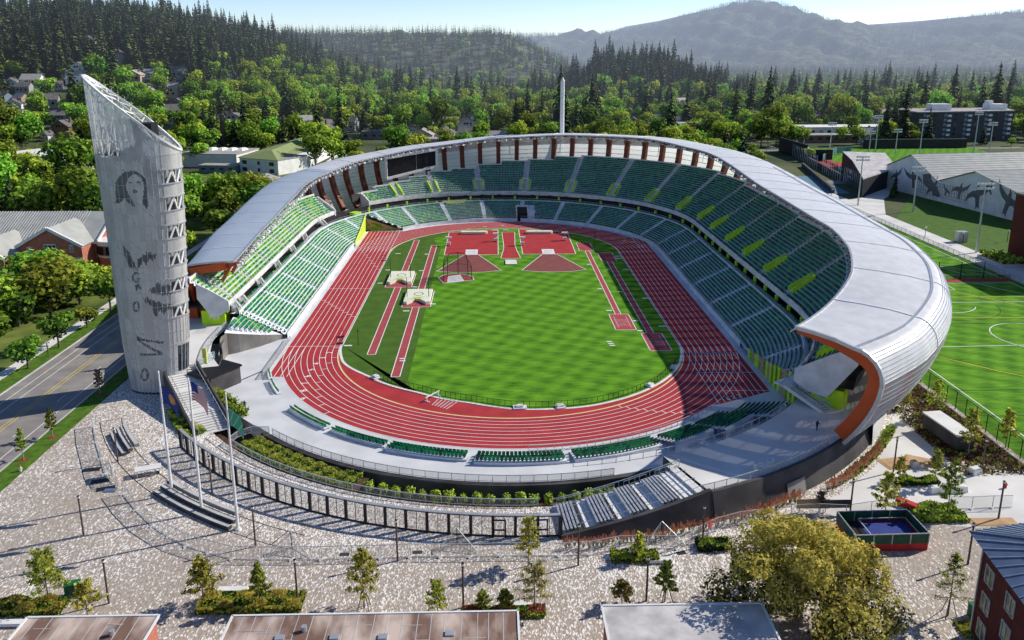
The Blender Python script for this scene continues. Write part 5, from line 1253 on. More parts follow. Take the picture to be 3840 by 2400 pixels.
q.build('trunk', 'pale_bark', big)
# shrubs, hedges and grasses: counted bushes are things, ground cover is stuff
def bush(seed, w, h, n, mats=('shrub_hi', 'shrub_hi', 'shrub_lo'), size=.13):
    r = random.Random(seed); q = MB(); leaves(q, n, [(0, 0, h*.5, w, h*.5), (w*.4, 0, h*.62, w*.6, h*.38), (-w*.4, .1, h*.6, w*.6, h*.4)], size, r, shell=.5); return q.mesh('leaves', list(mats))
BU = [bush(s, .62, 1.6, 330) for s in (1, 2, 3)]
bl = [(d, 60.8) for d in (-113.5, -111.4, -109.3, -107.4, -105.4, -103.6, -101.6, -99.7, -97.8, -95.9, -94.2, -92, -90, -88.2, -86.2, -84.4, -82.6, -80.8, -79.3, -77.8, -75.6, -73.8)]
for i, (d, R_) in enumerate(bl):
    o = bpy.data.objects.new('shrub', BU[i % 3]); C.objects.link(o); o.location = P(nb(d), R_, -2.4); o.rotation_euler = (0, 0, i); f = 1.15+.3*((i*7) % 5)/5; o.scale = (f, f, f*1.1)
    tag(o, 'upright bright green shrub in the row against the dark wall of the sunk bed', 'shrub', 'row of green shrubs in the sunk bed')
def cover(name, poly_fn, n, h, mats, size, seed, label, zb=0):
    r = random.Random(seed); q = MB()
    for _ in range(n):
        x, y = poly_fn(r); p = Vector((x, y, zb+h*r.random()**.6*(.8+.35*sin(x*1.7)*cos(y*2.1)))); u = Vector((r.gauss(0, 1), r.gauss(0, 1), r.gauss(0, .7))).normalized(); v = u.orthogonal(); s = size*r.uniform(.6, 1.3)
        m = 0 if p.z-zb > h*.72 else (1 if r.random() < .5 else 2); q.poly([p-u*s, p-v*s*.7, p+u*s, p+v*s*.7], m)
    return q.build(name, mats, kind='stuff', label=label, cat='ground cover')
arc = lambda d0, d1, r0, r1: (lambda r: P(nb(r.uniform(d0, d1)), r.uniform(r0, r1))[:2])
rect = lambda x0, x1, y0, y1: (lambda r: (r.uniform(x0, x1), r.uniform(y0, y1)))
cover('shrub_cover', arc(-135.5, -113, 59.6, 63.6), 15000, .9, ['young_hi', 'shrub_hi', 'shrub_lo'], .14, 1, 'yellow green low planting in the left part of the sunk bed', -.6)
cover('shrub_cover', arc(-152, -141.5, 65.5, 69.2), 5000, .9, ['young_hi', 'shrub_hi', 'shrub_lo'], .15, 2, 'mixed low shrubs between the dark stair wall and the fence')
cover('shrub_cover', lambda r: (lambda f: (-54.6+7.6*f+r.uniform(-.9, .9), -68.6-8.6*f+r.uniform(-.9, .9)))(r.random()), 5200, 2.0, ['shrub_hi', 'shrub_hi', 'shrub_lo'], .15, 3, 'dense green hedge between the entrance steps and the grey apron')
cover('hedge_planting', rect(-60.5, -52.3, -128.0, -125.3), 9000, 1.0, ['young_hi', 'shrub_hi', 'shrub_lo'], .14, 4, 'low green and yellow hedge planter at the bottom left')
cover('hedge_planting', rect(-37.3, -25.6, -128.2, -125.0), 15000, 1.0, ['young_hi', 'shrub_hi', 'shrub_lo'], .14, 5, 'rectangular planter of dark green shrubs between two flat roofs')
cover('hedge_planting', rect(-7.6, 1.8, -129.7, -128.1), 6000, .8, ['autumn', 'shrub_hi', 'shrub_lo'], .13, 6, 'small square planting right of the middle flat roof')
cover('hedge_planting', rect(10.6, 16.4, -120.1, -117.8), 5200, 1.0, ['shrub_hi', 'shrub_hi', 'shrub_lo'], .13, 7, 'square clipped hedge planter with a short tree')
cover('hedge_planting', rect(21.8, 26, -118, -115.8), 3600, 1.1, ['shrub_hi', 'shrub_lo', 'shrub_lo'], .13, 8, 'dark hedge planter left of the huge golden tree')
cover('hedge_planting', lambda r: (lambda f, g: (52.9+6.5*f+g*.3, -108.0-4.4*g))(r.random(), r.random()), 9500, .8, ['shrub_hi', 'shrub_hi', 'shrub_lo'], .14, 9, 'bed of bright green shrubs right of the red and green tank')
cover('hedge_planting', lambda r: (54.6+r.random()*6.2, -101.2-r.random()*1.7), 3500, 1.0, ['shrub_hi', 'shrub_lo', 'shrub_lo'], .14, 10, 'dark clipped hedge across the concrete walk')
cover('hedge_planting', rect(46.5, 51.5, -134, -131.5), 3500, .35, ['young_hi', 'young_hi', 'shrub_lo'], .14, 11, 'yellow lawn patch beside the brick corner building')
cover('hedge_planting', arc(-50, -34, 74.8, 76.2), 5200, .9, ['shrub_hi', 'young_hi', 'shrub_lo'], .14, 12, 'green and golden strip planting at the foot of the curved wall', 0)
cover('bark_bed_planting', lambda r: (66+r.random()*10.5, -62-r.random()*38), 9000, .5, ['young_mid', 'mulch', 'soil'], .17, 13, 'rough low growth on the bark bed beside the field fence')
sheet('bark_bed', [(68, -66), (77, -62), (77, -99), (66.5, -95), (66.8, -84), (71, -76)], .02, 'soil')
# plume grasses at the foot of the dark wall
q = MB(); r = random.Random(9)
q2 = MB(); q2.v = []
for d0, d1, R_ in ((-86, -58.5, 74.6), (-54.5, -41, 75.6)):
    d = d0
    while d < d1:
        x, y, _ = P(nb(d), R_+r.uniform(-.3, .5))
        for k in range(16):
            a = r.uniform(0, 6.3); l = r.uniform(.1, .45); h = r.uniform(.7, 1.1); q.poly([(x-.05, y, 0), (x+.05, y, 0), (x+cos(a)*l, y+sin(a)*l, h)], 1)
            if k % 2: e = (x+cos(a)*l, y+sin(a)*l, h); q.poly([(e[0]-.09, e[1], h-.1), (e[0]+.09, e[1], h-.1), (e[0]+.13+cos(a)*.2, e[1]+sin(a)*.2, h+.45), (e[0]-.02+cos(a)*.2, e[1]+sin(a)*.2, h+.5)], 0)
        d += r.uniform(.35, .62)
q.build('plume_grass', ['plume', 'plume_stem'], kind='stuff', label='orange plumed ornamental grasses along the foot of the dark wall', cat='grass')
# ------------------------------------------------------------------ plaza furniture
def lamp_mesh():
    a = MB(); a.cone((0, 0, 0), (0, 0, 5.2), .13, .11, 8); b = MB(); b.cone((0, 0, 5.2), (0, 0, 5.7), .16, .16, 8); c = MB(); c.cone((0, 0, 5.35), (0, 0, 5.6), .18, .18, 8); return a, b, c
def lamp(x, y, lab):
    a, b, c = lamp_mesh(); t = thing('lamp_post', lab, 'lamp post', (x, y, 0), group='lamp posts on the plaza'); a.build('pole', 'bark', t); h = b.build('lamp_head', 'black', t); c.build('lens', 'white', h); return t
LP = [(-61.6, -92.4, 'slim dark lamp post on the plaza nearest the road verge'), (-57.3, -112.1, 'slim dark lamp post left of the curved benches'), (-47.8, -125.9, 'slim dark lamp post right of the green box'), (-44.1, -101.9, 'slim lamp post behind the middle flagpole'), (-34.2, -115.2, 'slim lamp post right of the long curved bench'), (-26.3, -126.4, 'slim lamp post at the right end of the rectangular planter'), (-15.8, -118.7, 'slim lamp post in front of the mesh fence'), (-7.4, -127.6, 'slim lamp post above the middle flat roof'), (6.4, -120.2, 'slim lamp post between the alone tree and the square planter'), (13.5, -127.0, 'slim lamp post beside the rust coloured bush'), (22.6, -116.6, 'slim lamp post at the end of the plume grasses'), (44.2, -110.5, 'slim lamp post behind the tank'), (56.0, -98.6, 'slim lamp post beside the plywood sheets'), (54.2, -121.2, 'slim lamp post beside the brick corner building'), (64.0, -111.5, 'slim rust brown lamp post at the far right of the walk'), (68.8, -99.6, 'slim lamp post in the bed at the right edge'), (66.6, -85.6, 'slim lamp post in the bark bed below the roof')]
for a in LP: lamp(*a)
def bench(pts, lab, rows=2):
    t = thing('curved_bench', lab, 'bench'); 
    for r_i in range(rows):
        q = MB(); h = .5+.45*(rows-1-r_i)
        for a, b in zip(pts, pts[1:]):
            a, b = Vector((*a, 0)), Vector((*b, 0)); n = Vector((a.y-b.y, b.x-a.x, 0)).normalized()*(-1.0*r_i); q.bar(a+n+Vector((0, 0, h-.25)), b+n+Vector((0, 0, h-.25)), .75, .5)
        q.build('seat_tier', 'dark_wall' if r_i else 'wall_concrete', t)
        q = MB()
        for a, b in zip(pts, pts[1:]):
            a, b = Vector((*a, 0)), Vector((*b, 0)); n = Vector((a.y-b.y, b.x-a.x, 0)).normalized()*(-1.0*r_i); q.bar(a+n+Vector((0, 0, h+.02)), b+n+Vector((0, 0, h+.02)), .6, .06)
        q.build('tier_top', 'concrete', t)
bench([P(nb(d), 77.2)[:2] for d in (-131.0, -128.6, -126.2, -123.8, -121.4, -119.2)], 'long dark curved tiered bench below the flagpoles', 3)
bench([P(nb(d), 76.2)[:2] for d in (-148.5, -146.2, -144, -141.8)], 'short dark curved tiered bench left of the flagpoles', 3)
def panel_fence(pts, lab):
    t = thing('temporary_fence', lab, 'fence')
    for k, (a, b) in enumerate(zip(pts, pts[1:])):
        A, B = Vector((*a, 0)), Vector((*b, 0)); u = Vector((0, 0, 1.9)); q = MB(); q.quad(A, B, B+u, A+u, 1)
        for p, r in ((A, A+u), (A+u, B+u), (A+u*.06, B+u*.06)): q.bar(p, r, .07)
        q.build('fence_panel', ['rail', 'fence_fabric'], t)
        q = MB(); q.box(A.x, A.y, 0, .75, .35, .16, rz=.6); q.build('foot_block', 'white', t)
panel_fence([(-71.2, -80.1), (-68, -86), (-64.6, -91.6), (-61.8, -96.3), (-59.3, -99.3)], 'silver temporary mesh fence left of the white boards')
panel_fence([(-56.6, -102.1), (-53, -106.4), (-49.1, -110.4), (-46, -112.9), (-43.0, -115.0), (-39.6, -116.6), (-36.3, -117.9), (-32.6, -118.1), (-28.9, -118.2), (-25.2, -118.3), (-21.5, -118.2), (-17.9, -118.2), (-14.3, -118.0), (-10.5, -118.1), (-6.8, -118.2), (-3.0, -118.1), (.6, -118.2), (4.3, -118.3), (8.1, -118.1), (12.0, -117.0), (15.7, -117), (19.3, -117.2), (22.4, -115.2), (25.4, -113.2), (28.8, -111.9), (32.4, -111.2)], 'long silver temporary mesh fence crossing the plaza')
panel_fence([(36.2, -110.4), (40, -110.2), (43.6, -110.6), (47.4, -109.8), (50.6, -109.2)], 'temporary fence panels behind the tank')
panel_fence([(58.8, -108.9), (61.8, -109.0), (64.8, -108.8), (67.5, -108.8)], 'temporary fence panels on the right side of the walk')
for i, (x, y) in enumerate(((-29.5, -116.6), (-8.6, -116.2), (17.8, -115.4))):
    t = thing('folding_gate', ['folded wire gate panels by the fourth lamp post', 'folded wire gate panels in front of the fence doors', 'folded wire gate panels by the plume grasses'][i], 'gate', (x, y, 0))
    for sx in (-1, 1):
        q = MB(); a, b = Vector((0, .9, 0)), Vector((sx*2.6, -1.3, 0)); u = Vector((0, 0, 2.3)); q.poly([a, b, b+u*.15, a+u], 1); q.bar(a, a+u, .08); q.bar(a+u, b+u*.15, .08); q.bar(a, b, .07); q.build('gate_leaf', ['rail', 'mesh'], t)
for i, (x, y, w, h, rz, m, lab) in enumerate(((-60.2, -97.4, 2.2, 1.8, -1.0, 'white', 'white picture board on the temporary fence left of the others'), (-58.6, -99.5, 1.6, 1.7, -1.0, 'fence_fabric', 'pale board with tan panels on the fence corner'), (24.3, -113.9, 1.2, 1.0, .9, 'red', 'small red sign hanging on the fence'), (32.6, -111.0, 1.4, .8, .2, 'orange', 'small orange sign on the fence behind the golden tree'), (39.6, -109.2, 4.4, 1.4, -.03, 'plywood', 'brown wooden notice board left of the bare tree'), (44.0-1.6, -109.8, 4.0, 1.2, 0, 'dark_wall', 'dark board behind the small bare tree'))):
    t = thing('board', lab, 'board', (x, y, 0), rz)
    q = MB(); q.box(0, 0, .6 if h > 1.3 else 1.0, w, .1, h); q.build('panel', m, t)
    q = MB(); q.box(-w*.4, 0, 0, .1, .12, .8); q.box(w*.4, 0, 0, .1, .12, .8); q.build('leg', 'steel', t)
t = thing('canopy_panel', 'flat white rectangular panel standing on the plaza left of the flagpoles', 'panel', (-55.3, -96.4, 0), radians(22)); q = MB(); q.box(0, 0, 1.0, 3.6, 1.6, .12); q.build('top', 'white', t); q = MB()
for sx in (-1.5, 1.5): q.box(sx, 0, 0, .1, 1.2, 1.0)
q.build('leg', 'steel', t)
t = thing('ground_vent', 'blue box lying on the dark ground grille left of the boards', 'box', (-58.9, -101, 0)); q = MB(); q.box(0, 0, 0, 1.7, .9, .12); q.build('lid', 'blue_roof', t)
mb = MB()
for x, y, rz in ((-64.5, -94.8, .2), (-61.6, -98.2, .3), (-59.8, -100.4, .35), (-22.6, -117.2, 0), (-13.5, -117.0, 0), (19.6, -118.0, .2)): mb.box(x, y, .012, 2.5 if x < -50 else 1.2, 1.2 if x < -50 else .7, .012, rz)
mb.build('ground_grilles', 'dark', kind='structure')
def cabinet(x, y, rz, lab):
    t = thing('electrical_box', lab, 'box', (x, y, 0), rz); q = MB(); q.box(0, 0, 0, 1.6, 1.0, 1.5); q.build('cabinet', 'green_box', t); q = MB(); q.box(0, 0, 1.5, 1.7, 1.1, .1); q.build('lid', 'green_box', t); q = MB(); q.box(.0, -.51, .3, 1.2, .02, 1.0); q.build('door', 'container_green', t)
cabinet(-52.6, -124.2, .3, 'green metal box at the end of the bottom left planter'); cabinet(49.7, -130.6, .1, 'green metal box beside the brick corner building')
for i, (x, y, l, lab) in enumerate(((-57.5, -129.3, 7.0, 'long low white stone bench at the bottom left'), (-34.3, -124.2, 3.4, 'white stone bench above the rectangular planter'), (16.6, -119.8, 2.8, 'white stone bench on the square planter'), (-1.0, -127.6, 2.6, 'white stone bench behind the wide young tree'), (-62.6, -124.4, 2.4, 'white stone block at the left edge of the planter'))):
    t = thing('stone_bench', lab, 'bench', (x, y, 0)); q = MB(); q.box(0, 0, .1, l, .8, .4); q.build('slab', 'white', t); q = MB(); q.box(0, 0, 0, l*.9, .6, .1); q.build('base', 'dark', t)
# tank / container, trailer, clutter on the right
t = thing('water_tank', 'open topped red and green fenced tank with blue lining in front of the golden tree', 'tank', (46.0, -115.6, 0), radians(1))
q = MB(); q.box(0, 0, 0, 9.4, 5.4, 1.0); q.build('red_base', 'red', t)
for sy in (-1, 1):
    q = MB()
    for k in range(4): q.box(-4.7+1.17+k*2.35, sy*2.66, 1.02, 2.2, .08, 1.35)
    q.build('green_panel', 'container_green', t)
for sx in (-1, 1): q = MB(); q.box(sx*4.66, 0, 1.02, .08, 5.2, 1.35); q.build('green_panel', 'container_green', t)
q = MB()
for sy in (-1, 1):
    for k in range(5): q.box(-4.7+k*2.35, sy*2.72, 1.0, .1, .1, 1.45)
    q.box(0, sy*2.7, 2.36, 9.4, .1, .1)
for sx in (-1, 1): q.box(sx*4.7, 0, 2.36, .1, 5.4, .1)
q.build('rail_frame', 'steel', t)
q = MB(); q.box(1.0, 0, 1.02, 6.2, 4.2, .08); q.build('blue_liner', 'navy', t); q = MB(); q.box(-3.3, 0, 1.02, 2.4, 4.8, .06); q.build('black_floor', 'black', t)
q = MB()
for a, b in (((-2.1, -2.2), (4.2, -2.2)), ((4.2, -2.2), (4.2, 2.2)), ((4.2, 2.2), (-2.1, 2.2)), ((-2.1, 2.2), (-2.1, -2.2))): q.bar((*a, 1.6), (*b, 1.6), .12)
q.build('inner_rim', 'rail', t)
t = thing('trailer', 'white roofed black sided trailer parked beside the bark bed', 'trailer', (69.6, -88.6, 0), radians(96)); q = MB(); q.box(0, 0, .5, 8.6, 2.9, 2.3); q.build('body', 'dark_wall', t); q = MB(); q.box(0, 0, 2.8, 9.0, 3.2, .22); q.build('roof', 'white', t); q = MB()
for sx in (-2.6, 2.6):
    for sy in (-1.3, 1.3): q.cone((sx, sy-.12, .45), (sx, sy+.12, .45), .45, .45, 14)
q.build('wheel', 'black', t)
for i, (x, y, sx, sy, sz, rz, m, nm, lab) in enumerate(((53.2, -108.2, 3.0, 1.2, .8, -.9, 'red', 'tarp_bundle', 'red covered bundle beside the green shrub bed'), (57.8, -96.0, 5.0, 3.4, .05, .2, 'plywood', 'plywood_sheet', 'plywood sheet lying on the walk nearest the lamp post'), (61.6, -95.5, 4.0, 3.0, .08, -.5, 'plywood', 'plywood_sheet', 'tilted plywood sheet beside the trailer'), (62.8, -112.2, 6.5, 2.0, .04, .0, 'plywood', 'plywood_sheet', 'plywood strip at the right end of the walk'), (59.8, -97.2, .9, .9, 1.0, .2, 'concrete', 'litter_bin', 'grey bin standing among the plywood sheets'), (67.9, -99.4, 1.6, 1.2, .9, .3, 'white', 'garden_chair', 'white chairs stacked at the edge of the bark bed'), (61.0, -104.4, 5.6, 1.0, .9, .05, 'white', 'stone_bench', 'pale block wall right of the concrete walk'))):
    t = thing(nm, lab, nm.replace('_', ' '), (x, y, .02), rz); q = MB(); q.box(0, 0, 0, sx, sy, sz, top=.94); q.build('body', m, t)
    q = MB(); q.box(0, 0, sz, sx*.8, sy*.8, .04); q.build('top', m if m != 'concrete' else 'dark', t)
for i, (x, y, lab) in enumerate(((69.9, -103.6, 'red hydrant by the right walk'), (-74.9, -95.0, 'white and orange hydrant on the verge'),)):
    t = thing('fire_hydrant', lab, 'hydrant', (x, y, 0)); q = MB(); q.cone((0, 0, 0), (0, 0, .7), .18, .16, 10); q.cone((-.3, 0, .5), (.3, 0, .5), .09, .09, 8); q.build('body', 'red' if i == 0 else 'white', t); q = MB(); q.cone((0, 0, .7), (0, 0, .95), .2, .04, 10); q.build('cap', 'orange', t)
# flat roofed huts along the bottom
def hut(x0, x1, y1, y0, h, m, lab, vents, rz=0):
    t = thing('flat_roof_building', lab, 'building', ((x0+x1)/2, y1, 0)); w = x1-x0; d = y1-y0
    q = MB(); q.box(0, -d/2, 0, w, d, h-.3); q.build('wall', 'brick', t)
    q = MB(); q.box(0, -d/2, h-.3, w+.5, d+.5, .3); r = q.build('roof', m, t)
    q = MB()
    for a, b in (((-w/2-.25, .25), (w/2+.25, .25)), ((w/2+.25, .25), (w/2+.25, -d)), ((-w/2-.25, .25), (-w/2-.25, -d))): q.bar((*a, h+.04), (*b, h+.04), .22, .12)
    q.build('roof_edge', 'white', t)
    if m == 'flat_roof_brown':
        q = MB(); rr = random.Random(int(w*10))
        for k in range(int(w/1.5)): x = -w/2+.8+k*1.5+rr.uniform(-.2, .2); q.bar((x, .1, h+.012), (x, -d, h+.012), .07, .014)
        for k in range(int(w/2.2)): x = -w/2+rr.uniform(.5, w-2.5); y = -rr.uniform(.6, 4); q.bar((x, y, h+.014), (x+rr.uniform(.6, 2.2), y, h+.014), .06, .012)
        q.build('membrane_seam', 'concrete', t)
    for vx, vy, k in vents:
        q = MB(); q.box(vx, vy, h, .9, .7, .18) if k else q.cone((vx, vy, h), (vx, vy, h+.6), .25, .3, 10); q.build('roof_vent', 'steel', t)
hut(-51.6, -38.7, -134.3, -146, 4.6, 'flat_roof_brown', 'weathered brown flat roof at the bottom left', [(3.2, -2.6, 0)])
hut(-30.6, -1.7, -134.6, -148, 4.6, 'flat_roof_brown', 'long weathered brown flat roof at the bottom middle', [(-9, -3.2, 1), (-3.6, -3.2, 1), (7.8, -3.0, 1), (1.2, -3.3, 1), (-6.8, -2.2, 0)])
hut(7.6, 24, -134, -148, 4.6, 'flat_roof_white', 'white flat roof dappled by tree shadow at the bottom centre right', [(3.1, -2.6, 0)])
# brick corner building bottom right
t = thing('brick_building', 'dark red brick corner building with blue metal roof at the bottom right', 'building', (0, 0, 0))
wl = [(47.6, -133.0), (62, -130.0), (70, -150), (44.0, -158)]
q = MB(); q.prism(wl, 0, 10.2); q.build('wall', 'brick_dark', t)
q = MB(); cxm, cym = 56, -143
q.prism([(cxm+(x-cxm)*1.005, cym+(y-cym)*1.005) for x, y in wl], 10.2, 11.4); q.build('cornice_band', 'concrete', t)
q = MB(); oo = [(cxm+(x-cxm)*1.12, cym+(y-cym)*1.12, 11.5) for x, y in wl]; ii = [(cxm+(x-cxm)*.62, cym+(y-cym)*.62, 13.6) for x, y in wl]
for k in range(4): q.quad(oo[k], oo[(k+1) % 4], ii[(k+1) % 4], ii[k])
q.poly(ii); q.poly(list(reversed(oo))); q.build('roof', 'blue_roof', t)
q = MB()
for k in range(4):
    for f in [i/18 for i in range(19)]:
        q.bar(Vector(oo[k]).lerp(Vector(oo[(k+1) % 4]), f)+Vector((0, 0, .05)), Vector(ii[k]).lerp(Vector(ii[(k+1) % 4]), f)+Vector((0, 0, .05)), .07, .09)
q.build('roof_seam', 'steel', t)
q = MB(); q.prism([(cxm+(x-cxm)*.6, cym+(y-cym)*.6) for x, y in wl], 13.5, 14.6); q.build('roof_parapet', 'concrete', t)
a, b = Vector((47.6, -133.0, 0)), Vector((44.0, -158, 0)); dd = (b-a).normalized(); nrm = Vector((dd.y, -dd.x, 0))
if nrm.x > 0: nrm = -nrm
for z in (1.0, 4.2, 7.4):
    for k in range(5):
        c_ = a+dd*(2.2+k*4.4)+nrm*.04; o = MB(); o.quad(c_-dd*.8+Vector((0, 0, z)), c_+dd*.8+Vector((0, 0, z)), c_+dd*.8+Vector((0, 0, z+1.9)), c_-dd*.8+Vector((0, 0, z+1.9))); w_ = o.build('window', 'glass_lit', t)
        o = MB(); c2 = c_+nrm*.03
        for p, r in (((-.85, 0), (.85, 0)), ((-.85, 1.9), (.85, 1.9)), ((-.85, 0), (-.85, 1.9)), ((.85, 0), (.85, 1.9)), ((0, 0), (0, 1.9))): o.bar(c2+dd*p[0]+Vector((0, 0, z+p[1])), c2+dd*r[0]+Vector((0, 0, z+r[1])), .1)
        o.build('frame', 'concrete', w_)
q = MB(); c_ = a+dd*.3+nrm*.15; q.bar(c_, c_+Vector((0, 0, 11)), .14); q.build('downpipe', 'steel', t)
# ------------------------------------------------------------------ sports field on the right
sheet('sports_field', [(78, -97), (140.5, -97), (140.5, 40), (140.5, 150), (85, 150), (78, 60)], .01, 'turf_stand'); bpy.data.objects['sports_field'].data.materials[0] = M['mown']
def lines(name, segs, m, w=.22, z=.04):
    q = MB()
    for a in segs:
        if len(a) == 4: q.bar((a[0], a[1], z), (a[2], a[3], z), w, .01)
        else:
            cx, cy, r, t0, t1 = a; n = 28
            for k in range(n): p, s = radians(t0+(t1-t0)*k/n), radians(t0+(t1-t0)*(k+1)/n); q.bar((cx+r*cos(p), cy+r*sin(p), z), (cx+r*cos(s), cy+r*sin(s), z), w, .01)
    q.build(name, m, kind='structure')
lines('white_field_line', [(83, -96, 83, -40), (138.2, -96, 138.2, 103), (82, 2.8, 137.5, 2.8), (82, -14.6, 140, -14.6), (82, -46.5, 140, -44.5), (117, -40.5, 9.5, 0, 360), (108, -14, 9, 180, 330), (112, -3.6, 119, -3.6), (119, -3.6, 119.8, 2.8), (119, 11, 140, 11), (128, 3, 139, -16), (130.5, 12, 124, 28), (100, 62, 140, 30), (90, 70, 138.5, 103), (116, 30, 138, 14)], 'line_white')
lines('yellow_field_line', [(82, -25.8, 140, -27.5), (83, -46, 96, -60), (96, -60, 140, -96), (113, 1, 128, -18), (100, -77, 140, -78), (110, 40, 136, 11), (82, -10, 140, -10)], 'line_yellow')
lines('black_field_line', [(82, -31, 140, -31), (82, -69, 140, -69), (108, -14.6, 14, 180, 350), (84, -48, 96, -58), (82, -80, 140, -80), (120, -60, 140, -95)], 'line_black', .15)
sheet('red_cinder_strip', [(112, 4.2), (140, 4.2), (140, 7.0), (112, 7.0)], .05, 'track')
mb = MB(); mb.prism([(141, -97), (150, -97), (150, 10), (160, 16), (150, 22), (150, 150), (141, 150)], -.3, .05); mb.build('field_walk', 'slab', kind='structure')
for i, x in enumerate((120.2, 126.5, 133.0)):
    t = thing('net_post', '%s of the three dark posts on the red strip across the sports field' % ['left', 'middle', 'right'][i], 'post', (x, 7.2, 0)); q = MB(); q.cone((0, 0, 0), (0, 0, 4.7), .16, .12); q.build('pole', 'black', t); q = MB(); q.cone((0, 0, 4.7), (0, 0, 4.9), .2, .05); q.build('cap', 'dark', t)
def longfence(name, pts, h, lab, m='rail', mm='mesh', step=3):
    q = MB()
    for a, b in zip(pts, pts[1:]):
        A, B = Vector((*a, 0)), Vector((*b, 0)); n = max(1, int((B-A).length/step)); u = Vector((0, 0, h))
        q.quad(A, B, B+u, A+u, 1); q.bar(A+u, B+u, .08)
        for k in range(n): p = A.lerp(B, k/n); q.bar(p, p+u, .1)
    return q.build(name, [m, mm], label=lab, cat='fence')
longfence('chain_fence', [(77.6, -62), (77.6, -98), (100, -99)], 3.2, 'dark tall fence along the bottom left side of the sports field', 'dark', 'net')
longfence('chain_fence', [(140.8, 150), (140.8, -30)], 1.5, 'low pale fence between the sports field and the walk')
longfence('chain_fence', [(112, 7.3), (141, 7.3)], 1.0, 'low black net strung between the posts on the sports field', 'black', 'net')
# right corner dark grounds and walls
block_later = 1
sheet('shaded_lawn', [(150, 20), (230, 30), (230, 120), (186, 150), (150, 92)], .01, 'turf_stand')  # darker turf puts the mural building's shade into the lawn colour
sheet('east_walk', [(141, 100), (150, 100), (166, 135), (190, 165), (180, 205), (160, 140), (141, 128)], .02, 'slab')
sheet('tennis_court', [(118, 140), (158, 150), (163, 205), (134, 200)], .02, 'tennis')
mb = MB(); mb.prism([(146, 19), (153, 20), (153, 33), (146, 32)], 0, .8); mb.build('planter_wall', 'concrete', label='low concrete planter wall at the right edge', cat='wall')
cover('planter_shrubs', rect(146.5, 152.5, 20, 32), 3000, 1.6, ['shrub_hi', 'young_hi', 'shrub_lo'], .4, 31, 'shrubs in the planter at the right edge', .8)
for i, (x, y) in enumerate(((143.6, 58.5), (151.5, 49.5), (162, 33), (168, 52))):
    t = thing('globe_lamp', ['white globe lamp at the start of the walk', 'white globe lamp beside the box on the shaded lawn', 'white globe lamp by the planter wall', 'white globe lamp on the dark lawn nearest the bird mural'][i], 'lamp', (x, y, 0)); q = MB(); q.cone((0, 0, 0), (0, 0, 3.4), .1, .08); q.build('post', 'black', t); q = MB(); q.cone((0, 0, 3.4), (0, 0, 3.75), .25, .4, 10); q.cone((0, 0, 3.75), (0, 0, 4.1), .4, .2, 10); q.build('globe', 'white', t)
t = thing('utility_box', 'grey utility box on the edge of the shaded lawn', 'box', (152.6, 52.5, 0)); q = MB(); q.box(0, 0, 0, 3, 2.4, 3.4); q.build('cabinet', 'concrete', t); q = MB(); q.box(0, 0, 3.4, 3.2, 2.6, .2); q.build('lid', 'steel', t)
# field house with flying bird mural
t = thing('mural_building', 'large white gabled building with dark flying bird silhouettes on its wall', 'building')
A, B = Vector((181, 166, 0)), Vector((196, 62, 0)); dd = (B-A).normalized(); n_ = Vector((dd.y, -dd.x, 0));  n_ = n_ if n_.x > 0 else -n_
Lw = (B-A).length
prof = [(0, 10.2), (18, 17.5), (37, 8.6), (58, 15.5), (92, 8.5), (Lw, 8.2)]
q = MB()
for (a, h), (b, k) in zip(prof, prof[1:]): q.quad(A+dd*a, A+dd*b, A+dd*b+Vector((0, 0, k)), A+dd*a+Vector((0, 0, h)))
q.quad(A, A+n_*85, A+n_*85+Vector((0, 0, 10.2)), A+Vector((0, 0, 10.2))); q.build('wall', 'bg_white', t)
q = MB()
for (a, h), (b, k) in zip(prof, prof[1:]):
    u = Vector((0, 0, .25)); p0, p1 = A+dd*a+Vector((0, 0, h))+u-n_*1.2, A+dd*b+Vector((0, 0, k))+u-n_*1.2; q.quad(p0, p1, p1+n_*110, p0+n_*110)
q.build('roof', 'metal_roof', t)
q = MB()
for (a, h), (b, k) in zip(prof, prof[1:]):
    for i in range(int((b-a)/1.6)):
        f = i*1.6/(b-a); p = A+dd*(a+(b-a)*f)+Vector((0, 0, h+(k-h)*f+.3))-n_*1.2; q.bar(p, p+n_*110, .12, .12)
q.build('roof_seam', 'concrete', t)
bird1 = [(-.35, -1.9), (0, -1.5), (.35, -1.8), (.3, -.8), (.42, 0), (1.2, .25), (2.0, .9), (2.7, 2.3), (1.7, 1.45), (.9, 1.0), (.38, .85), (.3, 1.35), (.42, 1.9), (.1, 1.6), (-.15, 1.3), (-.25, .8), (-1.0, .75), (-2.0, .2), (-2.6, -.9), (-1.6, -.25), (-.8, -.1), (-.42, -.3), (-.35, -1)]
def bird(a, z, s, rot=0, fl=1):
    q = MB(); c, sn = cos(rot), sin(rot); off = -n_*.12
    q.poly([A+dd*(a+(x*c-y*sn)*s*fl)+Vector((0, 0, z+(x*sn+y*c)*s))+off for x, y in bird1]); return q.build('bird_silhouette', 'bg_roof_dark', t)
for a in ((8, 6.5, 1.7, .2), (20, 7.0, 2.4, -.2, -1), (33.5, 4.6, 1.9, .5), (42, 5.0, 1.1, .3, -1), (50, 6.4, 2.0, -.1), (60, 6.0, 2.8, .15), (66, 9.5, 1.2, .6), (76, 6.2, 2.9, .25, -1), (88, 5.2, 1.4, -.3)): bird(*a)
q = MB(); a = 30; q.poly([A+dd*(a+x)+Vector((0, 0, z))-n_*.14 for x, z in ((-4, 10), (1, 11), (2, 8.5), (6, 6), (9, 2.5), (7, 1.5), (2, 4), (-3, 6))]); q.build('diver_silhouette', 'bg_roof_dark', t)
q = MB()
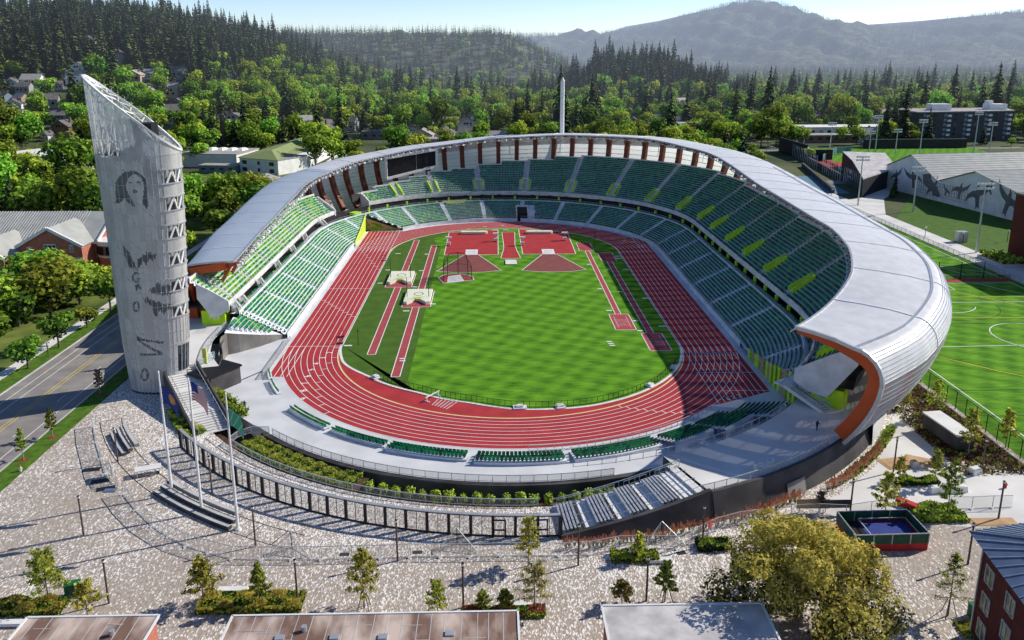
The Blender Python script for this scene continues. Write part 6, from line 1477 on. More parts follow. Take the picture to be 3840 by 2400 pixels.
for k in range(22): a = 23+k*1.5; q.bar(A+dd*a-n_*.15+Vector((0, 0, 2)), A+dd*a-n_*.15+Vector((0, 0, 7.8)), .1)
for z in (2, 3.4, 4.8, 6.2, 7.6): q.bar(A+dd*23-n_*.15+Vector((0, 0, z)), A+dd*55-n_*.15+Vector((0, 0, z)), .1)
q.build('wall_grid', 'bg_grey', t)
t = thing('dark_building', 'dark flat roofed building with a pale roof beside the ball field', 'building'); fpnt = [(158, 139), (190, 174), (212, 232), (192, 240), (180, 200)]
q = MB(); q.prism(fpnt, 0, 8); q.build('wall', 'dark', t); q = MB(); q.prism([(188+(x-188)*1.01, 190+(y-190)*1.01) for x, y in fpnt], 8, 8.4); q.build('roof', 'flat_roof_white', t)
# ball field with grandstand and green wall
sheet('ball_field', [(190, 240), (300, 240), (320, 330), (200, 330)], .0, 'mown'); sheet('warning_track', [(184, 238), (300, 238), (300, 244), (203, 246), (196, 262), (206, 300), (190, 300), (186, 262)], .03, 'track')
t = thing('ball_park_stand', 'small white stepped grandstand with a dark surround by the ball field', 'grandstand', (204, 292, 0)); 
q = MB()
for k in range(9): q.box(-6-k*1.6, 0, 0, 1.6, 44-k*1.5, 1+k*.75)
q.build('seating', 'bg_white', t); q = MB(); q.box(-21, 0, 0, 1, 46, 9); q.box(-13, -22, 0, 16, 1, 6); q.build('dark_surround', 'dark', t)
t = thing('outfield_wall', 'green outfield wall with white letters', 'wall', (0, 0, 0)); q = MB(); q.bar((190, 262, 2), (214, 300, 2), .5, 4); q.bar((214, 300, 2), (226, 306, 2), .5, 4); q.build('wall_panel', 'bg_teal', t)
text('OREGON', 4.4, (201, 278.5, 2.2), radians(57.7), 'bg_white', t, 'lettering', rx=pi/2)
for a_, b_, h_, lab in (((166, 158), (186, 300), 3.0, 'long dark terraced wall below the row of flags'), ((150, 150), (170, 240), 2.2, 'dark wall beside the tennis court')):
    q = MB(); q.bar((*a_, h_/2), (*b_, h_/2), 1.2, h_); q.build('terrace_wall', 'dark_wall', label=lab, cat='wall')
fm = MB(); fm.cone((0, 0, 0), (0, 0, 7.6), .12, .08, 6); fmm = fm.mesh('pole', 'white')
fls = []
for m in ('red', 'white', 'teal', 'navy', 'gold'):
    q = MB(); q.grid([[(.1+u*.5, .15*sin(u*3), 7.4-v*1.3-u*.9) for v in (0, .5, 1)] for u in (0, .5, 1, 1.6)]); fls.append(q.mesh('flag', m))
k = 0
for (x0, y0), (x1, y1), n in (((185, 307), (173.5, 229), 19), ((172.4, 218), (169, 188), 9), ((168.8, 183), (166, 158), 11), ((150, 300), (200, 318), 10)):
    for i in range(n):
        f = i/(n-1); t = thing('flagpole', 'white flagpole with a small flag in the long row beside the terraced wall' if n != 10 else 'white flagpole in the short row behind the stadium roof', 'flagpole', (x0+(x1-x0)*f, y0+(y1-y0)*f, 0), 0, 'row of white flagpoles' if n != 10 else 'short row of flagpoles behind the roof')
        for nm, me in (('pole', fmm), ('flag', fls[k % 5])): o = bpy.data.objects.new(nm, me); C.objects.link(o); o.parent = t
        k += 1
def lightmast(x, y, h, lab, z=0):
    t = thing('light_mast', lab, 'light mast', (x, y, z)); q = MB(); q.cone((0, 0, 0), (0, 0, h), .38, .2, 8); q.build('pole', 'steel', t)
    q = MB()
    for r_i in range(2): q.box(0, 0, h-.4-r_i*1.4, 5.4, .25, .2)
    q.build('crossarm', 'steel', t); q = MB()
    for r_i in range(2):
        for k in range(5): q.box(-2.3+k*1.15, -.4, h-.3-r_i*1.4, .7, .6, .7)
    q.build('floodlight', 'white', t)
for a in ((148.1, 120.4, 20.2, 'tall light mast beside the dark flat roofed building'), (163.8, 105.9, 17.8, 'light mast standing in front of the bird mural'), (148.8, 37.2, 21.9, 'tall light mast nearest the sports field on the right'), (241.8, 305.9, 23.2, 'light mast behind the ball field stand'), (258.6, 283.1, 22.3, 'light mast in front of the left end of the apartment block'), (300.3, 296.5, 26, 'tallest light mast in front of the apartment block'), (307.8, 292.6, 19.7, 'light mast right of the tallest one'), (212.7, 306.7, 18.8, 'thin light mast left of the ball field'), (239.7, 309.8, 13.1, 'short mast beside the ball field'), (252, 300, 15, 'short mast left of the apartment block')): lightmast(*a)
for i, (x, y, h) in enumerate(((138.9, 125.6, 5.7), (-95.6, -70.5, 8.0), (-96, -8, 3.0), (-96, -46.8, 3), (-70, 120, 9), (-64, 160, 9), (-40, 205, 10), (20, 210, 11), (34, 212, 11))):
    t = thing('street_lamp', ['street lamp at the end of the white roof on the right', 'rusty street lamp post at the left edge', 'small path lamp beside the street trees', 'small path lamp at the roadside tree nearest the tower', 'street lamp behind the left stand', 'street lamp on the far crossing', 'street lamp beside the parked cars', 'street lamp behind the far roof left of the teal building', 'street lamp behind the far roof by the teal building'][i], 'street lamp', (x, y, 0)); q = MB(); q.cone((0, 0, 0), (0, 0, h), .12, .09); q.build('pole', 'bark', t); q = MB(); q.box(.3, 0, h, 1.0, .35, .2); q.build('lamp_head', 'white', t)
# apartment block
t = thing('apartment_block', 'dark six storey apartment block with stacks of white balconies', 'building', (0, 0, 0)); W_ = [(298, 364), (375, 378), (386, 410), (300, 400)]
q = MB(); q.prism(W_, 0, 21); q.build('wall', 'slate', t); q = MB(); q.prism([(340+(x-340)*1.03, 385+(y-385)*1.03) for x, y in W_], 21, 21.6); q.build('roof', 'bg_roof', t)
q = MB(); q.box(322, 383, 21.6, 14, 9, 4.5); q.build('roof_penthouse', 'bg_white', t); q = MB(); q.box(368, 390, 21.6, 13, 9, 4.0); q.box(363, 390, 21.6, 4, 4, 6.5); q.build('roof_penthouse', 'bg_white', t)
a, b = Vector((298, 364, 0)), Vector((375, 378, 0)); dd = (b-a).normalized(); nn = Vector((dd.y, -dd.x, 0))
for c_ in range(9):
    for f in range(6):
        p = a+dd*(4+c_*8.4)+nn*.1; z = 1.2+f*3.35; q = MB()
        q.quad(p+Vector((0, 0, z)), p+dd*2.0+Vector((0, 0, z)), p+dd*2.0+Vector((0, 0, z+2)), p+Vector((0, 0, z+2))); q.build('window', 'glass' if c_ % 2 else 'bg_blue', t)
    if c_ % 2 == 0:
        for f in range(1, 6):
            p = a+dd*(6.6+c_*8.4)+nn*.6; z = 1.0+f*3.35; q = MB(); q.bar(p+Vector((0, 0, z+.7)), p+dd*2.6+Vector((0, 0, z+.7)), 1.2, 1.5); q.build('balcony', 'bg_white', t)
# ------------------------------------------------------------------ brick hall on the left
t = thing('brick_hall', 'red brick hall with white trimmed gables and a grey metal roof', 'building')
bx0, bx1, by0, by1 = -170, -116.5, 20, 44
q = MB(); q.prism([(bx0, by0), (bx1, by0), (bx1, by1), (bx0, by1)], 0, 9.6); q.build('wall', 'brick', t)
q = MB()
e = 1.0
ym = (by0+by1)/2
q.quad((bx0, by0-e, 9.5), (bx1+e, by0-e, 9.5), (bx1+e, ym, 15.8), (bx0, ym, 15.8)); q.quad((bx1+e, by1+e, 9.5), (bx0, by1+e, 9.5), (bx0, ym, 15.8), (bx1+e, ym, 15.8))
roof_o = q.build('roof', 'metal_roof', t)
q = MB(); q.poly([(bx1, by0, 9.6), (bx1, by1, 9.6), (bx1, ym, 15.5)]); q.build('gable_wall', 'brick', t)
q = MB()
for k in range(60): x = bx0+k*.8; q.bar((x, by0-e, 9.6), (x, ym, 15.9), .1, .12)
q.build('roof_seam', 'concrete', roof_o)
q = MB(); q.bar((bx1+e, by0-e, 9.6), (bx1+e, ym, 15.9), .5, .6); q.bar((bx1+e, by1+e, 9.6), (bx1+e, ym, 15.9), .5, .6); q.bar((bx0, by0-1.1, 9.2), (bx1+e, by0-1.1, 9.2), .4, .6); q.build('white_trim', 'white', t)
def gable(xc, w, yf, h, hr, depth):
    g = MB(); g.prism([(xc-w/2, yf), (xc+w/2, yf), (xc+w/2, yf+depth), (xc-w/2, yf+depth)], 0, h); g.poly([(xc-w/2, yf, h), (xc+w/2, yf, h), (xc, yf, hr)]); o = g.build('gabled_bay', 'brick', t)
    g = MB(); g.quad((xc-w/2-.6, yf-.5, h-.2), (xc, yf-.5, hr+.3), (xc, yf+depth+3, hr+.3), (xc-w/2-.6, yf+depth+3, h-.2)); g.quad((xc, yf-.5, hr+.3), (xc+w/2+.6, yf-.5, h-.2), (xc+w/2+.6, yf+depth+3, h-.2), (xc, yf+depth+3, hr+.3)); g.build('roof', 'metal_roof', o)
    g = MB(); g.bar((xc-w/2-.7, yf-.6, h-.3), (xc, yf-.6, hr+.3), .6, .8); g.bar((xc+w/2+.7, yf-.6, h-.3), (xc, yf-.6, hr+.3), .6, .8); g.box(xc, yf-.05, h-3.8, w+.2, .2, .35); g.build('white_trim', 'white', o)
    for dx, ww, hh, z in ((0, 3.2, 2.7, h-2.6), (-w*.34, 1.0, 1.9, h-2.5), (w*.34, 1.0, 1.9, h-2.0), (-w*.2, 1.6, 2, 2.2), (w*.2, 1.6, 2, 2.2)):
        g = MB(); g.box(xc+dx, yf-.05, z, ww, .16, hh); wn = g.build('window', 'glass', o)
        g = MB()
        for fx in (-1, -.33, .33, 1): g.box(xc+dx+fx*ww/2, yf-.16, z, .14, .1, hh)
        g.box(xc+dx, yf-.16, z, ww, .1, .2); g.box(xc+dx, yf-.16, z+hh, ww, .1, .3); g.box(xc+dx, yf-.16, z+hh*.6, ww, .1, .12); g.build('frame', 'white', wn)
gable(-125.6, 17, 13.0, 9.8, 14.4, 12); gable(-140.5, 12, 6, 8.0, 12.0, 14)
q = MB(); q.cone((-112.4, 22, 0), (-112.4, 22, 8.4), 4.4, 4.4, 20); tr_ = q.build('round_bay', 'brick', t); q = MB(); q.cone((-112.4, 22, 8.4), (-112.4, 22, 9.6), 4.6, 4.6, 20); q.cone((-112.4, 22, 5.0), (-112.4, 22, 5.6), 4.55, 4.55, 20); q.build('white_band', 'white', tr_)
for an in (-120, -80, -40):
    q = MB(); p = Vector((-112.4+4.45*cos(radians(an)), 22+4.45*sin(radians(an)), 5.8)); tn = Vector((-sin(radians(an)), cos(radians(an)), 0)); q.quad(p-tn*1.2, p+tn*1.2, p+tn*1.2+Vector((0, 0, 2.3)), p-tn*1.2+Vector((0, 0, 2.3))); q.build('window', 'glass', tr_)
block_ = None
# flat white roofed school and the white hall with a green roof
def block(name, lab, cx, cy, w, d, h, rz, m, mr, z=0, over=.6, wins=0, extra=None):
    t = thing(name, lab, 'building', (cx, cy, z), rz); q = MB(); q.box(0, 0, -2, w, d, h+2); q.build('wall', m, t); q = MB(); q.box(0, 0, h, w+over, d+over, .5); q.build('roof', mr, t)
    for k in range(wins):
        q = MB(); q.box(-w/2+w*(k+.5)/wins, -d/2-.03, h*.45, w/wins*.45, .1, h*.28); q.build('window', 'glass', t)
    return t
t = block('flat_school_building', 'low tan building with a bright white flat roof at the left', -252, 262, 52, 34, 6.5, radians(-28), 'bg_tan', 'bg_white', wins=7)
for k in range(5): q = MB(); q.box(-16+k*7, 6, 7, 3, 2, 1.4); q.build('roof_unit', 'bg_grey', t)
t = block('white_hall', 'white two storey hall with a pale green hipped roof left of the stadium', -121, 230, 27, 22, 7.6, radians(-29), 'bg_white', 'bg_grey')
q = MB(); q.poly([(-14.5, -12, 7.9), (14.5, -12, 7.9), (0, -1, 11.4)]); q.poly([(-14.5, -12, 7.9), (0, -1, 11.4), (-38, 72, 11.4), (-50, 66, 7.9)]); q.poly([(14.5, -12, 7.9), (-22, 80, 7.9), (-38, 72, 11.4), (0, -1, 11.4)]); q.build('roof', 'bg_green_roof', t)
for dx in (-10, 0, 9):
    for z in (1, 4.6): q = MB(); q.box(dx, -11.05, z, 3.2 if dx else 1.6, .12, 1.9); q.build('window', 'glass', t)
q = MB(); q.prism([(-13, 8), (13, 8), (-22, 78), (-48, 66)], 0, 7.7); q.build('long_wing', 'bg_white', t)
t = block('annex_building', 'white flat roofed annex with skylights beside the pale green roof', -160, 262, 34, 30, 7, radians(-8), 'bg_white', 'bg_roof')
for k in range(5):
    q = MB(); q.box(-12+k*6, 4, 7.5, 4, 9, 1.3, top=.5); q.build('skylight', 'bg_white', t)
block('small_annex', 'small blue grey lean to in front of the white hall', -149, 228, 20, 8, 3.6, radians(-8), 'bg_blue', 'bg_roof', wins=4)
t = block('workshop_shed', 'grey metal shed with a pale ridge roof left of the stadium roof', -112, 168, 13, 16, 4.6, radians(-14), 'bg_grey', 'bg_roof')
q = MB(); q.quad((-7, -8.5, 4.6), (0, -8.5, 6.6), (0, 8.5, 6.6), (-7, 8.5, 4.6)); q.quad((0, -8.5, 6.6), (7, -8.5, 4.6), (7, 8.5, 4.6), (0, 8.5, 6.6)); q.build('roof', 'bg_roof', t)
t = thing('chimney_stack', 'tall brown brick chimney behind the white hall', 'chimney', (-180.6, 334, 0)); q = MB(); q.cone((0, 0, 0), (0, 0, 23), 2.0, 1.5, 8); q.build('shaft', 'bg_brown', t); q = MB(); q.cone((0, 0, 22.6), (0, 0, 23.4), 1.7, 1.7, 8); q.build('cap', 'bg_roof_dark', t)
block('corner_hall', 'dark brown brick hall cut by the right edge of the photograph', 171, 16, 34, 28, 20, 0, 'brick_dark', 'bg_roof_dark', wins=5)
block('teal_building', 'long low teal building with a white flat roof behind the far stand', 26, 330, 66, 13, 5.4, radians(2), 'bg_teal', 'bg_white', wins=11)
block('long_school', 'long low white roofed school behind the right roof', 262, 418, 78, 22, 7, radians(4), 'bg_white', 'bg_white', wins=12)
block('brown_roof_building', 'low brown roofed building in front of the long school', 232, 372, 50, 14, 5, radians(3), 'bg_brown', 'bg_roof', wins=8)
block('white_block', 'white three storey block with a pale roof right of the far roof', 133, 400, 36, 16, 11, radians(5), 'bg_white', 'bg_roof', wins=6)
block('dark_pavilion', 'grey pavilion with a ribbed roof at the right edge', 402, 330, 70, 30, 7, radians(8), 'bg_grey', 'bg_roof', wins=9)
block('corner_shop', 'cream flat roofed building left of the cottages behind the stand', -47, 352, 46, 14, 5, radians(0), 'bg_tan', 'bg_roof', wins=8)
block('brown_house_block', 'brown flat roofed house beside the street left of the far stand', -84, 400, 30, 18, 6, 0, 'bg_roof_dark', 'bg_roof_dark', wins=5)
block('dark_bus_shelter', 'long black panel wall on the far side of the ball field', 280, 330, 70, 3, 5.5, radians(2), 'dark', 'dark')
# ------------------------------------------------------------------ houses among the trees
HM = ['bg_white', 'bg_grey', 'bg_tan', 'bg_blue', 'bg_brown', 'bg_tan']; HN = ['white', 'grey', 'tan', 'blue grey', 'brown', 'orange tan']
def house_meshes(k):
    r = random.Random(k); w, d, h = 10, 8, 4.2+1.2*(k % 2); H = h+2.9
    a = MB(); a.box(0, 0, -4, w, d, h+4); a.poly([(-w/2, -d/2, h), (w/2, -d/2, h), (0, -d/2, H)] if k % 3 == 0 else [(-w/2, -d/2, h), (-w/2, d/2, h), (-w/2, 0, H)]); 
    if k % 3: a.poly([(w/2, -d/2, h), (w/2, d/2, h), (w/2, 0, H)])
    b = MB(); e = .6
    if k % 3 == 0: b.quad((-w/2-e, -d/2-e, h-.3), (0, -d/2-e, H+.2), (0, d/2+e, H+.2), (-w/2-e, d/2+e, h-.3)); b.quad((0, -d/2-e, H+.2), (w/2+e, -d/2-e, h-.3), (w/2+e, d/2+e, h-.3), (0, d/2+e, H+.2))
    else: b.quad((-w/2-e, -d/2-e, h-.3), (w/2+e, -d/2-e, h-.3), (w/2+e, 0, H+.2), (-w/2-e, 0, H+.2)); b.quad((w/2+e, d/2+e, h-.3), (-w/2-e, d/2+e, h-.3), (-w/2-e, 0, H+.2), (w/2+e, 0, H+.2))
    c = MB()
    for x in (-3.2, -.6, 2.6):
        c.box(x, -d/2-.03, 1.2, 1.3, .1, 1.3)
        if h > 5 or k % 3 == 0: c.box(x*.6, -d/2-.03, h-.6 if k % 3 == 0 else 3.4, 1.1, .1, 1.1)
    ch = MB(); ch.box(2.4, 1.2, h, .9, .9, 4.2)
    return a, b, c, ch
HMESH = {}
def house(x, y, z, w, col, i, label, rz, group=None):
    key = (col, i % 4)
    if key not in HMESH:
        a, b, c, ch = house_meshes(i % 4); HMESH[key] = (a.mesh('wall', HM[col]), b.mesh('roof', 'bg_roof_dark' if (col in (1, 3, 4) or i % 3 == 0) else 'bg_roof'), c.mesh('window', 'glass'), ch.mesh('chimney', 'bg_brown'))
    s = w/11.2; t = thing('house', label, 'house', (x, y, z), rz, group, (s, min(s, 1.5), min(1.35, max(.9, s))))
    for nm, me in zip(('wall', 'roof', 'window', 'chimney'), HMESH[key]): o = bpy.data.objects.new(nm, me); C.objects.link(o); o.parent = t
H1 = [(-398,484,8.3,0),(-380,482,16.5,0),(-363,486,9.5,1),(-364,532,15.8,0),(-321,538,15.6,2),(-313,554,11.5,0),(-297,580,19.1,3),(-292,494,11.9,2),(-261,474,11.4,1),(-248,432,15.5,4),(-242,416,12.8,0),(-295,358,14.4,4),(-299,342,7.6,0),(-316,394,13,1),(-201,438,13,2),(-193,452,13.2,2),(-170,446,9.4,4),(-152,444,12.8,0),(-135,454,7,2),(-223,223,7.6,2),(-209,209,5.7,5),(-380,440,10.5,3),(-381,470,12.2,1),(-360,588,22.8,1),(-405,642,11.5,0)]
H2 = [(-118,454,14,1),(-65,364,10,1),(-59,484,13.3,1),(-53,378,16.3,2),(-39,486,13.3,1),(-22,404,13.9,3),(-21,498,13.5,0),(-38,394,15.6,0),(4,522,7.6,1),(50,526,14.1,1),(24,516,11.4,2),(97,650,12,3),(-48,658,12,1),(-71,792,10.5,0),(140,494,22,1),(118,492,14,3),(162,550,14.9,0),(184,704,9.7,2),(78,800,10.6,2),(160,498,14,2)]
H3 = [(208,648,21,3),(183,512,10.4,2),(406,842,21.6,1),(400,764,14.7,4),(478,864,24,2),(336,652,22,1),(310,604,15.2,3),(427,694,10.5,5),(651,792,12.5,4),(486,716,11,4),(227,482,10,1),(520,700,16,1),(560,760,18,4),(236,560,12,0),(188,600,12,0)]
k = 0
reg = ['on the wooded slope upper left', 'behind the far stand', 'behind the right roof']
seen = {}
WH = ['gable facing the stadium', 'low wide roof', 'two rows of windows', 'steep roof and chimney']
for ri, H_ in enumerate((H1, H2, H3)):
    order = sorted(H_, key=lambda a: a[0]/(a[1]+207))
    for x, y, w, c_ in H_:
        pos = order.index((x, y, w, c_)); frac = pos/(len(H_)-1)
        side = 'far left' if frac < .2 else 'left' if frac < .4 else 'middle' if frac < .6 else 'right' if frac < .8 else 'far right'
        lab = '%s house with %s %s, %s' % (HN[c_], WH[k % 4], reg[ri], side)
        if lab in seen: lab = '%s house, %s from left, %s' % (HN[c_], ['first', 'second', 'third', 'fourth', 'fifth', 'sixth', 'seventh', 'eighth', 'ninth', 'tenth', 'eleventh', 'twelfth', 'thirteenth', 'fourteenth', 'fifteenth', 'sixteenth', 'seventeenth', 'eighteenth', 'nineteenth', 'twentieth', 'twenty first', 'twenty second', 'twenty third', 'twenty fourth', 'twenty fifth'][pos], reg[ri])
        seen[lab] = 1; house(x, y, hz(x, y), w, c_, k, lab, RND.uniform(-.5, .5)); k += 1
for k_ in range(70):      # more roofs scattered through the wooded town
    D = 560+RND.random()*620; u = RND.uniform(-.62, .62); x = -4+u*D; y = -207+D
    if hz(x, y) > 48 or (x < -60 and hz(x, y) > 42): continue
    side = 'upper left' if u < -.25 else 'middle' if u < .2 else 'right'; c_ = RND.choice((0, 0, 0, 1, 2, 2, 3)); lab = 'small %s house among the distant trees on the %s side' % (HN[c_], side) if side != 'middle' else 'small %s house among the distant trees behind the far stand' % HN[c_]
    house(x, y, hz(x, y), RND.uniform(11, 19), c_, k_, lab, RND.uniform(-.6, .6), lab.replace(' house', ' houses')); H3.append((x, y, 12, c_)) 
# cars
def car(x, y, rz, m, lab, z=0):
    t = thing('parked_car', lab, 'car', (x, y, z), rz); q = MB(); q.box(0, 0, .35, 4.4, 1.8, .65, top=.96); q.build('body', m, t); q = MB(); q.box(-.2, 0, 1.0, 2.6, 1.65, .55, top=.78); q.build('cabin', 'glass', t); q = MB(); q.box(-.2, 0, 1.55, 1.9, 1.25, .06); q.build('roof', m, t)
    for sx in (-1.35, 1.35):
        for sy in (-.8, .8): q = MB(); q.cone((sx, sy-.12, .33), (sx, sy+.12, .33), .33, .33, 12); q.build('wheel', 'black', t)
for a in ((-79.6, -40.5, radians(90), 'blue_car', 'blue car at the kerb in the tower shadow'), (-142, 236, .2, 'blue_car', 'blue car parked by the white hall'), (182, 326, .1, 'white', 'white car parked behind the row of flagpoles'), (-60, 210, .3, 'white', 'white car in the car park behind the left roof'), (-50, 214, .3, 'red', 'red car in the car park behind the left roof'), (-56, 190, .3, 'dark', 'dark car in the car park behind the left roof'), (-95.5+2, 122, pi/2, 'white', 'white car parked along the road behind the left roof'), (-60, 330, .2, 'white', 'white van like car on the far street')): car(*a)
# ------------------------------------------------------------------ trees
def dtree(x, y, sc, lab, kind='d', i=0, group=None, wide=1, z=None):
    z = hz(x, y)-.1 if z is None else z
    return tree(kind, x, y, z, sc, RND.uniform(0, 6.2), lab, group, (DEC if kind == 'd' else CON)[i % (4 if kind == 'd' else 3)], TR_D if kind == 'd' else TR_C, wide)
# street trees on the left verge and around the brick hall
NAMED = [(-96.5, -53.4, .70, 'round bright street tree nearest the left edge of the photograph', 'd', 2), (-96.6, -41.4, .70, 'second round street tree from the left edge beside the road', 'd', 0), (-96.8, -28.5, .55, 'small olive street tree beside the road', 'd', 2), (-97.2, -15.8, .78, 'street tree right of the olive one, next to the tower', 'd', 1), (-97, 10, .75, 'street tree partly hidden by the tower', 'd', 0), (-97, 33, .8, 'street tree wholly behind the tower skin', 'd', 1),
 (-119, -30, 1.05, 'dense dark green tree at the left edge below the small gable', 'd', 3), (-113, -27, 1.0, 'dense dark green tree behind the first street tree', 'd', 1), (-109, -21, 1.0, 'dense dark green tree behind the second street tree', 'd', 3), (-117, -19, 1.1, 'dense dark tree below the smaller gable', 'd', 0), (-112, -14, 1.1, 'dense dark tree in the middle of the row before the brick hall', 'd', 3), (-107.5, -10, .95, 'dense tree nearest the road in the row', 'd', 1), (-118, -8, 1.1, 'dense dark tree under the large gable', 'd', 3), (-112, -3, 1.1, 'dense dark green tree left of the round bay', 'd', 0), (-122, -20, 1.15, 'dense tree at the back of the row by the left edge', 'd', 1), (-127, -26, 1.1, 'dense tree cut by the left edge of the photograph', 'd', 3), (-124, -8, 1.05, 'dense tree right below the brick wall', 'd', 2), (-106.5, 2, .85, 'round dense tree at the foot of the round bay', 'd', 0), (-130, -14, 1.1, 'dense tree against the brick wall at the left edge', 'd', 1), (-115, -34, .9, 'low dense tree behind the first street lamp', 'd', 2),
 (-86, 74, 1.2, 'large leafy tree right behind the tower', 'd', 3), (-80, 88, 1.2, 'large leafy tree beside the left roof', 'd', 1), (-92, 96, 1.25, 'tall leafy tree behind the tower windows', 'd', 3), (-86, 114, 1.15, 'big tree above the left roof edge', 'd', 0), (-99, 84, 1.2, 'big tree left of the tower windows', 'd', 1), (-103, 104, 1.15, 'big tree rising behind the middle of the tower', 'd', 3), (-93, 56, 1.3, 'leafy tree touching the tower on its right', 'd', 2), (-74, 60, .9, 'leafy tree at the outer edge of the left roof', 'd', 0),
 (-100, 236, 1.35, 'bright green tree in front of the white hall', 'd', 3), (-92, 246, 1.3, 'orange tinged tree beside the white hall', 'd', 1), (-84, 256, 1.3, 'green tree left of the car park', 'd', 0), (-96, 262, 1.4, 'tall green tree behind the orange tinged one', 'd', 3), (-78, 238, 1.1, 'round tree at the edge of the car park', 'd', 2),
 (-58, 262, 1.5, 'very large spreading tree behind the left end of the far roof', 'd', 3), (-52, 268, 1.3, 'large tree right of the spreading one behind the far roof', 'd', 1), (-18, 372, .8, 'small bright tree beside the cottages', 'd', 2),
 (56, 300, 1.0, 'yellow green tree right of the mast', 'd', 2), (48, 312, .9, 'pale tree left of the mast', 'd', 0), (82, 308, 1.3, 'dark green wide tree behind the far roof', 'd', 3), (92, 316, 1.3, 'bright tree in front of the row of gables', 'd', 1), (74, 322, 1.1, 'yellowing tree left of the wide one', 'd', 0), (148, 330, 1.25, 'tree at the right end of the far roof', 'd', 3), (160, 322, 1.2, 'rounded tree behind the right roof shoulder', 'd', 1), (176, 330, 1.5, 'large olive tree above the right roof', 'd', 3), (190, 340, 1.3, 'large olive tree beside the parked white car', 'd', 0), (204, 352, 1.1, 'olive tree left of the ball field stand', 'd', 2),
 (250, 352, 1.1, 'bright tree behind the ball field stand', 'd', 1), (268, 356, 1.1, 'bright tree above the ball field', 'd', 2), (290, 352, .9, 'bright shrub like tree left of the apartment block', 'd', 0), (338, 350, .75, 'conical tree in front of the apartment block', 'c', 2), (352, 340, .6, 'small tree in front of the apartment block', 'd', 2), (396, 352, 1.0, 'bright yellow green tree right of the apartment block', 'd', 1), (404, 372, 1.2, 'tall bright tree at the right edge', 'd', 3), (160, 298, .7, 'low spreading yew beside the terraced wall', 'd', 2), (172, 140, .35, 'slim yellow tree against the dark building', 'c', 0), (176, 146, .36, 'second slim yellow tree against the dark building', 'c', 1),
 (182, 262, .7, 'green tree below the ball field wall', 'd', 0), (418, 470, 2.5, 'giant dark conical conifer at the right edge', 'c', 0), (408, 505, 1.25, 'dark conifer left of the giant one', 'c', 1), (334, 470, 1.5, 'very dark conifer mass left of the apartment block', 'c', 2), (345, 482, 1.4, 'dark conifer beside the very dark one', 'c', 1), (324, 462, 1.3, 'dark conifer touching the apartment block', 'c', 0), (204, 560, 1.35, 'dark conifer rising behind the right end of the far roof', 'c', 1), (298, 640, 1.6, 'pointed dark conifer above the white block', 'c', 0), (312, 650, 1.8, 'tallest pointed dark conifer above the white block', 'c', 1), (344, 690, 1.6, 'slender dark conifer in the pair right of the white block', 'c', 2), (356, 694, 1.8, 'second slender dark conifer of the pair', 'c', 1), (-60, 560, 1.7, 'tall dark conifer left of centre behind the far stand', 'c', 0), (10, 430, 1.0, 'slim pale green conifer behind the cottages', 'c', 2),
 (-150, 290, 1.3, 'tall olive tree behind the annex', 'd', 3), (-168, 252, 1.2, 'olive tree left of the annex', 'd', 0), (-196, 190, 1.5, 'pale grey green round tree left of the tower', 'd', 3), (-236, 150, 1.1, 'wide tree at the left edge below the tan building', 'd', 0), (-205, 130, 1.3, 'wide tree left of the tower above the brick hall', 'd', 3), (-182, 140, 1.2, 'red leaved tree left of the tower', 'd', 2), (-178, 100, 1.3, 'green tree above the brick hall roof', 'd', 1), (-165, 110, 1.2, 'green tree behind the brick hall roof near the tower', 'd', 0)]
named = NAMED
for x, y, s, lab, kd, i in NAMED: dtree(x, y, s, lab, kd, i, wide=1.3 if ('dense' in lab) else 1.1, z=(-2.5 if 'dense' in lab else None))
avoid = [(h[0], h[1], 13) for h in H1+H2+H3]+[(-252, 262, 34), (-125, 250, 32), (-160, 262, 24), (-112, 168, 14), (26, 330, 16), (5, 330, 16), (48, 330, 16), (262, 418, 25), (290, 420, 22), (235, 416, 25), (232, 372, 25), (133, 400, 20), (340, 385, 48), (402, 330, 40), (-47, 352, 18), (-65, 352, 12), (-84, 400, 18), (150, 494, 22)]+[(t_[0], t_[1], 5) for t_ in NAMED]
FRONT = [(h[0], h[1]) for h in H1+H2+H3]
def clear(x, y):
    if y < 420 and (x > 140 and y < 345): return False
    if axis_d(x, y) < 112 and y < 190: return False
    if -106 < x < -70: return False if y < 400 else RND.random() < .8
    if -70 <= x < 150 and y < 205: return False
    if -70 < x < 64 and y < 345 and y > 163: return RND.random() < .10
    if abs(y-(300+.045*x+5)) < 8: return False
    if -165 < x < -97 and 118 < y < 262: return False
    if x < -205 and 185 < y < 250: return False
    if x < -100 and y < 60 and x > -175: return False
    if x > 78 and y < 150: return False
    for a, b, r in avoid:
        if (x-a)**2+(y-b)**2 < r*r: return False
    for a, b in FRONT:       # keep the view to the houses open
        if b-62 < y < b and abs((x+4)/(y+207)-(a+4)/(b+207)) < 8.5/(b+207): return False
    return True
pts = []
grid_ = {}
def ok_sp(x, y, d):
    gx, gy = int(x//8), int(y//8)
    for i in (-1, 0, 1):
        for j in (-1, 0, 1):
            for p in grid_.get((gx+i, gy+j), ()):
                if (p[0]-x)**2+(p[1]-y)**2 < d*d: return False
    grid_.setdefault((gx, gy), []).append((x, y)); return True
def inview(x, y, m=.04): u = (x+4)/(y+207); return -.69-m < u < .66+m
def conf(x, y):          # share of conifers
    a = SS((hz(x, y)-20)/32) if hypot(x-195, y-900) > 150 else .9; v = .5+.5*sin(x*.021+1)*sin(y*.017+x*.006)
    return min(.97, max(a*1.1, .09+.34*(v > .76)+.22*SS((y-560)/500.)*(x < 120)))
near = []; far = []
tries = 0
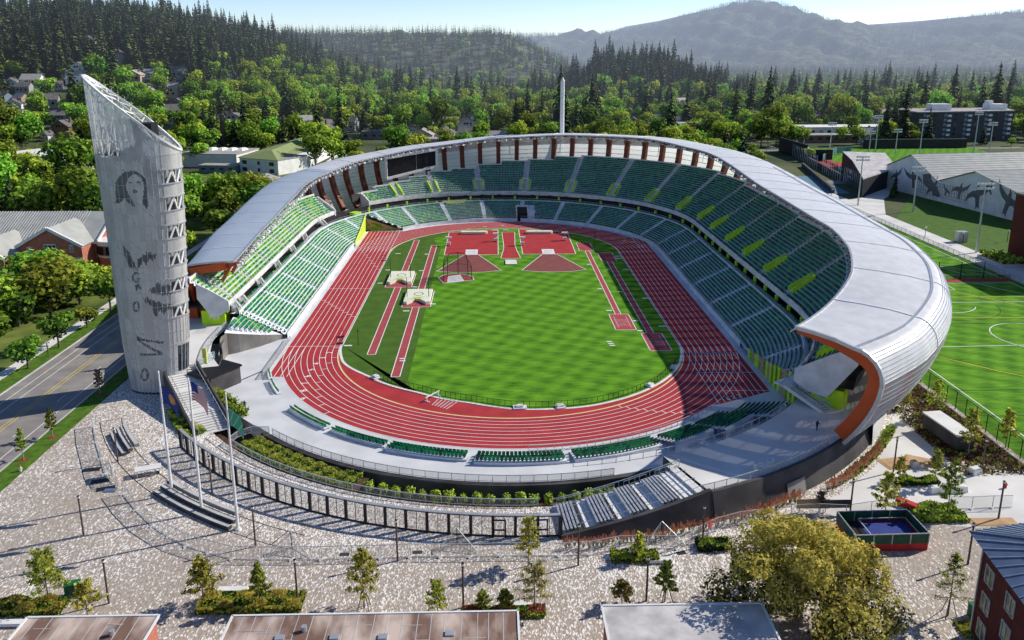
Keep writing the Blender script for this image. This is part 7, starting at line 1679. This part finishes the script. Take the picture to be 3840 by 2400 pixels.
while tries < 60000 and len(pts) < 5200:
    tries += 1; D = sqrt(RND.random())*1050+150; u = RND.uniform(-.73, .70); y = -207+D; x = -4+u*D
    if y < -60 or not clear(x, y): continue
    dn = 7.2 if hz(x, y) > 30 else 8.4
    if RND.random() < .12 and y < 600: continue
    if not ok_sp(x, y, dn): continue
    pts.append((x, y))
pts.sort(key=lambda p: hypot(p[0]+4, p[1]+207))
GM = {}
AREAS = lambda x, y: ('on the wooded hillside at the upper left' if hz(x, y) > 20 else 'left of the tower' if x < -150 else 'behind the left stand' if x < -60 else 'behind the far stand' if x < 120 else 'behind the right roof')
# 210 nearest as things, the rest as one instanced forest
inst = {}; nth = 0
def put(kindi, x, y, s): inst.setdefault(kindi, []).append((x, y, hz(x, y)-.3, s, RND.uniform(0, 6.28)))
for i, (x, y) in enumerate(pts):
    c_ = RND.random() < conf(x, y); s = RND.uniform(.8, 1.55)*(1.12 if not c_ else 1.12)
    if RND.random() < .2: s *= 1.2
    if c_ and y < 330: s *= .7
    if x < 150 and 200 < y < 420 and x > -60 and not c_: s *= .8
    if i < 215:
        tone = ('dark pointed conifer' if c_ else ('bright green broadleaf tree', 'olive broadleaf tree', 'deep green broadleaf tree')[i % 3])
        lab = '%s among the trees %s' % (tone, AREAS(x, y)); dtree(x, y, s, lab, 'c' if c_ else 'd', i, group=lab.replace('tree among', 'trees among').replace('conifer among', 'conifers among'))
    else: put(('C%d' % RND.randrange(3)) if c_ else 'D%d' % RND.randrange(4), x, y, s)
# farther woods with lighter trees
n_ = 0
while n_ < 9500:
    D = 900+RND.random()**.8*1500; u = RND.uniform(-.72, .70); y = -207+D; x = -4+u*D
    h = hz(x, y)
    c_ = RND.random() < (.93 if h > 25 else .5 if y > 1250 else .35)
    put(('c%d' if c_ else 'd%d') % RND.randrange(2), x, y, RND.uniform(.75, 1.3)*(1 if c_ else 1.15)); n_ += 1
for k in range(520):
    x = 195+RND.gauss(0, 46); y = 900+RND.uniform(-90, 120); put('c%d' % (k % 2), x, y, RND.uniform(.9, 1.4))
n_ = 0
while n_ < 16000:
    D = 2400+RND.random()*2900; u = RND.uniform(-.45, .70); y = -207+D; x = -4+u*D
    put('t%d' % RND.randrange(2), x, y, RND.uniform(.8, 1.35)*(1.25 if y > 3500 else 1)); n_ += 1
for k in range(1400):     # skyline trees
    x = RND.uniform(-200, 3900); put('t%d' % (k % 2), x, 4900+RND.uniform(-60, 60), RND.uniform(.9, 1.5))
MESHOF = {'D0': DEC[0], 'D1': DEC[1], 'D2': DEC[2], 'D3': DEC[3], 'C0': CON[0], 'C1': CON[1], 'C2': CON[2], 'd0': FAR_D[0], 'd1': FAR_D[1], 'c0': FAR_C[0], 'c1': FAR_C[1], 't0': FAR_T[0], 't1': FAR_T[1]}
def forest(name, keys, label):
    me = bpy.data.meshes.new(name); P_ = []; S_ = []; R_ = []; I_ = []
    keys = sorted(k for k in keys if k in inst)
    for ki, k in enumerate(keys):
        for x, y, z, s, r in inst[k]: P_.append((x, y, z)); S_.append(s); R_.append(r); I_.append(ki)
    me.from_pydata(P_, [], [])
    for nm, tp_, dat in (('sc', 'FLOAT', S_), ('rot', 'FLOAT', R_), ('idx', 'INT', I_)):
        at = me.attributes.new(nm, tp_, 'POINT'); at.data.foreach_set('value', dat)
    o = bpy.data.objects.new(name, me); C.objects.link(o); tag(o, label, 'trees', None, 'stuff')
    ng = bpy.data.node_groups.new(name+'_nodes', 'GeometryNodeTree'); ng.interface.new_socket('Geometry', in_out='INPUT', socket_type='NodeSocketGeometry'); ng.interface.new_socket('Geometry', in_out='OUTPUT', socket_type='NodeSocketGeometry')
    N = ng.nodes; L = ng.links; gi = N.new('NodeGroupInput'); go = N.new('NodeGroupOutput'); jn = N.new('GeometryNodeJoinGeometry')
    ix = N.new('GeometryNodeInputNamedAttribute'); ix.data_type = 'INT'; ix.inputs[0].default_value = 'idx'
    sc = N.new('GeometryNodeInputNamedAttribute'); sc.data_type = 'FLOAT'; sc.inputs[0].default_value = 'sc'
    ro = N.new('GeometryNodeInputNamedAttribute'); ro.data_type = 'FLOAT'; ro.inputs[0].default_value = 'rot'
    cx = N.new('ShaderNodeCombineXYZ'); L.new(ro.outputs[0], cx.inputs[2])
    for ki, k in enumerate(keys):
        po = bpy.data.objects.new('tree_pattern', MESHOF[k])          # not linked to the scene
        oi = N.new('GeometryNodeObjectInfo'); oi.inputs['Object'].default_value = po; oi.inputs['As Instance'].default_value = True
        cmp = N.new('FunctionNodeCompare'); cmp.data_type = 'INT'; cmp.operation = 'EQUAL'; L.new(ix.outputs[0], cmp.inputs[2]); cmp.inputs[3].default_value = ki
        ip = N.new('GeometryNodeInstanceOnPoints'); L.new(gi.outputs[0], ip.inputs['Points']); L.new(cmp.outputs[0], ip.inputs['Selection']); L.new(oi.outputs['Geometry'], ip.inputs['Instance']); L.new(cx.outputs[0], ip.inputs['Rotation']); L.new(sc.outputs[0], ip.inputs['Scale'])
        L.new(ip.outputs[0], jn.inputs[0])
    L.new(jn.outputs[0], go.inputs[0]); md = o.modifiers.new('trees', 'NODES'); md.node_group = ng
    return o
forest('woodland', [k for k in MESHOF], 'mixed conifer and broadleaf woods covering the town, the hills and the far mountain')
print('trees', len(pts), sum(len(v) for v in inst.values()))
# ------------------------------------------------------------------ camera, sun, sky
cam = bpy.data.cameras.new('camera'); co = bpy.data.objects.new('camera', cam); C.objects.link(co); bpy.context.scene.camera = co
cam.sensor_width = 36; cam.lens = 3031.7/3840*36; cam.shift_y = -(1200-960)/3840; cam.clip_start = 1; cam.clip_end = 20000
yaw, pitch, roll = -0.0252552, 0.243646, 0.000428
co.location = (-3.869, -206.893, 60.65); co.rotation_euler = (pi/2-pitch, roll, yaw)
sun = bpy.data.lights.new('sun', 'SUN'); so_ = bpy.data.objects.new('sun', sun); C.objects.link(so_)
EL, AZ = radians(34), radians(21)     # sun stands right of and slightly behind the stadium
sun.energy = 5.0; sun.angle = radians(.5); sun.color = (1, .935, .82)
dv_ = Vector((cos(AZ)*cos(EL), sin(AZ)*cos(EL), sin(EL))); so_.rotation_euler = dv_.to_track_quat('Z', 'Y').to_euler()
w = bpy.data.worlds.new('World'); bpy.context.scene.world = w; w.use_nodes = True; nt = w.node_tree; bg = nt.nodes['Background']
sky = nt.nodes.new('ShaderNodeTexSky'); sky.sky_type = 'NISHITA'; sky.sun_disc = False; sky.sun_elevation = EL; sky.sun_rotation = pi/2-AZ; sky.air_density = 1.0; sky.dust_density = .2; sky.ozone_density = 4.0
tn = nt.nodes.new('ShaderNodeMix'); tn.data_type = 'RGBA'; tn.blend_type = 'MULTIPLY'; tn.inputs[0].default_value = 1; tn.inputs[7].default_value = (.95, 1.0, 1.18, 1); nt.links.new(sky.outputs[0], tn.inputs[6])
tc_ = nt.nodes.new('ShaderNodeTexCoord'); sx_ = nt.nodes.new('ShaderNodeSeparateXYZ'); nt.links.new(tc_.outputs['Generated'], sx_.inputs[0])
mr_ = nt.nodes.new('ShaderNodeMapRange'); mr_.interpolation_type = 'SMOOTHSTEP'; mr_.inputs[1].default_value = 0; mr_.inputs[2].default_value = .22; mr_.inputs[3].default_value = 1.30; mr_.inputs[4].default_value = .62; nt.links.new(sx_.outputs['Z'], mr_.inputs[0])  # sky brightened at the horizon and dimmed above to cut fill light
vm_ = nt.nodes.new('ShaderNodeVectorMath'); vm_.operation = 'SCALE'; nt.links.new(tn.outputs[2], vm_.inputs[0]); nt.links.new(mr_.outputs[0], vm_.inputs['Scale'])
nt.links.new(vm_.outputs[0], bg.inputs[0]); bg.inputs[1].default_value = .13
sc_ = bpy.context.scene; sc_.view_settings.view_transform = 'Standard'; sc_.view_settings.look = 'None'; sc_.view_settings.exposure = 0
